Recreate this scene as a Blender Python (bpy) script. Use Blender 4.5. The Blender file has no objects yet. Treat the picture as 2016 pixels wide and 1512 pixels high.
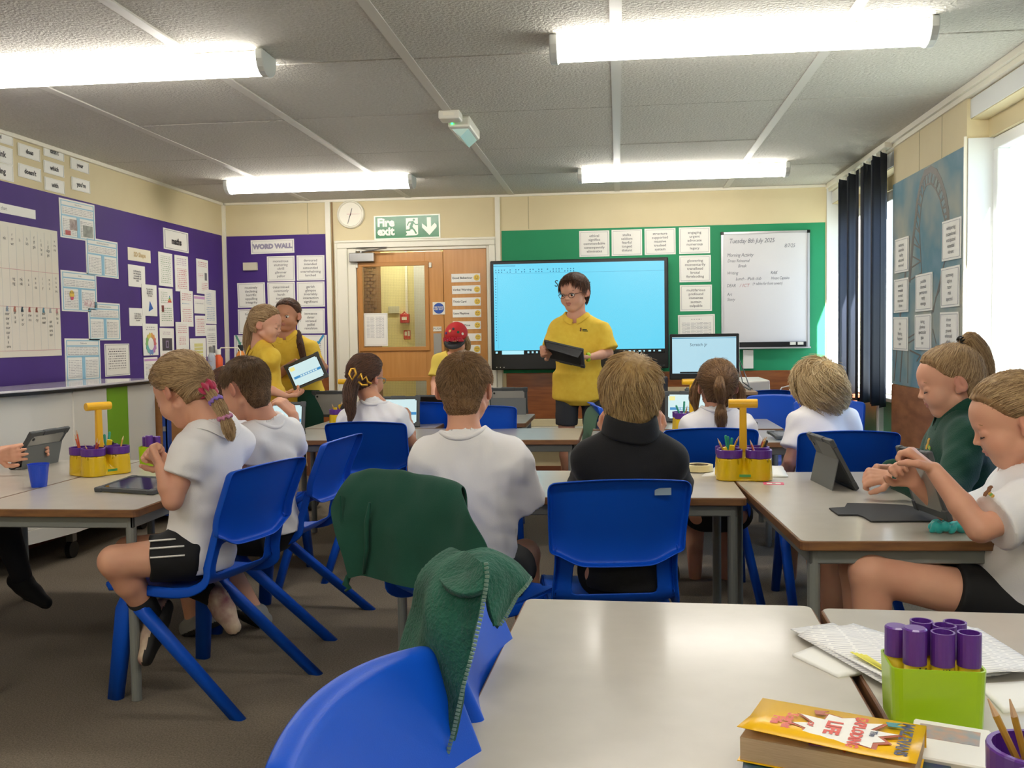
import bpy, bmesh, math, random
import numpy as np
from mathutils import Vector, Matrix
random.seed(7); np.random.seed(7)
RNG = np.random.RandomState(11)
SC = bpy.context.scene
COL = SC.collection
# ---------------------------------------------------------------- camera
H0 = 1.17
FPX = 1896.7
def _rot(y, p, r):
    cy, sy, cp, sp, cr, sr = math.cos(y), math.sin(y), math.cos(p), math.sin(p), math.cos(r), math.sin(r)
    A = np.array([[cy, -sy, 0], [0, 0, -1], [sy, cy, 0]])
    B = np.array([[1, 0, 0], [0, cp, -sp], [0, sp, cp]])
    Cc = np.array([[cr, -sr, 0], [sr, cr, 0], [0, 0, 1]])
    return Cc @ B @ A
CM = _rot(-.110635, .049782, -.014508)
C0 = np.array([0, 0, H0])
cam = bpy.data.cameras.new('camera'); camo = bpy.data.objects.new('camera', cam); COL.objects.link(camo)
mw = Matrix.Identity(4)
for i in range(3):
    mw[i][0] = CM[0][i]; mw[i][1] = -CM[1][i]; mw[i][2] = -CM[2][i]
mw[0][3], mw[1][3], mw[2][3] = 0, 0, H0
camo.matrix_world = mw
cam.sensor_width = 36; cam.sensor_fit = 'HORIZONTAL'; cam.lens = FPX / 2016 * 36
cam.clip_start = .05; cam.clip_end = 200
SC.camera = camo
# ---------------------------------------------------------------- world, sun, exposure
SC.view_settings.view_transform = 'Standard'; SC.view_settings.look = 'None'
SC.view_settings.gamma = 1; SC.view_settings.use_curve_mapping = False
SC.view_settings.exposure = 1.45
SC.cycles.use_denoising = True
SC.cycles.max_bounces = 8; SC.cycles.diffuse_bounces = 5; SC.cycles.glossy_bounces = 3
SC.cycles.transparent_max_bounces = 8
SC.cycles.sample_clamp_indirect = 6
SC.cycles.caustics_reflective = False; SC.cycles.caustics_refractive = False
W = bpy.data.worlds.new('sky'); SC.world = W; W.use_nodes = True
nt = W.node_tree; bg = nt.nodes['Background']
SKY_STRENGTH = 1.5
tc = nt.nodes.new('ShaderNodeTexCoord'); sx = nt.nodes.new('ShaderNodeSeparateXYZ')
cr_ = nt.nodes.new('ShaderNodeValToRGB')
nt.links.new(tc.outputs['Generated'], sx.inputs[0]); nt.links.new(sx.outputs['Z'], cr_.inputs[0])
cr_.color_ramp.elements[0].position = 0.0; cr_.color_ramp.elements[0].color = (.52, .68, .92, 1)
cr_.color_ramp.elements[1].position = 0.9; cr_.color_ramp.elements[1].color = (.30, .52, 1.0, 1)
nt.links.new(cr_.outputs[0], bg.inputs[0]); bg.inputs[1].default_value = SKY_STRENGTH
sun = bpy.data.lights.new('sun', 'SUN'); suno = bpy.data.objects.new('sun', sun); COL.objects.link(suno)
sun.energy = 26.0; sun.angle = .009; sun.color = (1, .96, .9)
suno.rotation_euler = Vector((-.29, 1.0, -.783)).to_track_quat('-Z', 'Y').to_euler()
suno.location = (4, -3, 8)
LAMP_STRENGTH = 9.0

def ray(px, py): return CM.T @ np.array([(px - 1008) / FPX, (py - 756) / FPX, 1.])
def PZ(px, py, z):
    d = ray(px, py); return C0 + d * ((z - H0) / d[2])
def PY(px, py, y):
    d = ray(px, py); return C0 + d * (y / d[1])
def PX(px, py, x):
    d = ray(px, py); return C0 + d * (x / d[0])
V = lambda *a: np.array(a, float)
# ---------------------------------------------------------------- materials
def lin(c):
    if isinstance(c, str):
        c = [int(c[i:i + 2], 16) / 255 for i in (0, 2, 4)]
    return tuple(x / 12.92 if x <= .04045 else ((x + .055) / 1.055) ** 2.4 for x in c)
MATS = {}
def mat(name, col, rough=.6, metal=0., spec=.5, var=None, scale=20., bump=0., bscale=80., stretch=None,
        emit=None, estr=0., sss=0., coat=0., trans=0., sheen=0., alpha=1., coord='Object', detail=4):
    if name in MATS: return MATS[name]
    m = bpy.data.materials.new(name); m.use_nodes = True; t = m.node_tree; b = t.nodes['Principled BSDF']
    L = t.links
    c = lin(col) + (1,)
    b.inputs['Base Color'].default_value = c
    b.inputs['Roughness'].default_value = rough; b.inputs['Metallic'].default_value = metal
    b.inputs['Specular IOR Level'].default_value = spec
    if sss:
        b.inputs['Subsurface Weight'].default_value = sss
        b.inputs['Subsurface Radius'].default_value = (1., .35, .2); b.inputs['Subsurface Scale'].default_value = .006
    if coat: b.inputs['Coat Weight'].default_value = coat; b.inputs['Coat Roughness'].default_value = .12
    if trans: b.inputs['Transmission Weight'].default_value = trans
    if sheen: b.inputs['Sheen Weight'].default_value = sheen; b.inputs['Sheen Roughness'].default_value = .5
    b.inputs['Alpha'].default_value = alpha
    if emit is not None:
        b.inputs['Emission Color'].default_value = lin(emit) + (1,); b.inputs['Emission Strength'].default_value = estr
    vec = None
    if var is not None or bump:
        tcn = t.nodes.new('ShaderNodeTexCoord'); mp = t.nodes.new('ShaderNodeMapping')
        L.new(tcn.outputs[coord], mp.inputs[0])
        if stretch: mp.inputs['Scale'].default_value = stretch
        vec = mp.outputs[0]
    if var is not None:
        n = t.nodes.new('ShaderNodeTexNoise'); n.inputs['Scale'].default_value = scale; n.inputs['Detail'].default_value = detail
        L.new(vec, n.inputs['Vector'])
        r = t.nodes.new('ShaderNodeValToRGB'); L.new(n.outputs[0], r.inputs[0])
        r.color_ramp.elements[0].position = .32; r.color_ramp.elements[1].position = .68
        r.color_ramp.elements[0].color = c; r.color_ramp.elements[1].color = lin(var) + (1,)
        L.new(r.outputs[0], b.inputs['Base Color'])
    if bump:
        n2 = t.nodes.new('ShaderNodeTexNoise'); n2.inputs['Scale'].default_value = bscale; n2.inputs['Detail'].default_value = 3
        L.new(vec, n2.inputs['Vector'])
        bp = t.nodes.new('ShaderNodeBump'); bp.inputs['Strength'].default_value = min(1, bump); bp.inputs['Distance'].default_value = .002 * max(1, bump)
        L.new(n2.outputs[0], bp.inputs['Height']); L.new(bp.outputs[0], b.inputs['Normal'])
    MATS[name] = m
    return m
# ---------------------------------------------------------------- object helpers
def link(o, parent=None):
    COL.objects.link(o)
    if parent is not None: o.parent = parent
    return o
def tag(o, label=None, cat=None, group=None, kind=None):
    if label: o['label'] = label
    if cat: o['category'] = cat
    if group: o['group'] = group
    if kind: o['kind'] = kind
    return o
def empty(name, loc=(0, 0, 0), rz=0., label=None, cat=None, group=None, kind=None):
    o = bpy.data.objects.new(name, None); COL.objects.link(o); o.empty_display_size = .05
    o.location = loc; o.rotation_euler = (0, 0, rz); bpy.context.view_layer.update() if False else None
    return tag(o, label, cat, group, kind)
class MB:
    """collects quads/boxes/tubes into one mesh with material slots"""
    def __init__(s): s.v = []; s.f = []; s.m = []; s.mats = []
    def mi(s, m):
        if m not in s.mats: s.mats.append(m)
        return s.mats.index(m)
    def add(s, vs, fs, m=None):
        o = len(s.v); s.v += [tuple(map(float, p)) for p in vs]; k = s.mi(m) if m else 0
        for f in fs: s.f.append(tuple(i + o for i in f)); s.m.append(k)
        return s
    def box(s, c, d, m=None, R=None):
        hx, hy, hz = [q / 2 for q in d]
        vs = [V(x, y, z) for x in (-hx, hx) for y in (-hy, hy) for z in (-hz, hz)]
        if R is not None: vs = [R @ q for q in vs]
        vs = [q + np.array(c) for q in vs]
        return s.add(vs, [(0, 1, 3, 2), (4, 6, 7, 5), (0, 4, 5, 1), (2, 3, 7, 6), (0, 2, 6, 4), (1, 5, 7, 3)], m)
    def bx(s, a, b, m=None):
        a = np.array(a, float); b = np.array(b, float); return s.box((a + b) / 2, np.abs(b - a), m)
    def tube(s, pts, rad, n=8, m=None, cap=True, flat=1., closed=False):
        pts = [np.array(p, float) for p in pts]; N = len(pts)
        if not hasattr(rad, '__len__'): rad = [rad] * N
        o = []; up = None
        for i, p in enumerate(pts):
            if closed: d = pts[(i + 1) % N] - pts[i - 1]
            else: d = pts[min(i + 1, N - 1)] - pts[max(i - 1, 0)]
            d = d / (np.linalg.norm(d) + 1e-9)
            if up is None:
                up = V(0, 0, 1) if abs(d[2]) < .9 else V(1, 0, 0)
            a = np.cross(d, up); a /= np.linalg.norm(a) + 1e-9; b = np.cross(a, d); up = b
            for k in range(n):
                t = 2 * math.pi * k / n
                o.append(p + rad[i] * (math.cos(t) * a + flat * math.sin(t) * b))
        fs = []
        for i in range(N if closed else N - 1):
            j = (i + 1) % N
            for k in range(n): fs.append((i * n + k, i * n + (k + 1) % n, j * n + (k + 1) % n, j * n + k))
        if cap and not closed: fs.append(tuple(range(n - 1, -1, -1))); fs.append(tuple((N - 1) * n + k for k in range(n)))
        return s.add(o, fs, m)
    def lathe(s, prof, c=(0, 0, 0), n=20, m=None, sy=1.):
        o = []; N = len(prof)
        for r, z in prof:
            for k in range(n):
                t = 2 * math.pi * k / n; o.append((c[0] + r * math.cos(t), c[1] + sy * r * math.sin(t), c[2] + z))
        fs = [(i * n + k, i * n + (k + 1) % n, (i + 1) * n + (k + 1) % n, (i + 1) * n + k) for i in range(N - 1) for k in range(n)]
        if prof[0][0] > 1e-6: fs.append(tuple(range(n - 1, -1, -1)))
        if prof[-1][0] > 1e-6: fs.append(tuple((N - 1) * n + k for k in range(n)))
        return s.add(o, fs, m)
    def prism(s, poly, z0, z1, m=None):
        n = len(poly); vs = [(x, y, z0) for x, y in poly] + [(x, y, z1) for x, y in poly]
        fs = [tuple(range(n - 1, -1, -1)), tuple(range(n, 2 * n))] + [(i, (i + 1) % n, n + (i + 1) % n, n + i) for i in range(n)]
        return s.add(vs, fs, m)
    def xform(s, R, t):
        s.v = [tuple(R @ np.array(p) + np.array(t)) for p in s.v]; return s
    def build(s, name, m=None, parent=None, smooth=False, bevel=0., seg=1, sub=0, solid=0., fixn=False):
        me = bpy.data.meshes.new(name); me.from_pydata(s.v, [], s.f)
        ms = s.mats or [m]
        for q in ms: me.materials.append(q if q is not None else m)
        if len(ms) > 1: me.polygons.foreach_set('material_index', s.m)
        if smooth: me.polygons.foreach_set('use_smooth', [True] * len(me.polygons))
        if fixn:
            b_ = bmesh.new(); b_.from_mesh(me); bmesh.ops.recalc_face_normals(b_, faces=b_.faces); b_.to_mesh(me); b_.free()
        me.update()
        o = link(bpy.data.objects.new(name, me), parent)
        if solid:
            q = o.modifiers.new('s', 'SOLIDIFY'); q.thickness = abs(solid); q.offset = 0 if solid > 0 else 1
        if bevel:
            q = o.modifiers.new('b', 'BEVEL'); q.width = bevel; q.segments = seg; q.limit_method = 'ANGLE'
        if sub:
            q = o.modifiers.new('u', 'SUBSURF'); q.levels = sub; q.render_levels = sub
        return o
def rrect(x0, y0, x1, y1, r, n=4):
    out = []
    for cx, cy, a in ((x1 - r, y1 - r, 0), (x0 + r, y1 - r, 90), (x0 + r, y0 + r, 180), (x1 - r, y0 + r, 270)):
        for k in range(n + 1):
            t = math.radians(a + 90 * k / n); out.append((cx + r * math.cos(t), cy + r * math.sin(t)))
    return out
def Rz(a):
    c, s = math.cos(a), math.sin(a); return np.array([[c, -s, 0], [s, c, 0], [0, 0, 1.]])
def Rx(a):
    c, s = math.cos(a), math.sin(a); return np.array([[1, 0, 0], [0, c, -s], [0, s, c]])
def Ry(a):
    c, s = math.cos(a), math.sin(a); return np.array([[c, 0, s], [0, 1, 0], [-s, 0, c]])
def set_rt(o, R, t):
    m = Matrix.Identity(4)
    for i in range(3):
        for j in range(3): m[i][j] = R[i][j]
        m[i][3] = t[i]
    o.matrix_world = m; return o
def text(name, s, m, parent, size, loc, R, align='CENTER', ext=0.0, bold=0., space=1., shear=0., spl=1., sx=1.):
    c = bpy.data.curves.new(name, 'FONT'); c.body = s; c.size = size; c.align_x = align; c.align_y = 'CENTER'
    c.resolution_u = 2; c.extrude = ext; c.offset = bold; c.space_character = space; c.shear = shear; c.space_line = spl
    c.materials.append(m)
    o = bpy.data.objects.new(name, c); COL.objects.link(o); o.parent = parent
    mm = Matrix.Identity(4)
    for i in range(3):
        for j in range(3): mm[i][j] = R[i][j] * (sx if j == 0 else 1)
        mm[i][3] = loc[i]
    o.matrix_local = mm
    return o
def copy_tree(o, parent=None):
    c = o.copy(); COL.objects.link(c); c.parent = parent
    if parent is not None: c.matrix_local = o.matrix_local.copy()
    for ch in list(o.children): copy_tree(ch, c)
    return c
# ---------------------------------------------------------------- signed-distance modelling, meshed with surface nets
def axis(a, b, h, fine=()):
    out = [a]; x = a
    while x < b:
        s = h
        for f0, f1, hf in fine:
            if f0 - h < x < f1: s = min(s, hf)
        x += s; out.append(x)
    return np.array(out, np.float32)
class Sdf:
    def __init__(s, lo, hi, h, fine=None):
        fine = fine or ((), (), ())
        s.ax = [axis(lo[i], hi[i], h, fine[i]) for i in range(3)]
        s.F = np.full([len(a) for a in s.ax], 1., np.float32); s.h = h
    def win(s, lo, hi):
        r = []
        for i in range(3):
            a = np.searchsorted(s.ax[i], lo[i]); b = np.searchsorted(s.ax[i], hi[i]); r.append(slice(max(a - 1, 0), min(b + 1, len(s.ax[i]))))
        return r
    def pts(s, w):
        return [s.ax[0][w[0]][:, None, None], s.ax[1][w[1]][None, :, None], s.ax[2][w[2]][None, None, :]]
    def comb(s, w, d, k, op):
        f = s.F[w[0], w[1], w[2]]
        if op == 'u':
            if k > 0:
                h = np.maximum(k - np.abs(f - d), 0) / k; s.F[w[0], w[1], w[2]] = np.minimum(f, d) - h * h * k * .25
            else: s.F[w[0], w[1], w[2]] = np.minimum(f, d)
        else:
            d = -d
            if k > 0:
                h = np.maximum(k - np.abs(f - d), 0) / k; s.F[w[0], w[1], w[2]] = np.maximum(f, d) + h * h * k * .25
            else: s.F[w[0], w[1], w[2]] = np.maximum(f, d)
    def cap(s, a, b, ra, rb=None, k=.02, op='u', flat=None):
        """tapered capsule; flat=(unit axis, factor) squeezes it along an axis"""
        rb = ra if rb is None else rb; a = np.array(a, float); b = np.array(b, float); R = max(ra, rb) + k + 2 * s.h
        w = s.win(np.minimum(a, b) - R, np.maximum(a, b) + R); X, Y, Z = s.pts(w)
        if 0 in [len(q.ravel()) for q in (X, Y, Z)]: return s
        ba = b - a; L2 = max(float(ba @ ba), 1e-9)
        px, py, pz = X - a[0], Y - a[1], Z - a[2]
        t = np.clip((px * ba[0] + py * ba[1] + pz * ba[2]) / L2, 0, 1)
        qx, qy, qz = px - t * ba[0], py - t * ba[1], pz - t * ba[2]
        if flat is not None:
            n, f = flat; dn = (qx * n[0] + qy * n[1] + qz * n[2]) * (1 / f - 1)
            qx, qy, qz = qx + dn * n[0], qy + dn * n[1], qz + dn * n[2]
            d = (np.sqrt(qx * qx + qy * qy + qz * qz) - (ra + (rb - ra) * t)) * (f + 1) / 2
        else: d = np.sqrt(qx * qx + qy * qy + qz * qz) - (ra + (rb - ra) * t)
        s.comb(w, d.astype(np.float32), k, op); return s
    def cone(s, a, b, ra, rb, k=.01, op='u', rnd=.004, fl=None):
        """flat-ended tapered cylinder (sleeves, shorts legs)"""
        a = np.array(a, float); b = np.array(b, float); R = max(ra, rb) + k + 2 * s.h
        w = s.win(np.minimum(a, b) - R, np.maximum(a, b) + R); X, Y, Z = s.pts(w)
        if 0 in [len(q.ravel()) for q in (X, Y, Z)]: return s
        L = np.linalg.norm(b - a); n = (b - a) / L
        px, py, pz = X - a[0], Y - a[1], Z - a[2]; t = px * n[0] + py * n[1] + pz * n[2]
        if fl is not None:
            m, ff = fl; dn = (px * m[0] + py * m[1] + pz * m[2]) * (1 / ff - 1); px = px + dn * m[0]; py = py + dn * m[1]; pz = pz + dn * m[2]
            tt = px * n[0] + py * n[1] + pz * n[2]
            q = np.sqrt(np.maximum(px * px + py * py + pz * pz - tt * tt, 0))
        else: q = np.sqrt(np.maximum(px * px + py * py + pz * pz - t * t, 0))
        r = ra + (rb - ra) * np.clip(t / L, 0, 1)
        dx = q - r + rnd; dy = np.abs(t - L / 2) - L / 2 + rnd
        d = np.minimum(np.maximum(dx, dy), 0) + np.sqrt(np.maximum(dx, 0) ** 2 + np.maximum(dy, 0) ** 2) - rnd
        s.comb(w, d.astype(np.float32), k, op); return s
    def ell(s, c, r, R=None, k=.02, op='u', p=2.):
        c = np.array(c, float); r = np.array(r, float); m = max(r) + k + 2 * s.h
        w = s.win(c - m, c + m); X, Y, Z = s.pts(w)
        if 0 in [len(q.ravel()) for q in (X, Y, Z)]: return s
        px, py, pz = X - c[0], Y - c[1], Z - c[2]
        if R is not None:
            px, py, pz = [R[0, i] * px + R[1, i] * py + R[2, i] * pz for i in range(3)]
        a, b, e = px / r[0], py / r[1], pz / r[2]
        if p != 2.:
            k0 = (np.abs(a) ** p + np.abs(b) ** p + np.abs(e) ** p) ** (1 / p); d = (k0 - 1) * min(r)
        else:
            k0 = np.sqrt(a * a + b * b + e * e); k1 = np.sqrt((a / r[0]) ** 2 + (b / r[1]) ** 2 + (e / r[2]) ** 2) + 1e-9
            d = k0 * (k0 - 1) / k1
        s.comb(w, d.astype(np.float32), k, op); return s
    def plane(s, p, n, k=.004):
        """cut away the side the normal points to"""
        p = np.array(p, float); n = np.array(n, float); n /= np.linalg.norm(n); w = [slice(0, len(a)) for a in s.ax]; X, Y, Z = s.pts(w)
        d = -((X - p[0]) * n[0] + (Y - p[1]) * n[1] + (Z - p[2]) * n[2]); s.comb(w, d.astype(np.float32), k, 's'); return s
    def disp(s, fn, lo=None, hi=None):
        w = s.win(lo, hi) if lo is not None else [slice(0, len(a)) for a in s.ax]
        X, Y, Z = s.pts(w); f = s.F[w[0], w[1], w[2]]; near = np.abs(f) < .06
        s.F[w[0], w[1], w[2]] = np.where(near, f + fn(X, Y, Z), f).astype(np.float32); return s
    def mesh(s, relax=1):
        F = s.F.copy()
        for sl in ((0,), (-1,)):
            F[sl[0], :, :] = 1; F[:, sl[0], :] = 1; F[:, :, sl[0]] = 1
        S = F < 0
        nx, ny, nz = F.shape
        cnt = np.zeros((nx - 1, ny - 1, nz - 1), np.int8)
        for i in (0, 1):
            for j in (0, 1):
                for k in (0, 1): cnt += S[i:nx - 1 + i, j:ny - 1 + j, k:nz - 1 + k]
        act = (cnt > 0) & (cnt < 8); idx = np.full(act.shape, -1, np.int32); I, J, K = np.nonzero(act)
        idx[I, J, K] = np.arange(len(I))
        acc = np.zeros((len(I), 3)); n = np.zeros(len(I))
        for ax_ in range(3):
            o1, o2 = [a for a in range(3) if a != ax_]
            for u in (0, 1):
                for v in (0, 1):
                    off = [0, 0, 0]; off[o1] = u; off[o2] = v
                    a = (I + off[0], J + off[1], K + off[2]); off2 = list(off); off2[ax_] = 1
                    b = (I + off2[0], J + off2[1], K + off2[2])
                    fa, fb = F[a], F[b]; x = (fa < 0) != (fb < 0)
                    t = np.where(x, fa / np.where(x, fa - fb, 1), 0)
                    P = np.stack([s.ax[q][a[q]] for q in range(3)], 1).astype(float)
                    P[:, ax_] += t * (s.ax[ax_][b[ax_]] - s.ax[ax_][a[ax_]])
                    acc += P * x[:, None]; n += x
        vs = acc / np.maximum(n, 1)[:, None]
        qs = []
        for ax_ in range(3):
            o1, o2 = [a for a in range(3) if a != ax_]
            if ax_ == 1: o1, o2 = o2, o1
            sl0 = [slice(None)] * 3; sl1 = [slice(None)] * 3; sl0[ax_] = slice(0, -1); sl1[ax_] = slice(1, None)
            e = S[tuple(sl0)] != S[tuple(sl1)]; e0 = S[tuple(sl0)]
            i, j, k = np.nonzero(e); c = [i, j, k]; ok = (c[o1] > 0) & (c[o2] > 0) & (c[o1] < F.shape[o1] - 1) & (c[o2] < F.shape[o2] - 1)
            c = [q[ok] for q in c]; fl = e0[c[0], c[1], c[2]]
            def g(d1, d2):
                q = [c[0].copy(), c[1].copy(), c[2].copy()]; q[o1] = q[o1] - d1; q[o2] = q[o2] - d2; return idx[q[0], q[1], q[2]]
            a, b, d, e_ = g(0, 0), g(1, 0), g(1, 1), g(0, 1)
            Q = np.stack([a, b, d, e_], 1); Q[~fl] = Q[~fl][:, ::-1]; qs.append(Q)
        Q = np.concatenate(qs); Q = Q[(Q >= 0).all(1)]
        for _ in range(relax):
            sm = np.zeros_like(vs); ct = np.zeros(len(vs))
            for u in range(4):
                a, b = Q[:, u], Q[:, (u + 1) % 4]
                for q in range(3): sm[:, q] += np.bincount(a, vs[b, q], len(vs)) + np.bincount(b, vs[a, q], len(vs))
                ct += np.bincount(a, minlength=len(vs)) + np.bincount(b, minlength=len(vs))
            vs = vs * .5 + .5 * sm / np.maximum(ct, 1)[:, None]
        return vs, Q
def np_mesh(name, vs, Q, mats, parent=None, base=(0, 0, 0), midx=None, smooth=True):
    me = bpy.data.meshes.new(name); n = len(Q)
    me.vertices.add(len(vs)); me.vertices.foreach_set('co', (vs - np.array(base)).astype(np.float32).ravel())
    k = Q.shape[1]
    me.loops.add(n * k); me.loops.foreach_set('vertex_index', Q.astype(np.int32).ravel())
    me.polygons.add(n); me.polygons.foreach_set('loop_start', np.arange(0, n * k, k, dtype=np.int32))
    me.polygons.foreach_set('loop_total', np.full(n, k, np.int32))
    for m in mats: me.materials.append(m)
    if midx is not None: me.polygons.foreach_set('material_index', midx.astype(np.int32))
    me.polygons.foreach_set('use_smooth', np.full(n, smooth))
    me.update(calc_edges=True); me.validate()
    return link(bpy.data.objects.new(name, me), parent)
def wrink(amp, seed, dirs, wl=.05):
    """soft cloth folds: warped sines running mainly across the given directions"""
    r = np.random.RandomState(seed); T = []
    for d in dirs:
        d = np.array(d, float); d /= np.linalg.norm(d)
        T.append((d / wl * 6.28 * r.uniform(.7, 1.3), r.uniform(0, 6), r.randn(3) * 9, r.randn(3) * 14, r.uniform(.6, 1.)))
    def f(X, Y, Z):
        o = 0
        for w, ph, a, b, s_ in T:
            wp = 1.3 * np.sin(a[0] * X + a[1] * Y + a[2] * Z + ph); q = np.sin(w[0] * X + w[1] * Y + w[2] * Z + ph + wp)
            o = o + s_ * (q * (.4 + .6 * np.sin(b[0] * X + b[1] * Y + b[2] * Z + ph * 2)))
        return -amp * o / max(1, len(T) ** .5)
    return f
# ---------------------------------------------------------------- room shell
D = 7.97; XL = -3.353; XR = 1.68; XW = 1.86; CEIL = 2.335; YB = -4.0
m_wall = mat('cream_wall_paint', 'D9CCA6', .75, var='D4C69F', scale=2.5, bump=.15, bscale=200)
m_white = mat('white_gloss_paint', 'E6E2D2', .4)
m_frame = mat('white_window_frame', 'EEF1F0', .35)
m_tile = mat('textured_ceiling_tile', 'CFCCC3', .9, var='C3C0B6', scale=60, bump=4.5, bscale=75, detail=5)
m_bar = mat('ceiling_bar', 'D2CFC6', .5)
m_dark = mat('dark_gap', '2A2622', .9)
m_carpet = mat('loop_carpet', '85796A', 1., var='625A4B', scale=170, bump=1.8, bscale=260, detail=6)
m_ply = mat('varnished_plywood', '9A5A2A', .38, var='7C431D', scale=5, stretch=(1, 1, 7), bump=.1, coat=.3)
m_ply2 = mat('swirly_plywood', 'A06A42', .5, var='7E4C2A', scale=7, stretch=(1, 1, 3.2), detail=7)
m_beech = mat('beech_veneer', 'C98F4C', .42, var='BE8340', scale=4, stretch=(9, 9, .7), coat=.15)
m_beech2 = mat('beech_edge', 'B9803F', .4)
m_purple = mat('purple_backing_paper', '46277E', .7, var='402373', scale=1.5, bump=.15, bscale=12)
m_green = mat('green_backing_paper', '128F5E', .65, var='0F8556', scale=1.5, bump=.15, bscale=12)
m_skirt = mat('brown_skirting', '7A452A', .5)
m_chrome = mat('brushed_steel', 'B4B4B2', .28, metal=1.)
m_steel = mat('satin_aluminium', '9B9B98', .4, metal=.9)
m_black = mat('black_plastic', '0E0F12', .35)
m_corr = mat('corridor_yellow_paint', 'DDD49C', .7)
m_glass = bpy.data.materials.new('clear_glass'); m_glass.use_nodes = True
_t = m_glass.node_tree; _t.nodes.clear()
_o = _t.nodes.new('ShaderNodeOutputMaterial'); _mx = _t.nodes.new('ShaderNodeMixShader'); _tr = _t.nodes.new('ShaderNodeBsdfTransparent'); _gl = _t.nodes.new('ShaderNodeBsdfGlossy'); _fr = _t.nodes.new('ShaderNodeLayerWeight'); _pw = _t.nodes.new('ShaderNodeMath'); _pw.operation = 'POWER'; _pw.inputs[1].default_value = 4
_ma = _t.nodes.new('ShaderNodeMath'); _ma.operation = 'MULTIPLY_ADD'; _ma.inputs[1].default_value = .5; _ma.inputs[2].default_value = .03
_gl.inputs['Roughness'].default_value = .03; _tr.inputs[0].default_value = (.95, .97, .96, 1)
_t.links.new(_fr.outputs['Facing'], _pw.inputs[0]); _t.links.new(_pw.outputs[0], _ma.inputs[0]); _t.links.new(_ma.outputs[0], _mx.inputs[0]); _t.links.new(_tr.outputs[0], _mx.inputs[1]); _t.links.new(_gl.outputs[0], _mx.inputs[2]); _t.links.new(_mx.outputs[0], _o.inputs[0])

def struct(name, mb, m=None, **k):
    o = mb.build(name, m, **k); o['kind'] = 'structure'; return o
struct('floor', MB().bx((XL - .1, YB - .1, -.06), (XW + .1, 9.9, 0)), m_carpet)
ceil = struct('ceiling', MB().bx((XL - .1, YB - .1, CEIL + .02), (XW + .15, D + .1, CEIL + .1)), m_dark)
xs = [-3.353] + [.865 * k for k in range(-3, 2)] + [1.66]
ys = [YB, -2.97, -1.97, -.97, .03, 1.03, 2.03, 3.03, 4.03, 5.03, 6.03, 6.98, D]
_tm = {}
for i in range(len(xs) - 1):
    for j in range(len(ys) - 1):
        w, l = xs[i + 1] - xs[i] - .012, ys[j + 1] - ys[j] - .009
        key = (round(w, 3), round(l, 3)); zz = CEIL + random.choice((0, 0, .002, .004))
        if key not in _tm:
            o = MB().box((0, 0, .008), (w, l, .016)).build('tile', m_tile, ceil, bevel=.003); _tm[key] = o
        else: o = _tm[key].copy(); COL.objects.link(o); o.parent = ceil
        o.location = ((xs[i] + xs[i + 1]) / 2, (ys[j] + ys[j + 1]) / 2, zz)
        o.rotation_euler = (random.uniform(-.0015, .0015), random.uniform(-.0015, .0015), 0)
for x in xs[1:-1]:
    MB().bx((x - .022, YB, CEIL - .004), (x + .022, D, CEIL + .004)).build('ceiling_bar', m_bar, ceil)
for a, b in (((XL, YB, CEIL - .02), (XL + .022, D, CEIL + .002)), ((XL, D - .02, CEIL - .018), (XR + .1, D, CEIL + .002)), ((XR - .03, YB, CEIL - .03), (XR + .04, D, CEIL + .01)), ((XR - .012, YB, CEIL - .055), (XR + .04, D, CEIL - .03))):
    MB().bx(a, b).build('ceiling_edge_trim', m_white, ceil)
wl = struct('wall_left', MB().bx((XL - .1, YB - .1, 0), (XL, D + .1, CEIL + .06)), m_wall)
struct('wall_back', MB().bx((XL - .1, YB - .1, 0), (XW + .1, YB, CEIL + .06)), m_wall)
# front wall with the door opening
DX0, DX1, DZ = -2.262, -1.062, 1.925
wf = struct('wall_front', MB().bx((XL - .1, D, 0), (DX0, D + .12, CEIL + .06)).bx((DX1, D, 0), (XW + .1, D + .12, CEIL + .06)).bx((DX0, D, DZ), (DX1, D + .12, CEIL + .06)), m_wall)
for px_ in (605, 1040):
    x = PY(px_, 400, D)[0]; MB().bx((x - .003, D - .002, 2.05), (x + .003, D + .001, CEIL)).build('panel_joint', mat('joint_line', 'B3A988', .8), wf)  # thin darker strips along the wall panel joints
for x, w in ((-2.425, .022), (-.985, .02)):
    MB().bx((x - w, D - .018, 0), (x + w, D, CEIL)).build('cover_strip', m_white, wf)
MB().bx((-2.395, D - .012, 0), (-2.385, D - .001, CEIL)).build('cover_strip', mat('brown_strip', '8A6A45', .6), wf)
# lower wall: plywood band, trunking, skirting
for nm, a, b, m in (('plywood_panel', (-.93, D - .012, .48), (XR + .02, D, .862), m_ply), ('plywood_panel', (XL, D - .012, .3), (-2.45, D, .862), m_ply),
                    ('ledge', (-.93, D - .05, .42), (XW, D, .478), m_wall), ('cable_trunking', (-.93, D - .075, .262), (XR, D, .418), mat('white_trunking', 'D9D5C8', .45)),
                    ('cable_trunking', (-.93, D - .055, .235), (XR, D, .262), mat('grey_trunking', 'BDBAB0', .5)), ):
    MB().bx(a, b).build(nm, m, wf, bevel=.004)
struct('baseboard_front', MB().bx((-.96, D - .016, 0), (XR + .1, D, .085)).bx((XL, D - .016, 0), (-2.4, D, .085)), m_skirt)
MB().bx((XL, 3.2, .3), (XL + .012, D, .80)).build('plywood_panel', m_ply, wl)
struct('baseboard_left', MB().bx((XL, YB, 0), (XL + .016, D - .02, .085)), m_skirt)
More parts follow.
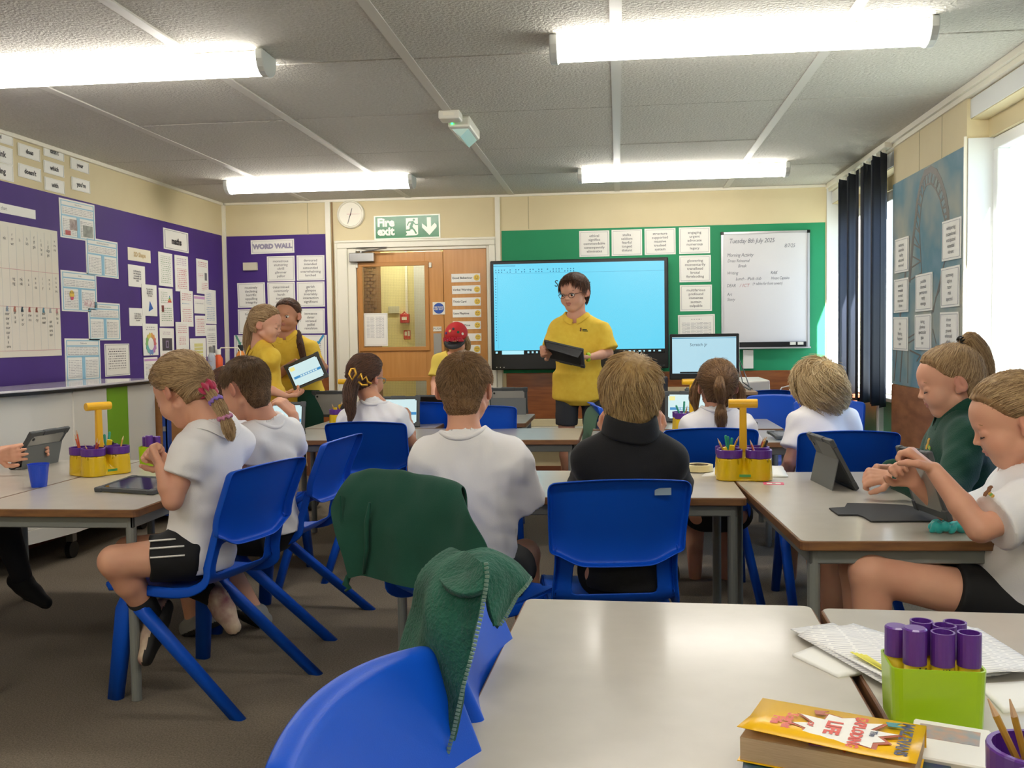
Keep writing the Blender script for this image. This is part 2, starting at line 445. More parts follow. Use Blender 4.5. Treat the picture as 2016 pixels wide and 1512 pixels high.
# right wall: piers, headers; windows in between
HZ = 2.09
spans = [(YB, -3.6), (-1.9, -1.3), (.9, 2.0), (4.918, 6.16)]
mbw = MB()
for a, b in spans: mbw.bx((XR, a, 0), (XW + .01, b, CEIL + .06))
mbw.bx((XR + .02, YB, HZ + .09), (XW + .005, D, CEIL + .06)).bx((XR + .10, YB, HZ), (XW + .005, D, HZ + .09))
wr = struct('wall_right', mbw, m_wall)
for y in (5.28, 5.66): MB().bx((XR - .0015, y - .003, 2.06), (XR + .001, y + .003, CEIL)).build('panel_joint', MATS['joint_line'], wr)
MB().bx((XR + .004, 4.908, 0), (XW, 4.9175, HZ)).bx((XR - .022, D - .012, 0), (XW, D - .0005, CEIL - .02)).bx((XR + .015, 2.0, HZ + .095), (XR + .0195, 4.917, CEIL - .06)).bx((XR + .015, 6.161, HZ + .095), (XR + .0195, D - .013, CEIL - .06)).build('white_reveal', mat('white_reveal_paint', 'DDE0DF', .5), wr)
m_spand = mat('green_spandrel', '58A777', .3)
def window(n, y0, y1, mull):
    mb = MB(); x0, x1 = 1.80, XW + .005
    w = struct('window_%d' % n, MB().bx((x0, y0, HZ - .06), (x1, y1, HZ)).bx((x0, y0, .70), (x1, y1, .775)).bx((x0, y0, 0), (x1, y1, .07)).bx((x0, y0, .07), (x1, y0 + .06, HZ - .06)).bx((x0, y1 - .06, .07), (x1, y1, HZ - .06)), m_frame, bevel=.004)
    for y in mull: MB().bx((x0 + .005, y - .03, .07), (x1 - .005, y + .03, HZ - .06)).build('mullion', m_frame, w, bevel=.004)
    e = [y0 + .06] + list(mull) + [y1 - .06]
    for a, b in zip(e[:-1], e[1:]):
        MB().bx((XW - .012, a, .775), (XW - .006, b, HZ - .06)).build('pane', m_glass, w)
        MB().bx((XW - .02, a, .07), (XW, b, .70)).build('spandrel_panel', m_spand, w)
    MB().bx((1.70, y0, .715), (x0, y1, .74)).build('window_sill', m_white, w, bevel=.004)
window(1, 6.16, D, (7.0,)); window(2, 2.0, 4.918, (3.0, 4.0)); window(3, -1.3, .9, (-.2,)); window(4, -3.6, -1.9, (-2.7,))  # last window added behind the camera, letting more daylight onto the foreground
for (y0, y1) in ((6.16, D), (2.0, 4.918), (-1.3, .9), (-3.6, -1.9)):
    a = bpy.data.lights.new('window_portal', 'AREA'); a.shape = 'RECTANGLE'; a.size = y1 - y0; a.size_y = HZ - .75
    a.cycles.is_portal = True
    o = bpy.data.objects.new('window_portal', a); COL.objects.link(o); o.location = (XW + .05, (y0 + y1) / 2, (HZ + .75) / 2); o.rotation_euler = (math.radians(90), 0, math.radians(90)); o['kind'] = 'helper'
tag(MB().bx((XW + .1, -40, -.35), (60, 50, -.3)).build('ground_outside', mat('bounce_ground', '8E938C', .9, var='7E847C', scale=1.)), kind='structure')  # unseen ground added so daylight bounces into the room
# corridor beyond the door
cw = struct('wall_corridor', MB().bx((-3.3, 9.4, 0), (.2, 9.5, 2.5)).bx((-3.3, D + .12, 0), (-3.2, 9.4, 2.5)).bx((.1, D + .12, 0), (.2, 9.4, 2.5)), m_corr)
struct('ceiling_corridor', MB().bx((-3.3, D + .1, 2.4), (.2, 9.5, 2.5)), m_white)
bb = MB(); m_brk = mat('brown_brick_screen', '8C6A42', .8)
x0c, x1c = PY(712, 560, 9.38)[0] - .5, PY(749, 560, 9.38)[0]
bb.bx((x0c, 9.37, 0), (x1c, 9.4, 2.3), m_brk)
for k in range(70):
    z = .02 + k * .033
    for q in range(9):
        x = x1c - .04 - q * .062 - (.031 if k % 2 else 0)
        bb.bx((x - .05, 9.358, z), (x, 9.37, z + .022), m_brk)
o = bb.build('perforated_brick_screen', m_brk, cw); o['kind'] = 'stuff'
q = PY(800, 560, 9.38); MB().bx((q[0] - .01, 9.37, 1.3), (q[0] + .01, 9.4, 2.4)).build('conduit', m_white, cw)
q = PY(830, 560, 9.38); MB().bx((q[0] - .06, 9.3, 0), (q[0] + .2, 9.4, 2.4)).build('pipe_casing', mat('grey_casing', 'B9BAB0', .6), cw)
q = PY(775, 610, 9.38); MB().bx((q[0] - .055, 9.38, q[2] - .035), (q[0] + .055, 9.4, q[2] + .035)).build('blank_plate', mat('grey_plate', 'C2C1A8', .5), cw, bevel=.004)
q = PY(797, 627, 9.38)
a = empty('fire_alarm_call_point', (q[0], 9.4, q[2]), 0, 'red break-glass fire alarm call point seen through the door glass', 'alarm')
MB().box((0, -.02, 0), (.09, .05, .09)).build('alarm_body', mat('alarm_red', 'C0262A', .4), a, bevel=.006)
MB().box((0, -.047, 0), (.05, .004, .03)).build('glass_label', m_white, a); MB().tube([(-.02, -.03, .045), (0, -.03, .065), (.02, -.03, .045)], .006).build('hood', MATS['alarm_red'], a)
q = PY(801, 659, 9.38)
a = MB().box((0, 0, 0), (.068, .004, .09), mat('sign_red', 'C42A33', .5)).box((-.014, -.003, .012), (.022, .002, .04), m_white).box((.016, -.003, .012), (.02, .002, .05), m_white).build('fire_action_sign', None); a.location = (q[0], 9.395, q[2])
tag(a, 'small red fire action sign below the alarm beyond the door', 'sign')
m_lamp = mat('lit_diffuser', 'FFFFFF', .5, emit='FFF9F0', estr=LAMP_STRENGTH)
m_lampbody = mat('lamp_housing', 'DEDCD0', .45)
q = PY(833, 535, 9.38)
a = empty('corridor_lamp', (q[0] + .1, 9.0, 2.3), 0, 'white strip lamp in the corridor seen through the door glass', 'lamp')
MB().bx((-.6, -.06, .04), (.6, .06, .1)).build('housing', m_lampbody, a, bevel=.01)
MB().bx((-.58, -.05, -.0), (.58, .05, .04)).build('diffuser', mat('lit_corridor_diffuser', 'FFFFFF', .5, emit='FFF6E4', estr=16), a, bevel=.01)

# door set
dr = tag(MB().bx((DX0, D - .012, 0), (DX0 + .07, D + .1, DZ)).bx((DX1 - .02, D - .012, 0), (DX1, D + .1, DZ)).bx((DX0 + .07, D - .012, DZ - .025), (DX1 - .02, D + .1, DZ)).build('door_1', m_white, bevel=.003), kind='structure')
MB().bx((DX0 - .10, D - .03, 0), (DX0, D, DZ)).bx((DX1, D - .03, 0), (DX1 + .055, D, DZ)).bx((DX0 - .10, D - .03, DZ + .0005), (DX1 + .055, D, DZ + .062)).bx((DX0 - .105, D - .04, 0), (DX0 - .085, D - .0305, DZ + .045)).bx((DX0 - .105, D - .04, DZ + .0455), (DX1 + .06, D - .0305, DZ + .066)).build('architrave', m_white, dr, bevel=.004)
LX0, LX1 = DX0 + .075, PY(873, 600, D)[0]        # main leaf; the narrow leaf is right of it
px0, px1 = PY(714, 600, D)[0], PY(838, 600, D)[0]; pz1, pz0 = PY(775, 523, D)[2], PY(775, 684, D)[2]
kz1, kx1 = PY(800, 749, D)[2], PY(841, 760, D)[0]; kz0 = .22
y0, y1 = D + .005, D + .05
leaf = MB().bx((LX0, y0, 0), (px0, y1, 1.885)).bx((px1, y0, 0), (LX1, y1, 1.885)).bx((px0, y0, pz1), (px1, y1, 1.885)).bx((px0, y0, kz1), (px1, y1, pz0)).bx((px0, y0, 0), (px1, y1, kz0)).build('door_leaf', m_beech, dr, bevel=.002)
MB().bx((LX1 + .004, y0, 0), (DX1 - .025, y1, 1.9)).build('side_leaf', m_beech, dr, bevel=.002)
for a_, b_, c_, d_ in ((px0, px1, pz0, pz1), (px0, px1, kz0, kz1)):
    f = MB()
    for u0, v0, u1, v1 in ((a_ - .03, c_ - .03, b_ + .03, c_ + .004), (a_ - .03, d_ - .004, b_ + .03, d_ + .03), (a_ - .03, c_, a_ + .004, d_), (b_ - .004, c_, b_ + .03, d_)):
        f.bx((u0, y0 - .014, v0), (u1, y0 + .002, v1))
    f.build('glazing_bead', m_beech2, leaf, bevel=.003)
    MB().bx((a_, y0 + .015, c_), (b_, y0 + .021, d_)).build('pane', m_glass, leaf)
    w = MB(); n = int((b_ - a_) / .0135)
    for k in range(n): x = a_ + (k + .5) * .0135; w.bx((x - .0004, y0 + .0175, c_), (x + .0004, y0 + .0183, d_))
    for k in range(int((d_ - c_) / .0135)): z = c_ + (k + .5) * .0135; w.bx((a_, y0 + .0175, z - .0004), (b_, y0 + .0183, z + .0004))
    w.build('glass_wire', mat('glass_wire', '9A9478', .5, metal=.5), leaf)['kind'] = 'stuff'
# closer
ca = PY(690, 499, D); cb = PY(739, 516, D)
MB().bx((ca[0], D - .055, cb[2]), (cb[0], D, ca[2])).build('door_closer', m_chrome, leaf, bevel=.006, seg=2)
MB().tube([(ca[0] + .1, D - .04, ca[2] + .005), (ca[0] + .34, D - .11, ca[2] + .03)], .006, m=m_chrome).tube([(ca[0] + .34, D - .11, ca[2] + .033), (ca[0] + .03, D - .015, ca[2] + .045)], .006, m=m_chrome).tube([(ca[0] + .1, D - .04, ca[2] - .01), (ca[0] + .1, D - .04, ca[2] + .012)], .011, m=m_chrome).build('closer_arm', m_chrome, leaf)
for px_, py_ in ((847, 522), (702, 523)):
    q = PY(px_, py_, D); MB().bx((q[0] - .01, D - .015, q[2] - .02), (q[0] + .012, D + .01, q[2] + .022)).build('door_contact', m_white, leaf, bevel=.003)
q = PY(861, 648, D); q2 = PY(861, 800, D)
MB().bx((q[0] - .033, D - .001, q2[2]), (q[0] + .033, D + .006, q[2] - .035)).build('push_plate', m_steel, leaf)
s = MB().bx((q[0] - .035, D - .001, q[2] - .018), (q[0] + .035, D + .006, q[2] + .022)).build('push_label', m_white, leaf)
m_ink = mat('dark_print', '2B2B2E', .6); m_ink2 = mat('grey_print', '6E6C70', .6); m_wp = mat('white_paper', 'ECEBE4', .6, bump=.2, bscale=15)
RF = np.array([[1, 0, 0], [0, 0, -1], [0, 1, 0.]])       # lettering on the front wall
text('lettering', 'PUSH', m_ink2, leaf, .028, (q[0], D - .002, q[2] + .002), RF)
q = PY(864, 607, D); d = .052
kd = MB().bx((q[0] - d, D - .001, q[2] - d), (q[0] + d, D + .006, q[2] + d), m_white).build('fire_door_sticker', None, leaf)
MB().lathe([(.0, 0), (.045, 0), (.045, .002), (0, .002)], n=28).xform(np.array([[1, 0, 0], [0, 0, -1], [0, 1, 0.]]), (q[0], D - .001, q[2])).build('blue_disc', mat('sign_blue', '1C4FA8', .4), kd)
text('lettering', 'FIRE DOOR\nKEEP SHUT', m_white, kd, .0165, (q[0], D - .0045, q[2]), RF, bold=.0004)
# notice taped inside the door glass
a0, a1 = PY(716, 617, D), PY(764, 681, D)
# ---------------------------------------------------------------- ceiling fittings
def strip_lamp(x0, x1, y, label):
    t = empty('strip_light', ((x0 + x1) / 2, y, CEIL), 0, label, 'light', 'fluorescent ceiling battens'); L = (x1 - x0) / 2
    def prof(w, h, n=10):
        return [(w * math.cos(a) if abs(math.cos(a)) < .9 else w * .98 * np.sign(math.cos(a)), -h * math.sin(a)) for a in np.linspace(0, math.pi, n)]
    MB().bx((-L + .02, -.05, -.02), (L - .02, .05, 0)).build('housing', m_lampbody, t, bevel=.004)
    mb = MB(); P = [(.068 * math.cos(a), -.012 - .076 * math.sin(a) ** .7) for a in np.linspace(0.001, math.pi - .001, 13)]
    vs = [(s_ * (L - .03), y_, z_) for s_ in (-1, 1) for y_, z_ in P]; n = len(P)
    mb.add(vs, [(i, i + 1, n + i + 1, n + i) for i in range(n - 1)] + [(0, n, 2 * n - 1, n - 1)]); mb.build('diffuser', m_lamp, t, smooth=False)
    for s_ in (-1, 1):
        P2 = [(.08, 0), (.08, -.04)] + [(.076 * math.cos(a), -.04 - .056 * math.sin(a)) for a in np.linspace(.2, math.pi - .2, 9)] + [(-.08, -.04), (-.08, 0)]
        xa, xb = sorted((s_ * (L - .032), s_ * L)); vs = [(xx, y_, z_) for xx in (xa, xb) for y_, z_ in P2]; n = len(P2)
        MB().add(vs, [tuple(range(n)), tuple(range(2 * n - 1, n - 1, -1))] + [(i, n + i, n + (i + 1) % n, (i + 1) % n) for i in range(n)]).build('end_cap', mat('lamp_end_cap', 'D4D8D6', .35), t, bevel=.004)
    return t
strip_lamp(-.257, 1.195, 3.86, 'long lit ceiling strip light nearest the windows, directly above the near tables')
strip_lamp(-2.86, -1.405, 3.86, 'long lit ceiling strip light cut by the left picture edge')
strip_lamp(-.275, 1.18, 6.9, 'lit ceiling strip light above the whiteboard and big screen')
strip_lamp(-2.86, -1.455, 6.9, 'lit ceiling strip light above the wall clock')
strip_lamp(-.257, 1.195, .9, 'lit ceiling strip light over the tables behind the view')
strip_lamp(-.257, 1.195, -2.1, 'lit ceiling strip light far behind the view, window side')  # rearmost lamp row added out of view to brighten the foreground
strip_lamp(-2.86, -1.405, -2.1, 'lit ceiling strip light far behind the view, wall side')
strip_lamp(-2.86, -1.405, .9, 'lit ceiling strip light over the left side behind the view')
q = PZ(887, 232, CEIL - .03)
a = empty('ceiling_junction_box', (q[0], q[1], CEIL), 0, 'small white square junction box on the ceiling', 'box')
MB().bx((-.055, -.055, -.045), (.055, .055, 0)).build('box_body', m_lampbody, a, bevel=.008, seg=2); MB().bx((-.03, -.058, -.03), (.03, -.054, -.012)).build('blank_cover', m_white, a)
q = PZ(915, 262, CEIL - .05)
a = empty('emergency_light', (q[0], q[1], CEIL), math.radians(0), 'white bulkhead emergency light with green LED on the ceiling', 'light')
MB().bx((-.06, -.2, -.06), (.06, .17, 0)).build('housing', m_lampbody, a, bevel=.012, seg=2)
MB().add([(-.05, -.16, -.055), (.05, -.16, -.055), (.05, .16, -.055), (-.05, .16, -.055), (0, -.15, -.10), (0, .15, -.10)], [(0, 1, 4), (3, 5, 2), (0, 4, 5, 3), (1, 2, 5, 4)]).build('lens', mat('frosted_lens', 'CFEDE6', .2), a)
MB().box((-.035, -.203, -.04), (.008, .005, .008)).build('indicator', mat('green_led', '20FF60', .4, emit='20FF60', estr=4), a)
# ---------------------------------------------------------------- vertical blinds
m_blind = mat('navy_blind_fabric', '10172A', .8, bump=.3, bscale=300)
def blind(y0, y1, n, ang, label, z0=.69):
    t = empty('vertical_blind', (1.64, y0, 0), 0, label, 'blind')
    MB().bx((-.02, -.03, 2.285), (.025, (y1 - y0) + .03, 2.315)).build('head_rail', m_white, t, bevel=.003)
    MB().bx((-.035, (y1 - y0) * -.02, 2.225), (.04, (y1 - y0) + .52 if n > 9 else (y1 - y0) + .04, 2.245)).build('rail_lip', m_white, t) if False else None
    for k in range(n):
        a = ang(k); y = (k + .5) / n * (y1 - y0); hw = .062; dx, dy = math.cos(a), math.sin(a)
        mb = MB(); cols = []
        for j, u in enumerate((-1, -.5, 0, .5, 1)):
            b = .006 * (1 - u * u); cols.append((u * hw * dx - b * dy, y + u * hw * dy + b * dx))
        mb.add([(x, yy, z) for z in (z0, 2.27) for x, yy in cols], [(i, i + 1, 6 + i, 5 + i) for i in range(4)])
        s_ = mb.build('slat', m_blind, t, smooth=True, solid=.0012)
        MB().box((0, y, 2.277), (.02, .012, .016)).build('hanger', m_white, t)
    return t
blind(6.17, 7.5, 10, lambda k: [1.0, .75, 1.47, .95, 1.5, 1.49, .9, 1.45, .8, 1.2][k], 'dark vertical blind slats hanging between the roller coaster board and front wall')
blind(2.1, 3.86, 14, lambda k: .9 + .25 * math.sin(k * 2.1), 'dark vertical blind over the window at the right picture edge')
blind(-1.2, .8, 16, lambda k: .6 + .25 * math.sin(k * 2.1), 'dark vertical blind behind the view', .69)
# ---------------------------------------------------------------- flat things on the walls
R_F = np.array([[1, 0, 0], [0, 0, -1], [0, 1, 0.]])
R_L = np.array([[0, 0, 1], [1, 0, 0], [0, 1, 0.]])
R_R = np.array([[0, 0, -1], [-1, 0, 0], [0, 1, 0.]])
def surf(kind, off=.002):
    if kind == 'F': return R_F, lambda p: PY(p[0], p[1], D - off)
    if kind == 'L': return R_L, lambda p: PX(p[0], p[1], XL + off)
    if kind == 'R': return R_R, lambda p: PX(p[0], p[1], XR - off)
def mlines(name, ink, row=.012, paper='ECEAE4', w=.028):
    if name in MATS: return MATS[name]
    m = mat(name, paper, .6); t = m.node_tree; b = t.nodes['Principled BSDF']
    tcn = t.nodes.new('ShaderNodeTexCoord'); br = t.nodes.new('ShaderNodeTexBrick')
    br.inputs['Color1'].default_value = lin(ink) + (1,); c2 = [(x + y * 1.0) / 2 for x, y in zip(lin(ink), lin(paper))]
    br.inputs['Color2'].default_value = tuple(c2) + (1,); br.inputs['Mortar'].default_value = lin(paper) + (1,)
    br.inputs['Scale'].default_value = 1; br.inputs['Mortar Size'].default_value = row * .33; br.inputs['Mortar Smooth'].default_value = .3
    br.inputs['Brick Width'].default_value = w; br.inputs['Row Height'].default_value = row; br.offset = .37; br.squash = .7
    t.links.new(tcn.outputs['Object'], br.inputs[0]); t.links.new(br.outputs[0], b.inputs['Base Color'])
    return m
ml_k = mlines('black_text_lines', '4A4A4E', .016); ml_g = mlines('grey_text_lines', '8A8A92', .016); ml_r = mlines('red_text_lines', 'C25668', .015)
ml_b = mlines('blue_text_lines', '5E93B8', .015); ml_gr = mlines('green_text_lines', '7FA07A', .015); ml_f = mlines('fine_text_lines', 'A9A9AC', .010, w=.05)
ml_p = mlines('purple_text_lines', 'A880A8', .015)
m_bl = mat('blue_poster_border', '8FBFD6', .5); m_ln = mat('grey_border_line', '8C8C96', .6); m_pink = mat('pink_print', 'C99BC8', .6)
def card(name, S, tl, br, label, cat='poster', layers=(), group=None, base=None, th=.002, rot=None, off=.002):
    """layers: (x0,y0,x1,y1 as 0..1 from top left, material)"""
    R, f = surf(S, off); a = f(tl); b = f(br); c = (a + b) / 2; u = abs((b - a) @ R[:, 0]); v = abs((b - a) @ R[:, 1])
    mb = MB().bx((-u / 2, -v / 2, -.001), (u / 2, v / 2, th), base or m_wp)
    for i, (x0, y0, x1, y1, m) in enumerate(layers):
        mb.bx((-u / 2 + x0 * u, v / 2 - y1 * v, th - .0005), (-u / 2 + x1 * u, v / 2 - y0 * v, th + .0006 + .0003 * i), m)
    o = mb.build(name, None); rot = random.uniform(-.012, .012) if rot is None else rot
    set_rt(o, R @ Rz(rot), c); tag(o, label, cat, group); o['_u'] = u; o['_v'] = v
    return o, u, v
I3 = np.eye(3)
def border(w=.045, h=.05, t=.008, m=None):
    m = m or m_ln
    return [(w, h, 1 - w, h + t * 1.2, m), (w, 1 - h - t * 1.2, 1 - w, 1 - h, m), (w, h, w + t, 1 - h, m), (1 - w - t, h, 1 - w, 1 - h, m)]
def wordcard(S, tl, br, words, where, group, sz=.03):
    w = words.split()
    o, u, v = card('word_card', S, tl, br, 'white card listing ' + ', '.join(w[:3]) + ' ' + where, 'card', border(), group, off=.011 if S == 'R' else .002)
    sx = 1.0
    text('lettering', '\n'.join(w), m_ink2, o, v * .135, (0, 0, .004), I3, bold=.0002, spl=1.1, sx=min(1.1, u / v * .95))
    return o
z3 = lambda x, y: (430 + x / 4.582, 380 + y / 4.582)
z4 = lambda x, y: (630 + x / 5.04, 400 + y / 5.04)
z5 = lambda x, y: (960 + x / 4.2, 420 + y / 4.2)
z1 = lambda x, y: (x / 4.582, 240 + y / 4.582)
z2 = lambda x, y: (x / 4.582, 500 + y / 4.582)
zr = lambda x, y: (1640 + x / 2.907, 380 + y / 2.907)
# backing boards
def board(S, tl, br, m, name, label):
    R, f = surf(S, 0); a = f(tl); b = f(br); c = (a + b) / 2; u = abs((b - a) @ R[:, 0]); v = abs((b - a) @ R[:, 1])
    o = MB().bx((-u / 2, -v / 2, -.001), (u / 2, v / 2, .0012)).build(name, m); set_rt(o, R, c); tag(o, label, 'board'); return o, u, v
a = MB().bx((XL, 2.0, .80), (XL + .0012, D - .03, 2.06)).build('display_board', m_purple); tag(a, 'long purple backed display board covering the left wall', 'board')
a = MB().bx((XL + .02, D - .0012, .862), (-2.452, D, 2.054)).build('display_board', m_purple); tag(a, 'purple backed word wall board between corner and door', 'board')
MB().bx((XL + .001, D - .02, .8), (XL + .03, D, CEIL)).build('corner_strip', m_white, wf)
a = MB().bx((-.955, D - .0014, .86), (1.648, D, 2.04)).build('display_board', m_green); tag(a, 'green backed display board behind the big screen and whiteboard', 'board')
for x in (1.34,): pass
WW = 'on the purple word wall'
for bx_, w in (((437, 572, 692, 793), 'monstrous stuttering shrill glimmer pallor'), ((704, 565, 960, 786), 'devoured intended astounded overwhelming lurched'),
               ((170, 812, 425, 1030), 'routinely declining horrific appalling integrity'), ((441, 806, 695, 1027), 'determined commonly harsh texture crimson'),
               ((706, 802, 962, 1024), 'garish glimpse invariably interaction significant'), ((175, 1050, 430, 1268), 'foremost sacrifice impact eloquent bold'),
               ((445, 1047, 698, 1266), 'solemn drifted hollow murky dismal'), ((708, 1045, 963, 1264), 'immense deter striated pallid revulsion')):
    wordcard('F', z3(bx_[0], bx_[1]), z3(bx_[2], bx_[3]), w, WW, 'word cards on the purple word wall')
o, u, v = card('title_card', 'F', z3(292, 425), z3(685, 540), 'white title card reading word wall in outlined capitals', 'card', border(.03, .1, .008))
text('lettering', 'WORD WALL', mat('lilac_print', '9C97AC', .6), o, v * .45, (0, 0, .004), I3, bold=.004, sx=1.05)
o, u, v = card('thermostat', 'F', z3(230, 630), z3(356, 697), 'small beige plastic sensor box on the purple board', 'sensor', (), None, mat('beige_plastic', 'CFC8B2', .5), .025, 0)
o, u, v = card('poster', 'F', z3(140, 1288), z3(982, 1590), 'wide white worksheet poster with green, red and blue arrows', 'poster', border(.02, .03, .005) + [(.06, .16, .94, .9, ml_g)], th=.002)
def arrow(o, u, v, x0, y0, x1, y1, w, m, z=.004):
    a = V(-u / 2 + x0 * u, v / 2 - y0 * v); b = V(-u / 2 + x1 * u, v / 2 - y1 * v); d = (b - a) / np.linalg.norm(b - a); n = V(-d[1], d[0]); L = np.linalg.norm(b - a); h = min(w * 1.6, L * .5)
    P = [a + n * w / 2, b - d * h + n * w / 2, b - d * h + n * w, b, b - d * h - n * w, b - d * h - n * w / 2, a - n * w / 2]
    MB().prism([tuple(p) for p in P][::-1], z - .001, z + .0006).build('arrow', m, o)
arrow(o, u, v, .02, .0, .075, .3, .016, mat('arrow_green', '5FA58B', .5)); arrow(o, u, v, .97, .0, .9, .28, .018, mat('arrow_blue', '3F97C6', .5)); arrow(o, u, v, .87, .17, .79, .45, .018, mat('arrow_red', 'C8506A', .5))
for bx_, w in (((757, 147, 1008, 355), 'ethical signifies commendable consequently eliminates'), ((1024, 138, 1278, 347), 'stalks seldom fearful longed distant'),
               ((1297, 128, 1555, 338), 'structure supported massive tracked system'), ((1582, 118, 1840, 330), 'engaging urgent advocate numerous legacy'),
               ((1585, 350, 1846, 565), 'glowering momentarily transfixed brutal foreboding'), ((1590, 594, 1855, 806), 'multifarious profound immense sustain culpable')):
    wordcard('F', z5(bx_[0], bx_[1]), z5(bx_[2], bx_[3]), w, 'on the green board', 'word cards on the green board')
card('notice', 'F', z5(1575, 840), z5(1880, 1060), 'white notice with fine print and dotted border above the monitor', 'notice', border(.03, .04, .02, mat('faint_grey', 'C9C9C2', .6)) + [(.36, .12, .64, .2, ml_g), (.1, .28, .9, .85, ml_f)])
RW = 'on the roller coaster board'
c6w = 'anticipating exceptional anticipated essential vibrant'
for tl, br, w in (((355, 270), (433, 445), 'textures assemble reality obscured removed'), ((350, 498), (431, 680), 'universal revealed connect excursion drove'), ((346, 712), (429, 903), 'thin an floating fragment cast'),
                  ((474, 470), (568, 672), 'possible doomed permanent reply emerge'), ((470, 697), (562, 901), 'daring glorious spectacular gaze cut'), ((626, 168), (733, 370), 'whispering exceptional anticipated essential vibrant'),
                  ((620, 432), (723, 648), 'summary alpine razor risk spectral'), ((614, 685), (718, 895), 'drone thrust ground enhanced climb')):
    wordcard('R', zr(*tl), zr(*br), w, RW, 'word cards on the roller coaster board')
# roller coaster picture board on the pier
m_sky = mat('painted_sky_board', '5F8796', .65, spec=.2, var='B7B09A', scale=2.2, detail=3)
r_ = [n for n in m_sky.node_tree.nodes if n.type == 'VALTORGB'][0]; r_.color_ramp.elements[0].position = .42; r_.color_ramp.elements[1].position = .75
e = r_.color_ramp.elements.new(.3); e.color = lin('7D97A6') + (1,)
a0 = V(XR, 6.15, .845); a1 = V(XR, 4.925, 2.056)
pb = MB().box((0, 0, 0), (1.225, 1.211, .008)).build('picture_board', m_sky); set_rt(pb, R_R, V(XR - .004, 5.5375, 1.4505)); tag(pb, 'tall picture board of a looping roller coaster against a cloudy sky', 'picture')
m_track = mat('painted_track', '6A645E', .6)
zz7 = lambda x, y: (1600 + x / 4.846, 240 + y / 4.846)
def pl(pts, zf):
    out = []
    for p in pts:
        q = PX(*zf(*p), XR - .008); out.append((-(q[1] - 5.5375), q[2] - 1.4505, .0045))
    return out
def ribbon(name, pts, w, parent, m):
    mb = MB()
    for i in range(len(pts) - 1):
        a, b = V(*pts[i][:2]), V(*pts[i + 1][:2]); d = (b - a) / (np.linalg.norm(b - a) + 1e-9); n = V(-d[1], d[0]) * w / 2; e = d * w * .3
        mb.prism([tuple(a + n - e), tuple(a - n - e), tuple(b - n + e), tuple(b + n + e)][::-1], .0035, .0048 + random.random() * .0006)
    return mb
O_ = pl([(925, 1512), (955, 1150), (985, 900), (1000, 750), (1030, 600), (1070, 490), (1125, 450), (1180, 480), (1225, 570), (1265, 700), (1290, 850), (1295, 940)], zz7)
I_ = pl([(1040, 1440), (1030, 1250), (1018, 1000), (1035, 800), (1060, 660), (1085, 600), (1130, 585), (1175, 640), (1215, 740), (1240, 850), (1262, 940)], zz7)
mb = MB()
for P_, w in ((O_, .035), (I_, .012)):
    q = ribbon('t', P_, w, pb, m_track); mb.add(q.v, q.f)
ii = lambda P_, t: V(*P_[int(t * (len(P_) - 1))][:2]) * (1 - (t * (len(P_) - 1)) % 1) + V(*P_[min(len(P_) - 1, int(t * (len(P_) - 1)) + 1)][:2]) * ((t * (len(P_) - 1)) % 1)
for k in range(34):
    a, b = ii(O_, k / 34), ii(I_, min(.999, (k + (k % 2)) / 34)); q = ribbon('t', [tuple(a), tuple(b)], .008, pb, m_track); mb.add(q.v, q.f)
for P_, w in ((pl([(640, 390), (620, 470), (600, 560), (572, 670), (560, 700)], zr), .012), (pl([(620, 480), (608, 560), (588, 600), (575, 680)], zr), .01), (pl([(365, 905), (350, 1070)], zr), .016), (pl([(396, 905), (384, 1075)], zr), .02), (pl([(430, 830), (428, 1085)], zr), .012),
              (pl([(430, 830), (470, 805)], zr), .008), (pl([(430, 860), (470, 835)], zr), .008), (pl([(440, 900), (500, 930), (480, 960)], zr), .01), (pl([(572, 780), (590, 860)], zr), .008), (pl([(415, 460), (385, 700)], zr), .03)):
    q = ribbon('t', P_, w, pb, m_track); mb.add(q.v, q.f)
mb.build('painted_coaster_track', m_track, pb)['kind'] = 'stuff'
# lower right pier plywood
MB().bx((XR - .01, 4.93, .3), (XR, 6.15, .84)).build('plywood_panel', m_ply2, wr); MB().bx((XR - .012, 4.915, .84), (XR + .001, 4.925, 2.1)).build('edge_trim', m_white, wr)

# left wall words and posters
def leftword(w, tl, br, full=None):
    o, u, v = card('word_label', 'L', z1(*tl), z1(*br), "white word label reading '%s' above the purple board" % (full or w), 'label', border(.03, .06, .006, mat('faint_grey', 'C9C9C2', .6)), 'word labels high on the left wall', off=.003)
    text('lettering', full or w, m_ink, o, v * .50, (0, 0, .004), I3, bold=.0012, sx=1.0)
for w, tl, br, fu in (('does', (158, 185), (362, 362), None), ("didn't", (388, 183), (578, 360), None), ('which', (390, 340), (578, 505), None), ('with', (398, 490), (583, 655), None), ('your', (632, 318), (803, 472), None),
                      ("you're", (642, 490), (813, 650), None), ("doesn't", (160, 368), (372, 545), None), ('end', (-190, 20), (118, 222), 'friend'), ('ink', (-130, 170), (118, 395), 'think'), ('ing', (-130, 330), (122, 545), 'thing')):
    leftword(w, tl, br, fu)
o, u, v = card('title_card', 'L', z1(-420, 640), z1(320, 880), 'white title strip reading phoneme chart on the left wall', 'card', (), None, rot=0)
text('lettering', 'phoneme chart', m_ink2, o, v * .55, (.0, 0, .004), I3, sx=.9)
R_, f_ = surf('L'); q0 = f_((115, 456)); q1 = f_((118, 700)); yc = (q0[1] + q1[1]) / 2
cw_, ch_ = .95, q0[2] - q1[2]
L = []
for k in range(14): L.append((k / 14, .03, k / 14 + .003, .95, mat('faint_grey', 'C9C9C2', .6)))
for y in (.34, .62, .95): L.append((0, y, 1, y + .004, mat('faint_red', 'C79A9A', .6)))
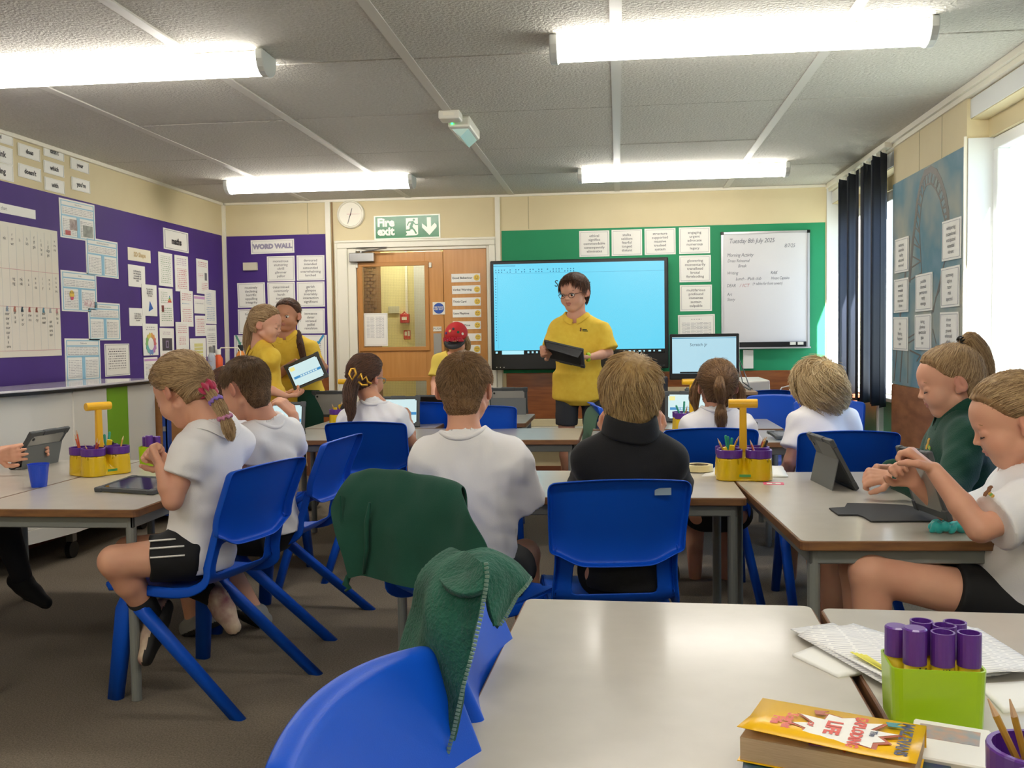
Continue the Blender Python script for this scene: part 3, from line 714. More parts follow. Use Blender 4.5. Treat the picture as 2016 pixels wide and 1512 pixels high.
mb = MB().bx((-cw_ / 2, -ch_ / 2, 0), (cw_ / 2, ch_ / 2, .002), mat('laminated_paper', 'E4DFD2', .15))
for x0, y0, x1, y1, m in L: mb.bx((-cw_ / 2 + x0 * cw_, ch_ / 2 - y1 * ch_, .0015), (-cw_ / 2 + x1 * cw_, ch_ / 2 - y0 * ch_, .0026), m)
chrt = mb.build('phoneme_chart', None); set_rt(chrt, R_L, V(XL + .002, yc - cw_ / 2, (q0[2] + q1[2]) / 2)); tag(chrt, 'large laminated phoneme grid chart at the left picture edge', 'chart')
cols = ['m mm mb', 'n nn kn', 'ng', 'nk', 'r rr wr', 'h', 'b bb', 'f ff ph', 'l ll le al', 'j g dge ge', 'v vv ve']
lo = ['ng ng', 'nk nk', 'a a', 'e e ea', 'i i y', 'o o a', 'u u o ou']
lo2 = ['or oor aw au our oar al a ore', 'ar a al', 'er ir ur or', 'ow ou', 'oi oy', 'ear ere eer', 'air are ere ear', 'zh su si']
def colt(s, k, y, sz=.026):
    text('lettering', '\n'.join(s.split()), m_ink, chrt, sz, (-cw_ / 2 + (k + .5) / 14 * cw_, ch_ / 2 - y * ch_, .0032), I3)
for i, s in enumerate(cols): colt(s, 3 + i, .12 if len(s) < 8 else .15)
for i, s in enumerate(lo): colt(s, 7 + i, .43)
for i, s in enumerate(lo2): colt(s, 6 + i, .70 if len(s) < 14 else .78)
mb = MB(); pal = ['8C9BA8', 'B06E5A', '3E5560', 'A85450', '8A4A3C', '4A7E92', 'A0A0A0', 'B98', '5A7A5A']
for i in range(8):
    m = mat('chart_icon_%s' % pal[i][:6].ljust(6, '8'), pal[i][:6].ljust(6, '8'), .6); x = -cw_ / 2 + (6.5 + i) / 14 * cw_; y = ch_ / 2 - .64 * ch_
    mb.prism([(x - .012, y - .014), (x + .012, y - .014), (x + .006, y + .004), (x + .01, y + .014), (x - .004, y + .016), (x - .01, y + .002)][::-1][::-1], .0022, .0032, m)
mb.build('printed_icons', None, chrt)['kind'] = 'stuff'
def bposter(tl, br, label, title, f=z2, pic=None):
    W_ = .035; M = m_bl
    L = [(W_, .04, 1 - W_, .06, M), (W_, .16, 1 - W_, .19, M), (W_, .40, 1 - W_, .44, M), (W_, .95, 1 - W_, .965, M), (W_, .04, W_ + .015, .96, M), (1 - W_ - .015, .04, 1 - W_, .96, M), (.46, .42, .54, .95, M), (.08, .21, .92, .38, ml_f), (.09, .5, .43, .9, ml_f), (.57, .5, .9, .9, ml_f)]
    o, u, v = card('poster', 'L', f(*tl), f(*br), label, 'poster', L, None)
    text('lettering', title, m_ink2, o, v * .055, (0, v * .39, .006), I3)
    return o, u, v
m_pic = mat('photo_print', '7C6A66', .5, var='B9A9A0', scale=40)
def patchy(o, u, v, x0, y0, x1, y1, m, name='print'):
    MB().bx((-u / 2 + x0 * u, v / 2 - y1 * v, .005), (-u / 2 + x1 * u, v / 2 - y0 * v, .0062)).build(name, m, o)
o, u, v = bposter((530, 677), (862, 1090), 'blue bordered poster with castle photo, topmost in its column', 'Noun phrases', z1); patchy(o, u, v, .25, .5, .45, .78, m_pic); patchy(o, u, v, .62, .6, .9, .9, mat('grey_photo', '9FA59A', .5, var='6F746C', scale=30)); patchy(o, u, v, .12, .8, .26, .92, mat('red_book_print', 'B5413F', .5))
bposter((768, 1035), (1068, 1415), 'blue bordered poster overlapping below the castle poster', 'Subordinating Conjunctions', z1)
o, u, v = bposter((545, 142), (877, 528), 'blue bordered poster with yellow laughing face', 'Similes', z2)
mb = MB().lathe([(0, 0), (v * .1, 0), (v * .1, .001), (0, .001)], n=20, m=mat('emoji_yellow', 'E3C14C', .5)); mb.add([(-.02, -.015, .0014), (.02, -.015, .0014), (.012, -.034, .0014), (-.012, -.034, .0014)], [(3, 2, 1, 0)], mat('tongue_pink', 'C8506A', .5)).bx((-.014, .004, .001), (-.008, .018, .0016), m_ink).bx((.008, .004, .001), (.014, .018, .0016), m_ink)
q = mb.build('laughing_face', None, o); q.location = (-u * .24, -v * .08, .0062); patchy(o, u, v, .6, .7, .9, .86, mat('pink_letters', 'B98A92', .6, var='ECEAE4', scale=60))
bposter((790, 430), (1088, 778), 'blue bordered poster right of the laughing face poster', 'Coordinating Conjunctions', z2)
bposter((580, 765), (910, 1130), 'blue bordered poster lowest in its column above the white cabinet', 'Modal verbs', z2)
card('notice', 'L', z2(940, 812), z2(1172, 1090), 'black and white text notice above the cabinet end', 'notice', border(.03, .03, .01) + [(.14, .12, .86, .82, ml_k)])
o, u, v = card('title_card', 'L', z1(1470, 952), z1(1700, 1185), 'white title card reading maths on the left wall', 'card', border(.05, .06, .015), rot=0)
text('lettering', 'maths', m_ink, o, v * .42, (0, -.01, .004), I3, bold=.003, sx=1.05)
o, u, v = card('title_card', 'L', z1(1150, 1127), z1(1358, 1275), 'cream title card reading 2D Shape in pale letters', 'card', (), None, mat('cream_paper', 'E9E2CC', .6), rot=0)
text('lettering', '2D Shape', mat('pale_gold_print', 'CBB487', .6), o, v * .48, (0, 0, .004), I3, bold=.002)
def sheet(tl, br, label, L, off=.003): return card('worksheet', 'L', z2(*tl), z2(*br), label, 'worksheet', L, 'maths sheets on the left wall', off=off)
o, u, v = sheet((1153, 92), (1310, 305), 'small sheet on two dimensions under the 2D Shape title', ()); text('lettering', 'A 2D shape has\ntwo dimensions\n- we usually call\nthem length and\nwidth', m_ink2, o, v * .11, (0, 0, .005), I3, bold=.0005)
o, u, v = sheet((1275, 270), (1418, 562), 'sheet with a solid blue cone shape', (), .006); text('lettering', "You can't pick a\n2D shape up\nlike this isn't a\n2D shape", m_ink2, o, v * .07, (0, v * .25, .005), I3, bold=.0005)
MB().prism([(-.02, -v * .36), (.045, -v * .26), (.0, -v * .03)], .002, .0045).build('blue_cone_print', mat('cone_blue', '2F63B5', .5), o)
o, u, v = sheet((1163, 485), (1312, 650), 'small text sheet on regular shapes left of the blue cone sheet', ()); text('lettering', 'If a 2D shape is\nregular, all of its\nsides and angles\nare equal', m_ink2, o, v * .12, (0, 0, .005), I3, bold=.0005)
o, u, v = sheet((1285, 628), (1428, 912), 'sheet with a rainbow ring of polygons', [(.2, .06, .8, .22, ml_g)], .006)
mb = MB()
for k in range(14):
    a = k / 14 * 6.283; c_ = (math.cos(a) * u * .28, math.sin(a) * u * .28 - v * .13); m = mat('ring_%d' % (k // 2), ['C96A6E', 'D59A5C', 'D8CB66', '8DBB75', '6FB5B0', '7694C8', 'B77FB8'][k // 2], .6)
    mb.prism([(c_[0] + .02 * math.cos(a + j * 1.2566), c_[1] + .02 * math.sin(a + j * 1.2566)) for j in range(5)], .002 + .0002 * k, .0042 + .0002 * k, m)
mb.build('printed_rainbow_ring', None, o)
sheet((1296, 935), (1424, 1115), 'sheet with pink header, lowest on the left wall', [(.03, .08, .97, .18, m_pink), (.1, .3, .9, .9, ml_f)])
sheet((1425, -22), (1560, 298), 'narrow sheet of green printed text under the maths title', [(.15, .1, .85, .9, ml_gr)])
o, u, v = sheet((1430, 303), (1565, 655), 'narrow sheet with a small rainbow triangle', [(.14, .1, .6, .4, ml_gr), (.14, .5, .9, .85, ml_gr), (.15, .45, .32, .62, mat('dark_red_print', '7A3A34', .5))])
mb = MB()
for i, c in enumerate(('D9534F', 'E3A33C', '6FB56A', '5C8FC8')): w0, w1 = .03 * (1 - i * .25), .03 * (.75 - i * .25); mb.prism([(u * .25 - w0, v * .13 + i * .013), (u * .25 + w0, v * .13 + i * .013), (u * .25 + w1 + .001, v * .13 + i * .013 + .012), (u * .25 - w1 - .001, v * .13 + i * .013 + .012)], .002, .0045, mat('tri_' + c, c, .5))
mb.build('printed_rainbow_triangle', None, o)
o, u, v = sheet((1438, 668), (1572, 935), 'sheet with a dark photo of a glowing frame', [(.2, .12, .75, .22, ml_p), (.15, .34, .85, .75, mat('dark_photo', '3B3440', .4)), (.4, .42, .6, .66, mat('photo_glow', '8F7FA0', .4)), (.45, .46, .56, .62, mat('dark_photo', '3B3440', .4)), (.15, .82, .85, .92, ml_r)])
sheet((1572, 5), (1703, 345), 'narrow sheet of purple and red text right of the green one', [(.12, .08, .85, .3, ml_p), (.12, .36, .85, .92, ml_r)])
sheet((1625, 325), (1745, 655), 'narrow sheet of red text overlapping the purple and red one', [(.12, .08, .85, .3, ml_r), (.12, .35, .7, .4, ml_b), (.12, .48, .85, .88, ml_r)], .006)
o, u, v = sheet((1583, 612), (1707, 920), 'narrow sheet of red text with a small question mark drawing', [(.15, .08, .85, .35, ml_r), (.2, .42, .75, .66, ml_r)], .009); text('lettering', '??', m_ink2, o, .04, (0, -v * .33, .005), I3)
sheet((1768, 40), (1882, 365), 'narrow sheet of red text near the room corner, topmost', [(.12, .08, .85, .22, ml_r), (.14, .42, .55, .52, ml_r), (.42, .68, .9, .9, ml_r), (.68, .38, .86, .6, m_ink2)])
sheet((1748, 370), (1848, 540), 'small sheet with purple header near the room corner', [(.0, .06, 1, .2, m_pink), (.1, .35, .9, .5, ml_g)])
sheet((1758, 555), (1860, 740), 'small sheet of faint pink text near the corner', [(.12, .1, .85, .9, ml_r)])
sheet((1845, 318), (1952, 632), 'narrow sheet of blue text close to the room corner', [(.12, .1, .55, .45, ml_b), (.12, .5, .85, .9, ml_b)], .006)
sheet((1857, 638), (1958, 920), 'sheet of black text and two tiny photos close to the corner', [(.12, .1, .85, .2, ml_k), (.12, .28, .85, .6, ml_k), (.25, .68, .45, .88, m_pic), (.55, .66, .8, .9, m_ink2)])
sheet((1713, 762), (1860, 985), 'sheet with four pale yellow blocks', [(.25, .2, .8, .75, mat('yellow_print', 'DAD489', .6)), (.25, .33, .8, .36, m_wp), (.25, .46, .8, .49, m_wp), (.25, .6, .8, .63, m_wp), (0, .93, 1, .97, m_pink)], .006)
sheet((1440, 942), (1570, 1060), 'pink headed sheet partly behind the seated girl', [(0, 0, 1, .1, m_pink), (.1, .3, .9, .8, ml_p)])
# behaviour strips on the side leaf
m_emo = mat('emoji_yellow', 'E3C14C', .5)
for k, (b, s, lb) in enumerate((((1303, 702, 1590, 780), 'Good Behaviour', 'good behaviour'), ((1310, 820, 1593, 896), 'Verbal Warning', 'verbal warning'), ((1312, 939, 1596, 1015), 'Think Card', 'think card'), ((1316, 1056, 1600, 1130), 'Lose Playtime', 'lose playtime'),
                      ((1318, 1174, 1597, 1249), 'Thinking Time', 'ending in time beside the red cap'), ((1320, 1295, 1602, 1366), 'See Teacher', 'sixth from the top, partly behind the cap'), ((1320, 1408, 1592, 1490), 'Parents', 'lowest, behind the shoulder'))):
    o, u, v = card('behaviour_strip', 'F', z4(b[0], b[1]), z4(b[2], b[3]), 'white door strip with sad or happy face, ' + ('reading ' + lb if k < 4 else lb), 'label', (), 'behaviour strips on the narrow door leaf', off=-.004, th=.003)
    text('lettering', s, m_ink, o, v * .36, (-u * .47, 0, .004), I3, align='LEFT', bold=.0004)
    r = v * .36
    mb = MB().lathe([(0, 0), (r, 0), (r, .001), (0, .001)], n=18, m=m_emo).bx((-r * .45, r * .1, .001), (-r * .2, r * .3, .0016), m_ink).bx((r * .2, r * .1, .001), (r * .45, r * .3, .0016), m_ink)
    sgn = 1 if k == 0 else -1
    for j in range(4):
        t0, t1 = -.8 + j * .4, -.4 + j * .4; mb.prism([(r * .5 * t0, -r * .45 + sgn * r * .22 * t0 * t0), (r * .5 * t1, -r * .45 + sgn * r * .22 * t1 * t1), (r * .5 * t1, -r * .36 + sgn * r * .22 * t1 * t1), (r * .5 * t0, -r * .36 + sgn * r * .22 * t0 * t0)], .001, .0016, m_ink)
    q = mb.build('printed_face', None, o); q.location = (u * .38, 0, .003)
o, u, v = card('notice', 'F', (716, 617), (764, 681), 'white typed notice taped inside the door glass', 'notice', border(.04, .03, .008, mat('faint_grey', 'C9C9C2', .6)) + [(.12, .1, .45, .75, ml_f), (.5, .1, .85, .75, ml_f)], off=-.019)
# clock
q = PY(691.5, 422.5, D)
ck = empty('wall_clock', (q[0], D, q[2]), 0, 'round white wall clock with lilac dial above the door', 'clock'); RC = R_F
mb = MB().lathe([(0, 0), (.118, 0), (.118, .02), (.112, .032), (.104, .034), (.098, .024)], n=40).xform(RC, (0, 0, 0)); mb.build('rim', m_white, ck, smooth=False)
MB().lathe([(0, .022), (.1, .022), (.1, .0225), (0, .0225)], n=36).xform(RC, (0, 0, 0)).build('dial', mat('lilac_dial', 'D3C7E2', .4), ck)
for k in range(1, 13):
    a = math.pi / 2 - k * math.pi / 6; text('numeral', str(k), m_ink, ck, .021, (.079 * math.cos(a), -.0235, .079 * math.sin(a)), RC)
def hand(a, L, w, m, z, tail=.012):
    d = V(math.sin(a), 0, math.cos(a)); n = V(math.cos(a), 0, -math.sin(a)); p = [d * L + n * w * .4, d * L - n * w * .4, -d * tail - n * w, -d * tail + n * w]
    MB().add([tuple(v_ + V(0, z, 0)) for v_ in p] + [tuple(v_ + V(0, z - .001, 0)) for v_ in p], [(0, 1, 2, 3), (7, 6, 5, 4), (0, 4, 5, 1), (1, 5, 6, 2), (2, 6, 7, 3), (3, 7, 4, 0)]).build('hand', m, ck)
hand(math.radians(16.5), .052, .004, m_ink, -.025); hand(math.radians(198), .082, .003, m_ink, -.027); hand(math.radians(90), .08, .0012, mat('red_second_hand', 'B03040', .4), -.029, .03)
# fire exit sign
m_sg = mat('sign_green', '1C7A45', .25, bump=.3, bscale=9)
q0, q1 = z4(535, 126), z4(1195, 345); R_, f_ = surf('F', .004); a, b = f_(q0), f_(q1); u, v = b[0] - a[0], a[2] - b[2]
fs = MB().bx((-u / 2, -v / 2, -.004), (u / 2, v / 2, .002), mat('sign_white', 'EDF2E4', .3)).bx((-u / 2 + .012, -v / 2 + .01, .001), (u / 2 - .012, v / 2 - .01, .003), m_sg).build('fire_exit_sign', None)
set_rt(fs, R_F @ Rz(.006), V((a[0] + b[0]) / 2, D - .004, (a[2] + b[2]) / 2)); tag(fs, 'green fire exit sign with running figure and down arrow above the door', 'sign')
sc_ = u / 660; SP = lambda x, y: ((x - 865) * sc_, -(y - 235) * sc_)
text('lettering', 'Fire\nexit', MATS['sign_white'], fs, v * .47, (SP(568, 0)[0], .002, .0035), I3, align='LEFT', bold=.0045, spl=.78)
mw_ = MATS['sign_white']; mb = MB()
mb.prism([SP(*p) for p in ((1065, 148), (1105, 148), (1105, 240), (1140, 205), (1160, 225), (1160, 245), (1087, 322), (1015, 245), (1015, 205), (1065, 245))][::-1], .003, .0042).build('down_arrow', mw_, fs)
MB().prism([SP(*p) for p in ((855, 150), (975, 150), (975, 310), (955, 320), (850, 320), (865, 300), (855, 290))][::-1], .003, .0042).build('doorway_symbol', mw_, fs)
mb = MB(); mb.lathe([(0, .0042), (11 * sc_, .0042), (11 * sc_, .0052), (0, .0052)], c=(SP(935, 168)[0], SP(935, 168)[1], 0), n=14)
def strk(pts, w):
    P_ = [SP(*p) for p in pts]; q = ribbon('x', [(p[0], p[1], 0) for p in P_], w * sc_, fs, m_sg); mb.add([(x, y, z + .0005) for x, y, z in q.v], q.f)
strk([(925, 190), (905, 235), (915, 250)], 26); strk([(905, 240), (935, 265), (955, 300)], 15); strk([(905, 240), (890, 268), (852, 270)], 15); strk([(925, 188), (950, 215), (975, 215)], 10); strk([(915, 188), (885, 190), (868, 222)], 10)
mb.build('running_figure', m_sg, fs)
# whiteboard with the day's timetable
R_, f_ = surf('F', .0); a, b = f_((1419, 458)), f_((1593, 683)); u, v = b[0] - a[0], a[2] - b[2]
wb = empty('whiteboard', ((a[0] + b[0]) / 2, D, (a[2] + b[2]) / 2), 0, 'portrait whiteboard with handwritten timetable in an aluminium frame', 'whiteboard')
MB().bx((-u / 2, -.018, -v / 2), (u / 2, -.004, v / 2)).build('writing_surface', mat('whiteboard_enamel', 'D9D8DA', .12), wb)
for p in (((-u / 2, -.026, -v / 2), (-u / 2 + .018, 0, v / 2)), ((u / 2 - .018, -.026, -v / 2), (u / 2, 0, v / 2)), ((-u / 2, -.026, v / 2 - .016), (u / 2, 0, v / 2))): MB().bx(*p).build('frame', mat('aluminium', 'C9CACC', .35, metal=.8), wb)
for s_ in (-1, 1): MB().bx((s_ * u / 2 - s_ * .022 - .01 * 0, -.03, v / 2 - .022), (s_ * (u / 2 + .003), -.001, v / 2 + .003)).build('corner_cap', m_black, wb, bevel=.003)
MB().bx((-u / 2, -.04, -v / 2 - .004), (u / 2 - .03, -.018, -v / 2 + .045), m_black).bx((-u / 2, -.075, -v / 2 - .008), (u / 2, 0, -v / 2 + .004), MATS['aluminium']).build('pen_tray', None, wb)
for x in (.19, .25): MB().bx((x, -.045, -v / 2 + .02), (x + .045, -.04, -v / 2 + .042)).build('tray_label', m_white, wb)
z6 = lambda x, y: (1300 + x / 4.2, 420 + y / 4.2)
for s, x, y, sz, w_ in (('Tuesday 8th July 2025', 567, 232, .052, 1.), ('8/7/25', 1025, 268, .042, 1.), ('Morning Activity', 550, 348, .04, 1.), ('Dress Rehearsal', 555, 395, .034, 1.), ('Break', 642, 436, .036, 1.), ('Writing', 550, 496, .036, 1.), ('RAK', 910, 492, .036, 1.), ('Lunch - iPads club', 622, 543, .036, 1.), ('House Captains', 915, 536, .032, .9), ('DEAR', 548, 600, .036, 1.), ('(+ tables for front covers)', 762, 582, .032, .9), ('Art', 550, 672, .036, 1.), ('Story', 552, 714, .036, 1.)):
    p = PY(*z6(x, y), D - .02); text('handwriting', s, mat('dry_marker', '5F6470', .6), wb, sz, (p[0] - wb.location[0], -.0186, p[2] - wb.location[2]), R_F, align='LEFT', shear=.25, sx=w_ * .82, space=.95)
p = PY(*z6(655, 598), D - .02); text('handwriting', '/ ICT', mat('red_marker', 'A87078', .6), wb, .036, (p[0] - wb.location[0], -.0186, p[2] - wb.location[2]), R_F, align='LEFT', shear=.25)
a = MB().bx((1.0, D - .03, .88), (1.08, D - .002, 1.03)).bx((1.0, D - .035, .98), (1.03, D - .03, 1.02)).build('paper_holder', m_wp); tag(a, 'white leaflet holder below the whiteboard on the green board', 'holder')
# big interactive screen
m_scr = mat('screen_blue_light', '000000', .25, emit='62CDEB', estr=.40)
m_scrw = mat('screen_pale_light', '000000', .25, emit='A9E4F4', estr=.4)
m_scri = mat('screen_icon_light', '000000', .3, emit='2E8FB8', estr=.3)
m_scrk = mat('screen_dark', '05060A', .25)
a, b = PY(964.5, 514, D - .12), PY(1317, 725, D - .12); u, v = b[0] - a[0], a[2] - b[2]
tv = empty('interactive_screen', ((a[0] + b[0]) / 2, D - .03, (a[2] + b[2]) / 2), 0, 'large black-framed classroom touch screen showing a bright blue page', 'screen')
MB().bx((-u / 2, -.085, -v / 2), (u / 2, -.02, v / 2)).build('bezel', m_black, tv, bevel=.008, seg=2)
MB().bx((-u / 2 + .1, -.02, -v / 2 + .1), (u / 2 - .1, .03, v / 2 - .1)).build('wall_bracket', m_black, tv)
sx0, sx1, sz0, sz1 = -u / 2 + .028, u / 2 - .032, -v / 2 + .125, v / 2 - .028
MB().bx((sx0, -.087, sz0 + .035), (sx1, -.0845, sz1)).build('lit_page', m_scr, tv)
tb = MB().bx((sx0, -.0875, sz0), (sx1, -.0845, sz0 + .035), m_scrk).bx((sx0 + .06, -.0885, sz0 + .002), (sx0 + .24, -.0874, sz0 + .033), m_scrw)
for k in range(6): tb.bx((sx0 + .27 + k * .035, -.0885, sz0 + .01), (sx0 + .285 + k * .035, -.0874, sz0 + .025), m_scrw)
for k in range(8): tb.bx((sx1 - .33 + k * .04, -.0885, sz0 + .012), (sx1 - .32 + k * .04 + .01 * (k % 2), -.0874, sz0 + .024), m_scrw)
tb.bx((sx0 + .008, -.0885, sz0 + .01), (sx0 + .025, -.0874, sz0 + .026), m_scrw).build('taskbar', None, tv)
tb = MB().bx((sx0 + .0, -.0878, sz1 - .018), (sx0 + .18, -.0868, sz1 - .013), m_scri)
for k in range(28):
    if k in (6, 11, 17): continue
    x = sx0 + .015 + k * .0235
    for r in (0, 1):
        if (k + r) % 5 == 4: continue
        tb.bx((x, -.088, sz1 - .052 - r * .018), (x + .009, -.0868, sz1 - .043 - r * .018), m_scri)
tb.bx((sx0 + .01, -.0878, sz1 - .078), (sx1, -.0868, sz1 - .0765), m_scri)
for k in range(24): tb.bx((sx0 + .012, -.088, sz1 - .12 - k * .022), (sx0 + .02, -.0868, sz1 - .112 - k * .022), m_scri)
tb.bx((sx0 + .03, -.0878, sz0 + .05), (sx0 + .0312, -.0868, sz1 - .08), m_scri).build('toolbar_icons', None, tv)
p = PY(1127, 558, D - .12); text('screen_lettering', 'Scratch Jr', m_ink, tv, .075, (p[0] - tv.location[0], -.0885, p[2] - tv.location[2]), R_F)
for k in range(3): MB().bx((-u / 2 + .04 + k * .03, -.088, -v / 2 + .018), (-u / 2 + .046 + k * .03, -.0845, -v / 2 + .025)).build('front_button', m_white, tv)
q = MB()
for k in range(7): q.bx((u / 2 - .05 - k * .03, -.088, -v / 2 + .02), (u / 2 - .03 - k * .03, -.0845, -v / 2 + .03))
q.build('ports', mat('port_grey', '3A3C40', .5), tv)
# ---------------------------------------------------------------- tables
TH = .635
m_lam = mat('grey_beige_laminate', 'BDB7AB', .3, var='B7B1A5', scale=14, bump=.04, bscale=60, coat=.2)
m_edge = mat('worn_wood_edge', '6B4630', .5, var='8C6238', scale=9, stretch=(1, 1, 6))
m_leg = mat('grey_painted_steel', '7C7F7C', .4)
def table(corner, ang, w, l, label, group=None, lg=True, edge=None, name='classroom_table'):
    """corner = near left corner, w along local x, l along local y"""
    t = empty(name, (corner[0], corner[1], 0), ang, label, 'table', group)
    MB().prism(rrect(.004, .004, w - .004, l - .004, .016), TH - .004, TH).build('tabletop', m_lam, t)
    MB().prism(rrect(0, 0, w, l, .02), TH - .026, TH - .0015).build('edge_band', edge or m_edge, t, bevel=.002)
    e = .028
    for nm, a, b in (('rail', (e, e, TH - .066), (w - e, e + .02, TH - .026)), ('rail', (e, l - e - .02, TH - .066), (w - e, l - e, TH - .026)), ('rail', (e, e, TH - .066), (e + .02, l - e, TH - .026)), ('rail', (w - e - .02, e, TH - .066), (w - e, l - e, TH - .026))):
        MB().bx(a, b).build(nm, m_leg, t, bevel=.003)
    for x in (e + .015, w - e - .015):
        for y in (e + .015, l - e - .015):
            if lg: MB().tube([(x, y, 0.0), (x, y, TH - .026)], .0165, n=14).build('leg', m_leg, t, smooth=False, bevel=.002)
    return t
t_front = table((-.245, .60), math.radians(-2.2), .565, 1.335, 'grey-topped table filling the bottom centre, bare except for the paperbacks')
t_front2 = table((.333, .60), math.radians(-2.2), .6, 1.30, 'grey-topped table at bottom right under papers and glue stick box')
t_mid = table((-.79, 3.165), math.radians(-.3), 1.2, .63, 'grey-topped table in front of the boys in white and black')
t_right = table((.459, 2.508), math.radians(2.6), .562, 1.24, 'grey-topped table before the girl in the green fleece')
t_left = table((-2.13, 2.893), math.radians(0), .6, 1.22, 'grey-topped table with wood edge beside the girl with the pink scrunchie')
t_left2 = table((-2.742, 2.9), math.radians(0), .608, 1.22, 'grey-topped table at the left edge under the blue cup')
t_ml = table((-1.9, 4.92), 0, .94, .62, 'grey-topped table left of the girl with gold clip')
t_ml2 = table((-1.88, 5.57), 0, .8, .62, 'grey-topped table behind the left caddy near the door')
t_ml3 = table((-1.06, 5.86), math.radians(0), .49, .70, 'small grey-topped table in front of the child in the red cap')
t_ml4 = table((-.955, 4.92), 0, .75, .62, 'grey-topped table just beyond the girl with gold clip')
t_mr = table((-.15, 4.78), math.radians(0), 1.0, .60, 'grey-topped table in front of the girl with the half ponytail')
t_mr2 = table((-.15, 5.46), math.radians(0), 1.06, .62, 'grey-topped table beyond the half ponytail girl, nearer the teacher desk')
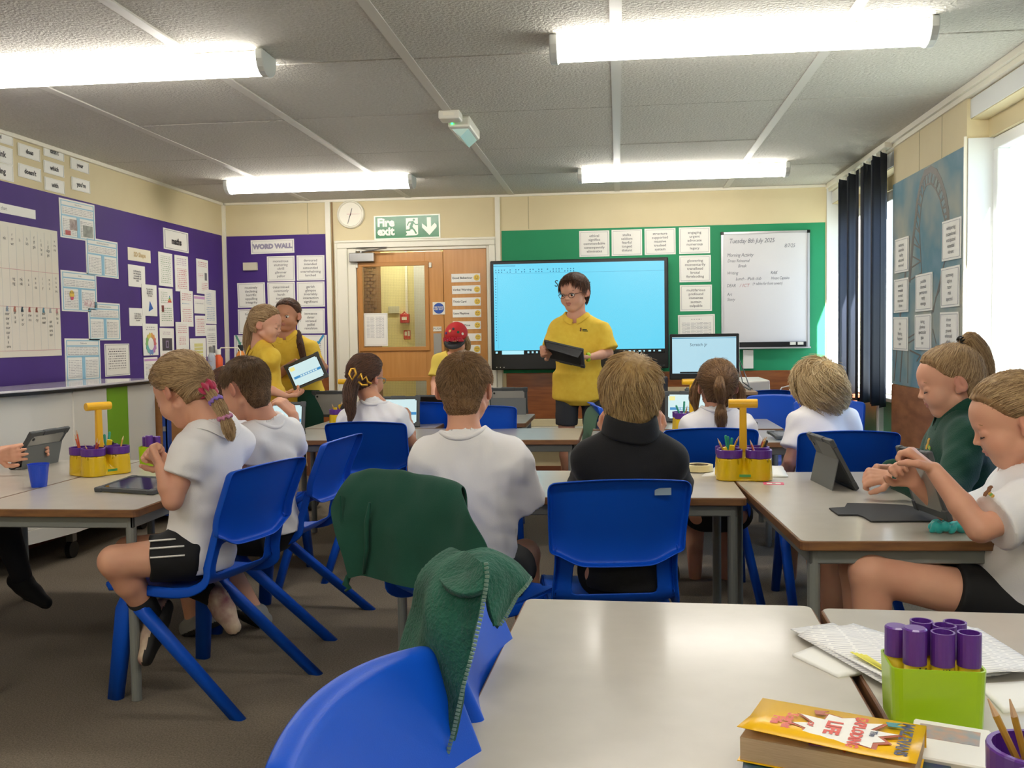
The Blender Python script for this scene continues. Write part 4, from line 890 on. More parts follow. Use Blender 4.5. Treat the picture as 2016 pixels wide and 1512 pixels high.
# ---------------------------------------------------------------- moulded chairs
m_blue = mat('blue_moulded_plastic', '0A50C6', .40, spec=.28, bump=.12, bscale=700)
def chair_parts():
    t = bpy.data.objects.new('school_chair', None); COL.objects.link(t); t.empty_display_size = .05
    # backrest panel with a deep rim folded backwards
    us = np.array([-1, -.985, -.93] + list(np.linspace(-.8, .8, 13)) + [.93, .985, 1]); nu = len(us); vs_ = np.array([0, .03, .1, .25, .4, .55, .7, .82, .92, .98, 1]); nv = len(vs_)
    def bp(u, v, out=0., back=0.):
        w = .180 + .007 * v; zb = .528 + .034 * min(1, max(0, (abs(u) - .6) / .35)); zt = .752 + .013 * (1 - u * u)
        if abs(u) > .99: zt -= .004
        z = zb + (zt - zb) * v; x = u * (w + out); y = -.238 - .085 * (z - .52) / .2 + .030 * u * u - back
        y -= .018 * max(0, 1 - v * 3.2) ** 2
        return (x, y, z)
    grid = [[bp(u, v) for u in us] for v in vs_]
    V_ = [p for r in grid for p in r]; F_ = [(j * nu + i, j * nu + i + 1, (j + 1) * nu + i + 1, (j + 1) * nu + i) for j in range(nv - 1) for i in range(nu - 1)]
    bd = [(0, i) for i in range(nu)] + [(j, nu - 1) for j in range(1, nv)] + [(nv - 1, i) for i in range(nu - 2, -1, -1)] + [(j, 0) for j in range(nv - 2, 0, -1)]
    prev = [j * nu + i for j, i in bd]; n = len(bd)
    cx = V(0, 0, .63)
    for out, back in ((.007, .004), (.010, .014), (.012, .031)):
        ring = []
        for j, i in bd:
            p = np.array(grid[j][i]); d = V(0, 0, 0)
            if i == 0: d[0] = -1
            if i == nu - 1: d[0] = 1
            if j == nv - 1: d[2] = 1
            if j == 0: d[2] = -.5
            d = d / (np.linalg.norm(d) + 1e-9)
            bk = back * (.75 if j == 0 else 1)
            ring.append(len(V_)); V_.append(tuple(p + d * out + V(0, -bk, 0)))
        for k in range(n): F_.append((prev[k], ring[k], ring[(k + 1) % n], prev[(k + 1) % n]))
        prev = ring
    MB().add(V_, F_).build('backrest', m_blue, t, smooth=True, solid=.005, sub=1)
    # seat shell: front lip, seat, curve up into the lower back with a slot
    prof = [(.205, .345), (.212, .362), (.20, .376), (.16, .380), (.08, .374), (0, .370), (-.08, .370), (-.14, .376), (-.178, .392), (-.2, .420), (-.212, .450), (-.222, .485), (-.232, .52), (-.24, .548), (-.25, .575)]
    hw = [.165, .175, .182, .188, .19, .19, .188, .184, .180, .176, .172, .168, .166, .166, .166]
    nu = 15; us = np.linspace(-1, 1, nu); V_ = []; F_ = []
    for (y, z), w in zip(prof, hw):
        for u in us: V_.append((u * w, y + (.02 * u * u if z > .43 else 0), z + (.010 * u ** 4 if z < .42 and y < .17 else 0) - (.004 * (1 - u * u) if z < .42 else 0)))
    for j in range(len(prof) - 1):
        for i in range(nu - 1):
            if 9 <= j <= 11 and 2 <= i <= nu - 4: continue
            F_.append((j * nu + i, j * nu + i + 1, (j + 1) * nu + i + 1, (j + 1) * nu + i))
    N = len(prof)
    for s_, i in ((-1, 0), (1, nu - 1)):
        prev = [j * nu + i for j in range(1, N)]
        for dx, dd in ((.006, .004), (.009, .034)):
            ring = []
            for q, j in enumerate(range(1, N)):
                y, z = prof[j]; a = np.array(prof[min(j + 1, N - 1)]) - np.array(prof[j - 1]); a = a / np.linalg.norm(a); nn = (a[1], -a[0])   # outward (down/back)
                if nn[1] > 0: nn = (-nn[0], -nn[1])
                if abs(a[0]) < .35: nn = (-1, -.1)
                p = V_[j * nu + i]; ring.append(len(V_)); V_.append((p[0] + s_ * dx, p[1] + nn[0] * dd, p[2] + nn[1] * dd))
            for k in range(len(ring) - 1):
                f = (prev[k], prev[k + 1], ring[k + 1], ring[k]); F_.append(f if s_ > 0 else f[::-1])
            prev = ring
    MB().add(V_, F_).build('seat', m_blue, t, smooth=True, solid=.006, sub=1)
    # legs: flattened tapered tubes meeting near the front of the seat side
    for s_ in (-1, 1):
        for nm, pts in (('leg', [(.150 * s_, .10, .362), (.176 * s_, .10, .345), (.192 * s_, .115, .30), (.212 * s_, .15, 0)]), ('leg', [(.150 * s_, .075, .362), (.178 * s_, .068, .348), (.194 * s_, .045, .30), (.212 * s_, -.34, 0)])):
            mb = MB(); rr = [.026, .031, .030, .025]; n = 12; vs2 = []
            for (x, y, z), r in zip(pts, rr):
                for k in range(n):
                    a = 2 * math.pi * k / n; c, s2 = math.cos(a), math.sin(a); e = .65
                    vs2.append((x + .72 * r * np.sign(c) * abs(c) ** e, y + r * 1.08 * np.sign(s2) * abs(s2) ** e, z))
            F2 = [(i * n + k, i * n + (k + 1) % n, (i + 1) * n + (k + 1) % n, (i + 1) * n + k) for i in range(3) for k in range(n)] + [tuple(range(n))[::-1], tuple(3 * n + k for k in range(n))]
            mb.add(vs2, F2).build(nm, m_blue, t, smooth=True, fixn=True)
    g = MB()
    for s_ in (-1, 1):       # gusset carrying the seat side down to the legs
        pass
    return t
chair0 = chair_parts(); _used = [0]
def chair(x, y, ang, label, group='blue moulded school chairs', sc=1.):
    """ang: 0 = sitter faces +Y, positive turns left"""
    if not _used[0]: t = chair0; _used[0] = 1
    else:
        t = chair0.copy(); COL.objects.link(t)
        for ch in chair0.children:
            c = ch.copy(); COL.objects.link(c); c.parent = t
    t.location = (x, y, 0); t.rotation_euler = (0, 0, ang); t.scale = (sc,) * 3; return tag(t, label, 'chair', group)
A = math.radians
CH = {}
def back_to_seat(bx, by, ang):   # from the position of the backrest middle to the chair origin
    return bx + math.sin(ang) * -.29 * -1 * -1, by + math.cos(ang) * .29
def chair_b(bx, by, ang, label, **k):
    # bx, by: middle of the top of the backrest
    # local forward = (-sin, cos)
    return chair(bx - math.sin(ang) * .33, by + math.cos(ang) * .33, ang, label, **k)
CH['black'] = chair_b(0.0, 2.65, A(8), 'blue moulded chair at bottom centre with a pale sticker, behind the boy in black')
CH['girl5'] = chair(-1.45, 3.11, A(74), 'blue moulded chair under the girl with the pink scrunchie')
CH['boy6'] = chair(-1.44, 3.84, A(84), 'blue moulded chair of the boy with cropped dark hair, side rim towards us')
CH['boy9'] = chair_b(-.62, 2.66, A(-33), 'blue moulded chair with the smooth dark green sweatshirt hung over its back')
CH['fleece'] = chair_b(-.266, 1.49, A(-90), 'blue moulded chair under the fluffy green fleece beside the near table')
CH['near'] = chair_b(-.292, 1.045, A(-102), 'blue moulded chair cut by the bottom picture edge, nearest of all')
CH['girl8'] = chair_b(-1.2, 4.46, A(0), 'blue moulded chair behind the girl with the gold claw clip')
CH['girl11'] = chair_b(.38, 4.09, A(3), 'blue moulded chair behind the girl with the half ponytail')
CH['boy12'] = chair_b(.91, 3.95, A(0), 'blue moulded chair behind the boy with curly fair hair')
CH['far1'] = chair_b(-1.22, 5.78, A(12), 'empty blue moulded chair right of the gold clip girl')
CH['far2'] = chair_b(-.78, 5.45, A(5), 'empty blue moulded chair partly hidden behind the cropped fair boy')
CH['jacket'] = chair_b(-.14, 5.6, A(-82), 'blue moulded chair with a faded green jacket on its back, side on')
CH['st1'] = chair_b(1.0, 6.75, A(25), 'blue moulded chair by the small wooden table, rearmost of a cluster')
CH['st2'] = chair_b(.99, 6.2, A(150), 'blue moulded chair facing us by the window, middle of a cluster')
CH['st3'] = chair_b(1.2, 5.7, A(165), 'blue moulded chair half hidden by the curly haired boy')
CH['girl13'] = chair(1.32, 3.22, A(88), 'blue moulded chair under the girl in the green fleece')
CH['girl14'] = chair(1.10, 2.62, A(80), 'blue moulded chair seat under the girl in the white shirt at right')
CH['child7'] = chair(-1.80, 4.62, A(0), 'blue moulded chair of the child half hidden at left')
CH['child15'] = chair(-3.0, 3.35, A(-90), 'blue moulded chair at the left edge under the table')
st = CH['black']; MB().box((.12, -.325, .735), (.046, .0015, .02)).build('sticker', mat('pale_sticker', '8FA3B8', .4), st)
# ---------------------------------------------------------------- storage and teacher area
def ang_box(name, mb, m, p, label, cat, **k): return tag(mb.build(name, m, p, **k), label, cat)
m_cabw = mat('white_cabinet_laminate', 'E4E1D8', .35); m_lime = mat('lime_green_panel', '7DB32B', .4); m_mdf = mat('beech_cupboard', 'B98555', .45, var='AE794A', scale=5, stretch=(1, 1, 8)); m_bframe = mat('blue_edge', '23479A', .4)
# big white storage cabinet with curved fronts against the left wall
cz = PX(0, 765, XL + .5)[2]
cb = empty('storage_cabinet', (XL + .04, 4.3, 0), 0, 'white cabinet on castors with a lime green stripe and curved dark-edged top', 'cabinet')
ex, zt, yb = .413, .925, 1.47
pts = [(0, -.45), (.16, -.42), (.30, -.1), (.40, .28), (ex + .02, .55), (ex + .03, yb + .02), (0, yb + .02)]
MB().prism(pts, zt, zt + .012, mat('glossy_worktop', 'D9D6DC', .08)).prism(pts, zt - .016, zt, m_black).build('worktop', None, cb, bevel=.002)
bp_ = [(.02, -.42), (.14, -.40), (.26, -.1), (.35, .28), (ex - .012, .55), (ex - .012, yb), (.02, yb)]
MB().prism(bp_, .22, zt - .016).build('body', m_cabw, cb, bevel=.004)
for y0, y1, m in ((.56, .895, m_cabw), (.9, 1.13, m_lime), (1.135, yb - .005, m_cabw)):
    MB().bx((ex - .013, y0, .24), (ex - .003, y1, zt - .018)).build('front_panel', m, cb)
MB().prism([(.02, -.40), (.16, -.38), (.36, .28), (ex, .55), (ex, yb), (.02, yb)], .15, .22).build('plinth', m_cabw, cb)
for y in (.60, 1.38):
    MB().bx((ex - .09, y - .02, .09), (ex - .05, y + .02, .15), m_steel).add(*(lambda q: (q.v, q.f))(MB().lathe([(0, -.014), (.046, -.014), (.046, .014), (0, .014)], n=18).xform(Ry(math.pi / 2), (ex - .07, y, .046))), m_black).build('castor', None, cb)
# beech cupboard with blue frame in the left corner
cu = empty('tray_cupboard', (-3.335, 6.0, 0), 0, 'beech cupboard with a blue edged frame beyond the white cabinet', 'cupboard')
MB().bx((0, -.18, .06), (.48, 1.88, .835)).build('body', m_mdf, cu)
MB().bx((-.01, -.2, .835), (.505, 1.9, .852), m_bframe).bx((-.008, -.195, .852), (.50, 1.895, .86), m_lam).build('worktop', None, cu)
for y in (-.18, .5, 1.18, 1.84): MB().bx((.48, y - .02, .06), (.50, y + .02, .835)).build('frame_upright', m_bframe, cu)
for x in (0, .46): MB().bx((x, -.2, .06), (x + .03, -.18, .835)).build('frame_upright', m_bframe, cu)
MB().bx((.466, -.208, .6), (.484, -.2, .63)).build('hinge', m_chrome, cu)
q = PZ(275, 776, .77)
for k in range(3):
    s = MB().box((0, 0, .004 * k + .002), (.24, .33, .004)).build('workbook', [m_wp, mat('purple_cover', '5B3A8C', .5), m_wp][k]); s.location = (-3.03, 6.05 + .01 * k, .86); s.rotation_euler = (0, 0, .1 * k)
    tag(s, ['white workbook at the bottom of the small pile on the beech cupboard', 'purple workbook in the middle of the pile on the cupboard', 'white paper on top of the pile on the beech cupboard'][k], 'book', 'workbooks on the beech cupboard')
# bottles and rack on the cupboard
def bottle(px, py, y, z0, h, r, m, capm, label):
    p = PY(px, py, y); b = empty('water_bottle', (p[0], y, z0), 0, label, 'bottle')
    MB().lathe([(0, 0), (r, 0), (r, h * .7), (r * .55, h * .82), (r * .5, h * .86)], n=16).build('bottle_body', m, b, smooth=True); MB().lathe([(r * .6, h * .83), (r * .62, h), (0, h)], n=16).build('cap', capm, b)
m_clearp = mat('clear_plastic', 'C9D4E0', .15, alpha=.45)
bottle(417, 720, 7.1, .86, .26, .03, m_clearp, m_steel, 'clear water bottle by the heads in front of the purple wall')
bottle(430, 712, 7.2, .86, .24, .034, mat('orange_plastic', 'D9582A', .4), m_wp, 'orange bottle with a white cap beside the clear bottle')
bottle(474, 700, 7.4, .86, .27, .036, mat('orange_yellow_plastic', 'E08A35', .4), m_black, 'orange bottle with black lid behind the blonde girl in yellow')
p = PY(452, 700, 7.3)
wr_ = empty('wire_rack', (p[0], 7.3, .86), 0, 'small white wire basket with handle on the corner cupboard', 'rack')
MB().tube([(-.09, 0, .10), (-.09, 0, .22), (-.07, 0, .25), (.07, 0, .25), (.09, 0, .22), (.09, 0, .10)], .005, m=m_white).build('handle', None, wr_)
MB().bx((-.16, -.1, .09), (.16, .1, .11)).bx((-.16, -.1, .02), (.16, .1, .035)).build('tray', m_white, wr_)
for x in (-.15, 0, .15): MB().bx((x - .004, -.1, 0), (x + .004, -.09, .1)).build('wire', m_white, wr_)
# teacher desk with all-in-one computer
ty0, ty1 = 6.55, 7.25; dkz = PY(1400, 772, ty0)[2]; tx0, tx1 = PY(1296, 772, ty0)[0], PY(1492, 775, ty0)[0]
dk = empty('teacher_desk', (0, 0, 0), 0, 'dark fronted teacher desk carrying the computer below the big screen', 'desk')
m_dkw = mat('dark_desk_wood', '3A2A24', .45)
MB().bx((tx0, ty0, dkz - .022), (tx1, ty1, dkz)).build('desktop', mat('worn_desk_top', 'A88A68', .4), dk, bevel=.002)
MB().bx((tx0 + .01, ty0 + .01, dkz - .14), (tx1 - .01, ty1 - .01, dkz - .022)).build('drawer_rail', m_dkw, dk)
for x in (tx0 + .01, (tx0 + tx1) / 2, tx1 - .06): MB().bx((x, ty0 + .02, 0), (x + .05, ty1 - .02, dkz - .14)).build('panel_leg', m_dkw, dk)
for i in range(2):
    s = MB().bx((-.13, -.18, 0), (.13, .18, .14)).build('storage_tray', mat('blue_tray_plastic', '1B3E96', .35), bevel=.008); s.location = (tx0 + .20 + i * .32, ty0 + .3, dkz - .34); tag(s, ['blue plastic tray under the teacher desk, left one', 'blue plastic tray under the teacher desk, right one'][i], 'tray', 'trays under the teacher desk')
    MB().bx((tx0 + .04 + i * .32, ty0 + .1, dkz - .35), (tx0 + .36 + i * .32, ty0 + .5, dkz - .34)).build('tray_shelf', m_dkw, dk)
my = 6.72; a, b = PY(1318, 658, my), PY(1456, 747, my); u, v = b[0] - a[0], a[2] - b[2]
mo = empty('computer_monitor', ((a[0] + b[0]) / 2, my, dkz), 0, 'black all-in-one computer on the teacher desk with a pale screen', 'monitor'); c = (a[2] + b[2]) / 2 - dkz
MB().bx((-u / 2, 0, c - v / 2), (u / 2, .04, c + v / 2)).build('bezel', m_black, mo, bevel=.008, seg=2)
MB().bx((-u / 2 + .018, -.002, c - v / 2 + .045), (u / 2 - .022, .002, c + v / 2 - .022), mat('screen_desk_light', '0A0A0A', .08, emit='B5DDEC', estr=.36)).bx((-u / 2 + .018, -.0026, c + v / 2 - .032), (u / 2 - .022, .001, c + v / 2 - .028), m_scri).bx((-u / 2 + .07, -.0026, c - v / 2 + .046), (u / 2 - .2, .001, c - v / 2 + .056), m_scrk).build('lit_screen', None, mo)
text('screen_lettering', 'Scratch Jr', mat('slate_print', '5E7488', .6), mo, .03, (-.04, -.003, c + v / 2 - .075), R_F)
MB().bx((-.04, .03, .0), (.04, .06, c)).bx((-.12, -.04, 0), (.12, .12, .012)).build('stand', m_black, mo, bevel=.003)
q = PY(1388, 763, ty0 + .1)
kb = empty('keyboard', (q[0] + .02, ty0 + .09, dkz), .08, 'dark grey keyboard on the teacher desk below the monitor', 'keyboard')
MB().bx((-.15, -.06, 0), (.15, .07, .018)).build('keyboard_body', mat('keyboard_grey', '4A4C50', .5), kb, bevel=.005)
mb = MB()
for r in range(5):
    for k in range(15): mb.bx((-.142 + k * .019, -.052 + r * .022, .018), (-.126 + k * .019, -.034 + r * .022, .026))
mb.build('keys', mat('key_grey', '74767A', .5), kb)['kind'] = 'stuff'
q = PY(1335, 745, ty0 + .2); ang_box('stapler_box', MB().bx((-.02, -.03, 0), (.02, .03, .1)), mat('dark_blue_plastic', '1D2433', .4), None, 'small dark blue pot left of the keyboard on the teacher desk', 'pot', bevel=.004).location = (tx0 + .05, ty0 + .15, dkz)
# white printer
px_, py_ = PY(1490, 760, 7.1)[0], 7.1; pz = PY(1490, 748, 7.1)[2]; w = PY(1524, 760, 7.1)[0] - PY(1440, 760, 7.1)[0]
pr_ = empty('printer', (PY(1524, 760, 7.1)[0] - w / 2, 7.1, 0), 0, 'large white floor printer right of the teacher desk', 'printer')
MB().add([(-w / 2, 0, .3), (w / 2, 0, .3), (w / 2, .5, .3), (-w / 2, .5, .3), (-w / 2, 0, pz - .02), (w / 2 - .03, 0, pz), (w / 2 - .03, .5, pz), (-w / 2, .5, pz)], [(0, 3, 2, 1), (4, 5, 6, 7), (0, 1, 5, 4), (1, 2, 6, 5), (2, 3, 7, 6), (3, 0, 4, 7)]).build('body', m_cabw, pr_, bevel=.012, seg=2)
MB().bx((-w / 2 + .02, .02, 0), (w / 2 - .02, .48, .3)).build('paper_drawers', mat('printer_grey', 'C5C5C0', .5), pr_, bevel=.004)
for k in range(5): MB().bx((-.06, -.003, pz - .16 - k * .02), (w / 2 - .13, .002, pz - .155 - k * .02)).build('vent', mat('vent_grey', '5A5C60', .6), pr_)
mb = MB().tube([PY(1452, 700, 7.0) , PY(1466, 735, 6.9), PY(1478, 768, 6.75)], .004).tube([PY(1455, 722, 7.0), PY(1462, 752, 6.9), PY(1481, 766, 6.75)], .004).tube([PY(1440, 748, 7.0), PY(1462, 760, 6.9), PY(1478, 769, 6.72)], .004)
tag(mb.build('computer_cables', m_black), 'loose black cables dangling from the monitor to the desk', 'cable')
# small wooden table in the corner
wz = PY(1590, 777, 7.0)[2]; wx0 = PY(1532, 777, 7.0)[0]
wt = empty('side_table', (wx0, 7.0, 0), 0, 'small reddish wooden table in the window corner', 'table'); m_rw = mat('reddish_wood', '8A5238', .4, var='7A452E', scale=6, stretch=(1, 6, 6))
MB().bx((0, 0, wz - .025), (.62, .5, wz)).build('tabletop', m_rw, wt, bevel=.003); MB().bx((.03, .03, wz - .2), (.59, .05, wz - .025)).build('apron', m_rw, wt)
for x in (.03, .55):
    for y in (.03, .43): MB().bx((x, y, 0), (x + .04, y + .04, wz - .025)).build('leg', m_rw, wt)
a = MB()
for k in range(9):
    t0 = k * .7; a.box((.16 + .03 * math.cos(t0) + .09 * (k % 2), .1 + .04 * math.sin(t0), .012 + .004 * k), (.07, .018, .012), None, Rz(t0) @ Rx(.3))
s = a.build('charging_adapters', m_wp); s.location = (wx0, 7.0, wz); tag(s, 'small heap of white adapters on the wooden corner table', 'adapters', kind='stuff')
mb = MB(); mb.tube([(wx0 - .02, 7.02, wz - .25), (wx0 - .03, 7.0, wz - .05), (wx0 + .03, 7.03, wz + .05), (wx0 + .15, 7.06, wz + .075), (wx0 + .3, 7.08, wz + .05), (wx0 + .36, 7.1, wz + .01)], .005)
tag(mb.build('white_cable', m_wp, smooth=True), 'white cable looping over the wooden corner table', 'cable')
# sockets on the trunking
for px_, w_, lab in ((1098, .075, 'single'), (1135, .13, 'double')):
    q = PY(px_, 858, D - .08); s = empty('wall_socket', (q[0], D - .075, .34), 0, 'white %s electric socket on the trunking by the presenter' % lab, 'socket'); MB().bx((-w_ / 2, -.012, -.05), (w_ / 2, 0, .05)).build('faceplate', m_white, s, bevel=.003); MB().bx((-.015, -.016, -.01), (.01, -.012, .02)).build('switch', mat('socket_grey', '8C8C88', .5), s)
q = PY(1148, 862, D - .1); s = MB().lathe([(0, 0), (.03, .004), (.034, .03), (.02, .045), (0, .046)], n=16).xform(Rx(math.pi / 2), (0, 0, 0)).build('plug', m_black); s.location = (q[0] - .05, D - .087, .33); tag(s, 'black plug in the double socket', 'plug')
# ---------------------------------------------------------------- people
def norm(v): v = np.array(v, float); return v / (np.linalg.norm(v) + 1e-12)
def skinmat(name, c, var): return mat(name, c, .5, var=var, scale=9, sss=.12, bump=.05, bscale=300, spec=.35)
sk_a = skinmat('fair_skin', 'DDA88C', 'D69C82'); sk_b = skinmat('light_tan_skin', 'CB9373', 'C2886A'); m_lip = mat('lips', 'BE7B6C', .45, sss=.1)
m_earr = skinmat('warm_ear_skin', 'D99C84', 'D2907A')
m_eyew = mat('eye_white', 'E6E2DC', .2); m_iris = mat('iris_brown', '3A2A20', .15); m_lash = mat('lash_brown', '3A2A22', .7)
def hairmat(name, a, b, c=None):
    m = bpy.data.materials.new(name); m.use_nodes = True; t = m.node_tree; p = t.nodes['Principled BSDF']
    hi = t.nodes.new('ShaderNodeHairInfo'); r = t.nodes.new('ShaderNodeValToRGB'); t.links.new(hi.outputs['Random'], r.inputs[0])
    r.color_ramp.elements[0].color = lin(a) + (1,); r.color_ramp.elements[1].color = lin(b) + (1,)
    if c: e = r.color_ramp.elements.new(.85); e.color = lin(c) + (1,)
    t.links.new(r.outputs[0], p.inputs['Base Color']); p.inputs['Roughness'].default_value = .42; p.inputs['Specular IOR Level'].default_value = .35
    return m, mat(name + '_mass', a, .6, var=b, scale=30, stretch=(3, 3, .5), spec=.2)
H_FAIR = hairmat('dark_blonde_hair', '775A3C', 'A78762', 'C9AC82'); H_LBL = hairmat('light_blonde_hair', '94774C', 'C4A878', 'DCC59A'); H_BRN = hairmat('brown_hair', '33211A', '573A2A', '6B4A36')
H_MID = hairmat('mid_brown_hair', '503824', '7A5A3C', '8F6E4C'); H_B9 = hairmat('clippered_brown_hair', '5E4530', '8E6E4A', 'A88660')
H_SAND = hairmat('sandy_hair', '8A6C46', 'B3935F', 'CBAE7C')
def Rh(yaw, pitch, roll=0): return Rz(math.radians(yaw)) @ Rx(-math.radians(pitch)) @ Ry(math.radians(roll))
def head_sdf(S, c, R, s, open_eyes=True, ears=True, mouth=0., neck=None):
    P = lambda *l: c + R @ (np.array(l) * s)
    S.ell(P(0, -.06, .14), V(.365, .46, .39) * s, R, 0)
    S.ell(P(0, .12, -.10), V(.29, .30, .37) * s, R, .06 * s); S.ell(P(0, .135, .19), V(.27, .275, .25) * s, R, .08 * s)
    S.ell(P(0, .245, -.38), V(.115, .11, .09) * s, R, .12 * s)
    for x in (-1, 1):
        S.ell(P(.165 * x, .24, -.15), V(.14, .145, .15) * s, R, .10 * s); S.cap(P(.26 * x, -.02, -.26), P(.10 * x, .26, -.40), .07 * s, .06 * s, .10 * s)
    if neck is not None:
        S.cap(P(0, -.14, -.18), neck, .228 * s, .25 * s, .08 * s)
    for x in (-1, 1):
        S.ell(P(.155 * x, .440, .012), V(.080, .065, .048) * s, R, .05 * s, 's')
    S.cap(P(-.16, .375, .10), P(.16, .375, .10), .022 * s, .022 * s, .07 * s)
    S.cap(P(0, .385, .03), P(0, .458, -.080), .024 * s, .036 * s, .045 * s)
    for x in (-1, 1): S.ell(P(.047 * x, .43, -.10), V(.030, .034, .026) * s, R, .02 * s)
    # lips
    S.cap(P(-.07, .38, -.222), P(0, .418, -.210), .014 * s, .019 * s, .012 * s); S.cap(P(.07, .38, -.222), P(0, .418, -.210), .014 * s, .019 * s, .012 * s)
    S.cap(P(-.06, .385, -.262 - mouth), P(.06, .385, -.262 - mouth), .020 * s, .020 * s, .015 * s); S.ell(P(0, .398, -.260 - mouth), V(.048, .022, .020) * s, R, .012 * s)
    S.cap(P(-.075, .43, -.24 - mouth / 2), P(.075, .43, -.24 - mouth / 2), (.008 + mouth * .4) * s, (.008 + mouth * .4) * s, .008 * s, 's')
    for x in (-1, 1):
        if not open_eyes: S.ell(P(.155 * x, .345, .012), V(.078, .062, .060) * s, R, .015 * s)
        else:
            S.cap(P(.10 * x, .375, .052), P(.205 * x, .355, .048), .016 * s, .016 * s, .012 * s)
        if ears:
            Re = R @ Rz(x * .35)
            S.ell(P(.392 * x, -.085, -.02), V(.036, .088, .138) * s, Re @ Rx(-.15), .03 * s)
            S.ell(P(.43 * x, -.078, .005), V(.034, .056, .092) * s, Re @ Rx(-.15), .010 * s, 's'); S.ell(P(.412 * x, -.10, .0), V(.012, .02, .05) * s, Re, .01 * s)
            S.ell(P(.365 * x, -.03, -.10), V(.03, .05, .06) * s, Re, .02 * s)
def face_bits(root, base, c, R, s, open_eyes, hairm, glasses=None, brow=True, look=(0, 0)):
    P = lambda *l: c + R @ (np.array(l) * s) - base
    for x in (-1, 1):
        if open_eyes:
            e = MB(); n = 14; prof = [(.066 * math.sin(a), -.066 * math.cos(a)) for a in np.linspace(.01, math.pi - .01, 9)]
            d = norm(V(look[0], 1, look[1])); M = R @ np.array(Vector((0, 0, 1)).rotation_difference(Vector(d)).to_matrix())
            ir = .033
            e.lathe([(r * s * .97, z * s * .97) for r, z in prof], n=n, m=m_eyew)
            e.lathe([(0, .0675 * s), (.015 * s, .0668 * s), (ir * s, .0585 * s)], n=n, m=m_iris)
            e.xform(M, P(.152 * x, .335, .012)); e.build('eye', None, root, smooth=True)
        q = MB()
        if not open_eyes: q.tube([P(.095 * x, .388, -.02), P(.15 * x, .410, -.035), P(.215 * x, .375, -.02)], .007 * s, 5, m_lash)
        else: q.tube([P(.088 * x, .392, .030), P(.15 * x, .404, .050), P(.215 * x, .372, .028)], .007 * s, 5, m_lash)
        q.build('eyelashes', None, root, smooth=True)
        if brow: MB().tube([P(.07 * x, .390, .115), P(.15 * x, .384, .142), P(.23 * x, .345, .12)], [.009 * s, .012 * s, .006 * s], 6, flat=.5).build('eyebrow', hairm, root, smooth=True)
    if glasses:
        g = MB()
        for x in (-1, 1):
            g.tube([P(x * .160 + .100 * math.cos(t), .45 - .03 * abs(math.cos(t)), .0 + .066 * math.copysign(1, math.sin(t)) * abs(math.sin(t)) ** .7) for t in np.linspace(0, 6.283, 15)[:-1]], .0075 * s, 6, closed=True)
            g.tube([P(x * .27, .42, .03), P(x * .40, .1, .03), P(x * .40, -.08, .0)], .009 * s, 6)
        g.tube([P(-.065, .455, .02), P(0, .475, .03), P(.065, .455, .02)], .009 * s, 6); g.build('glasses', glasses, root, smooth=True)
def hand_sdf(S, wr, d, n, s, side, curl=(.5, .5, .5, .5), thumb=.5, spread=.0, k=.0025):
    """wr wrist, d hand direction, n palm normal; side=+1 puts the thumb on d x n"""
    d = norm(d); n = norm(np.array(n) - d * (np.array(n) @ d)); l = np.cross(d, n) * side; u = .085 * s
    for i, (o, L, w) in enumerate(((.30, .56, .092), (.105, .63, .097), (-.09, .59, .092), (-.275, .47, .082))):
        b = wr + d * u * .80 + l * o * u * .95 - n * abs(o - .1) * u * -.06
        S.cap(wr + d * .10 * u + l * o * u * .45, b, .135 * u, .125 * u, .05 * u)
        a = 0; p = b; c = curl[i]
        for j, (f, r) in enumerate(((.45, 1.), (.32, .93), (.26, .85))):
            a += c * (.9 if j == 0 else 1.1)
            q = p + (d * math.cos(a) + n * math.sin(a) + l * spread * (o - .1)) * L * u * f; S.cap(p, q, w * u * r, w * u * r * .93, k if j else .012); p = q
    b = wr + d * .16 * u + l * .26 * u; t1 = norm(d * .75 + l * .75 + n * .25 * thumb); p1 = b + t1 * .36 * u
    S.cap(wr + d * .12 * u + l * .15 * u, p1, .15 * u, .115 * u, .03 * u)
    t2 = norm(d * 1. + l * .25 + n * thumb * .8); p2 = p1 + t2 * .27 * u; S.cap(p1, p2, .112 * u, .102 * u, .006)
    t3 = norm(d * 1. + n * thumb * 1.2); S.cap(p2, p2 + t3 * .22 * u, .102 * u, .088 * u, .006)
# ---- hair
def scalp(q):
    def el(q, c, r):
        p = (q - c) / r; k0 = np.sqrt((p ** 2).sum(-1)); k1 = np.sqrt(((p / r) ** 2).sum(-1)) + 1e-9; return k0 * (k0 - 1) / k1
    a = el(q, V(0, -.06, .14), V(.365, .46, .39)); b = el(q, V(0, -.145, -.13), V(.285, .29, .38)); k = .12; h = np.maximum(k - np.abs(a - b), 0) / k
    return np.minimum(a, b) - h * h * k * .25
def onto(q, off):
    for _ in range(3):
        f = scalp(q) - off; g = np.stack([scalp(q + e) - scalp(q - e) for e in np.eye(3) * .01], -1) / .02
        g /= np.linalg.norm(g, axis=-1, keepdims=True) + 1e-9; q = q - g * f[..., None]
    return q, g
HZ_, HY_ = [-.5, -.2, -.06, .04, .10, .20, .28, .36, .42, .46, .6], [-.16, -.16, -.15, -.08, .04, .12, .19, .28, .36, .7, .9]
def hmask(q, nape=-.3, fr=0., ztop=9.):
    m = q[..., 1] - np.interp(q[..., 2] - fr, HZ_, HY_) - .03 * (np.abs(q[..., 0]) > 2)
    m = np.maximum(m, nape - q[..., 2] + .12 * np.clip(np.abs(q[..., 0]) - .1, 0, 1))
    return np.maximum(m, q[..., 2] - ztop)
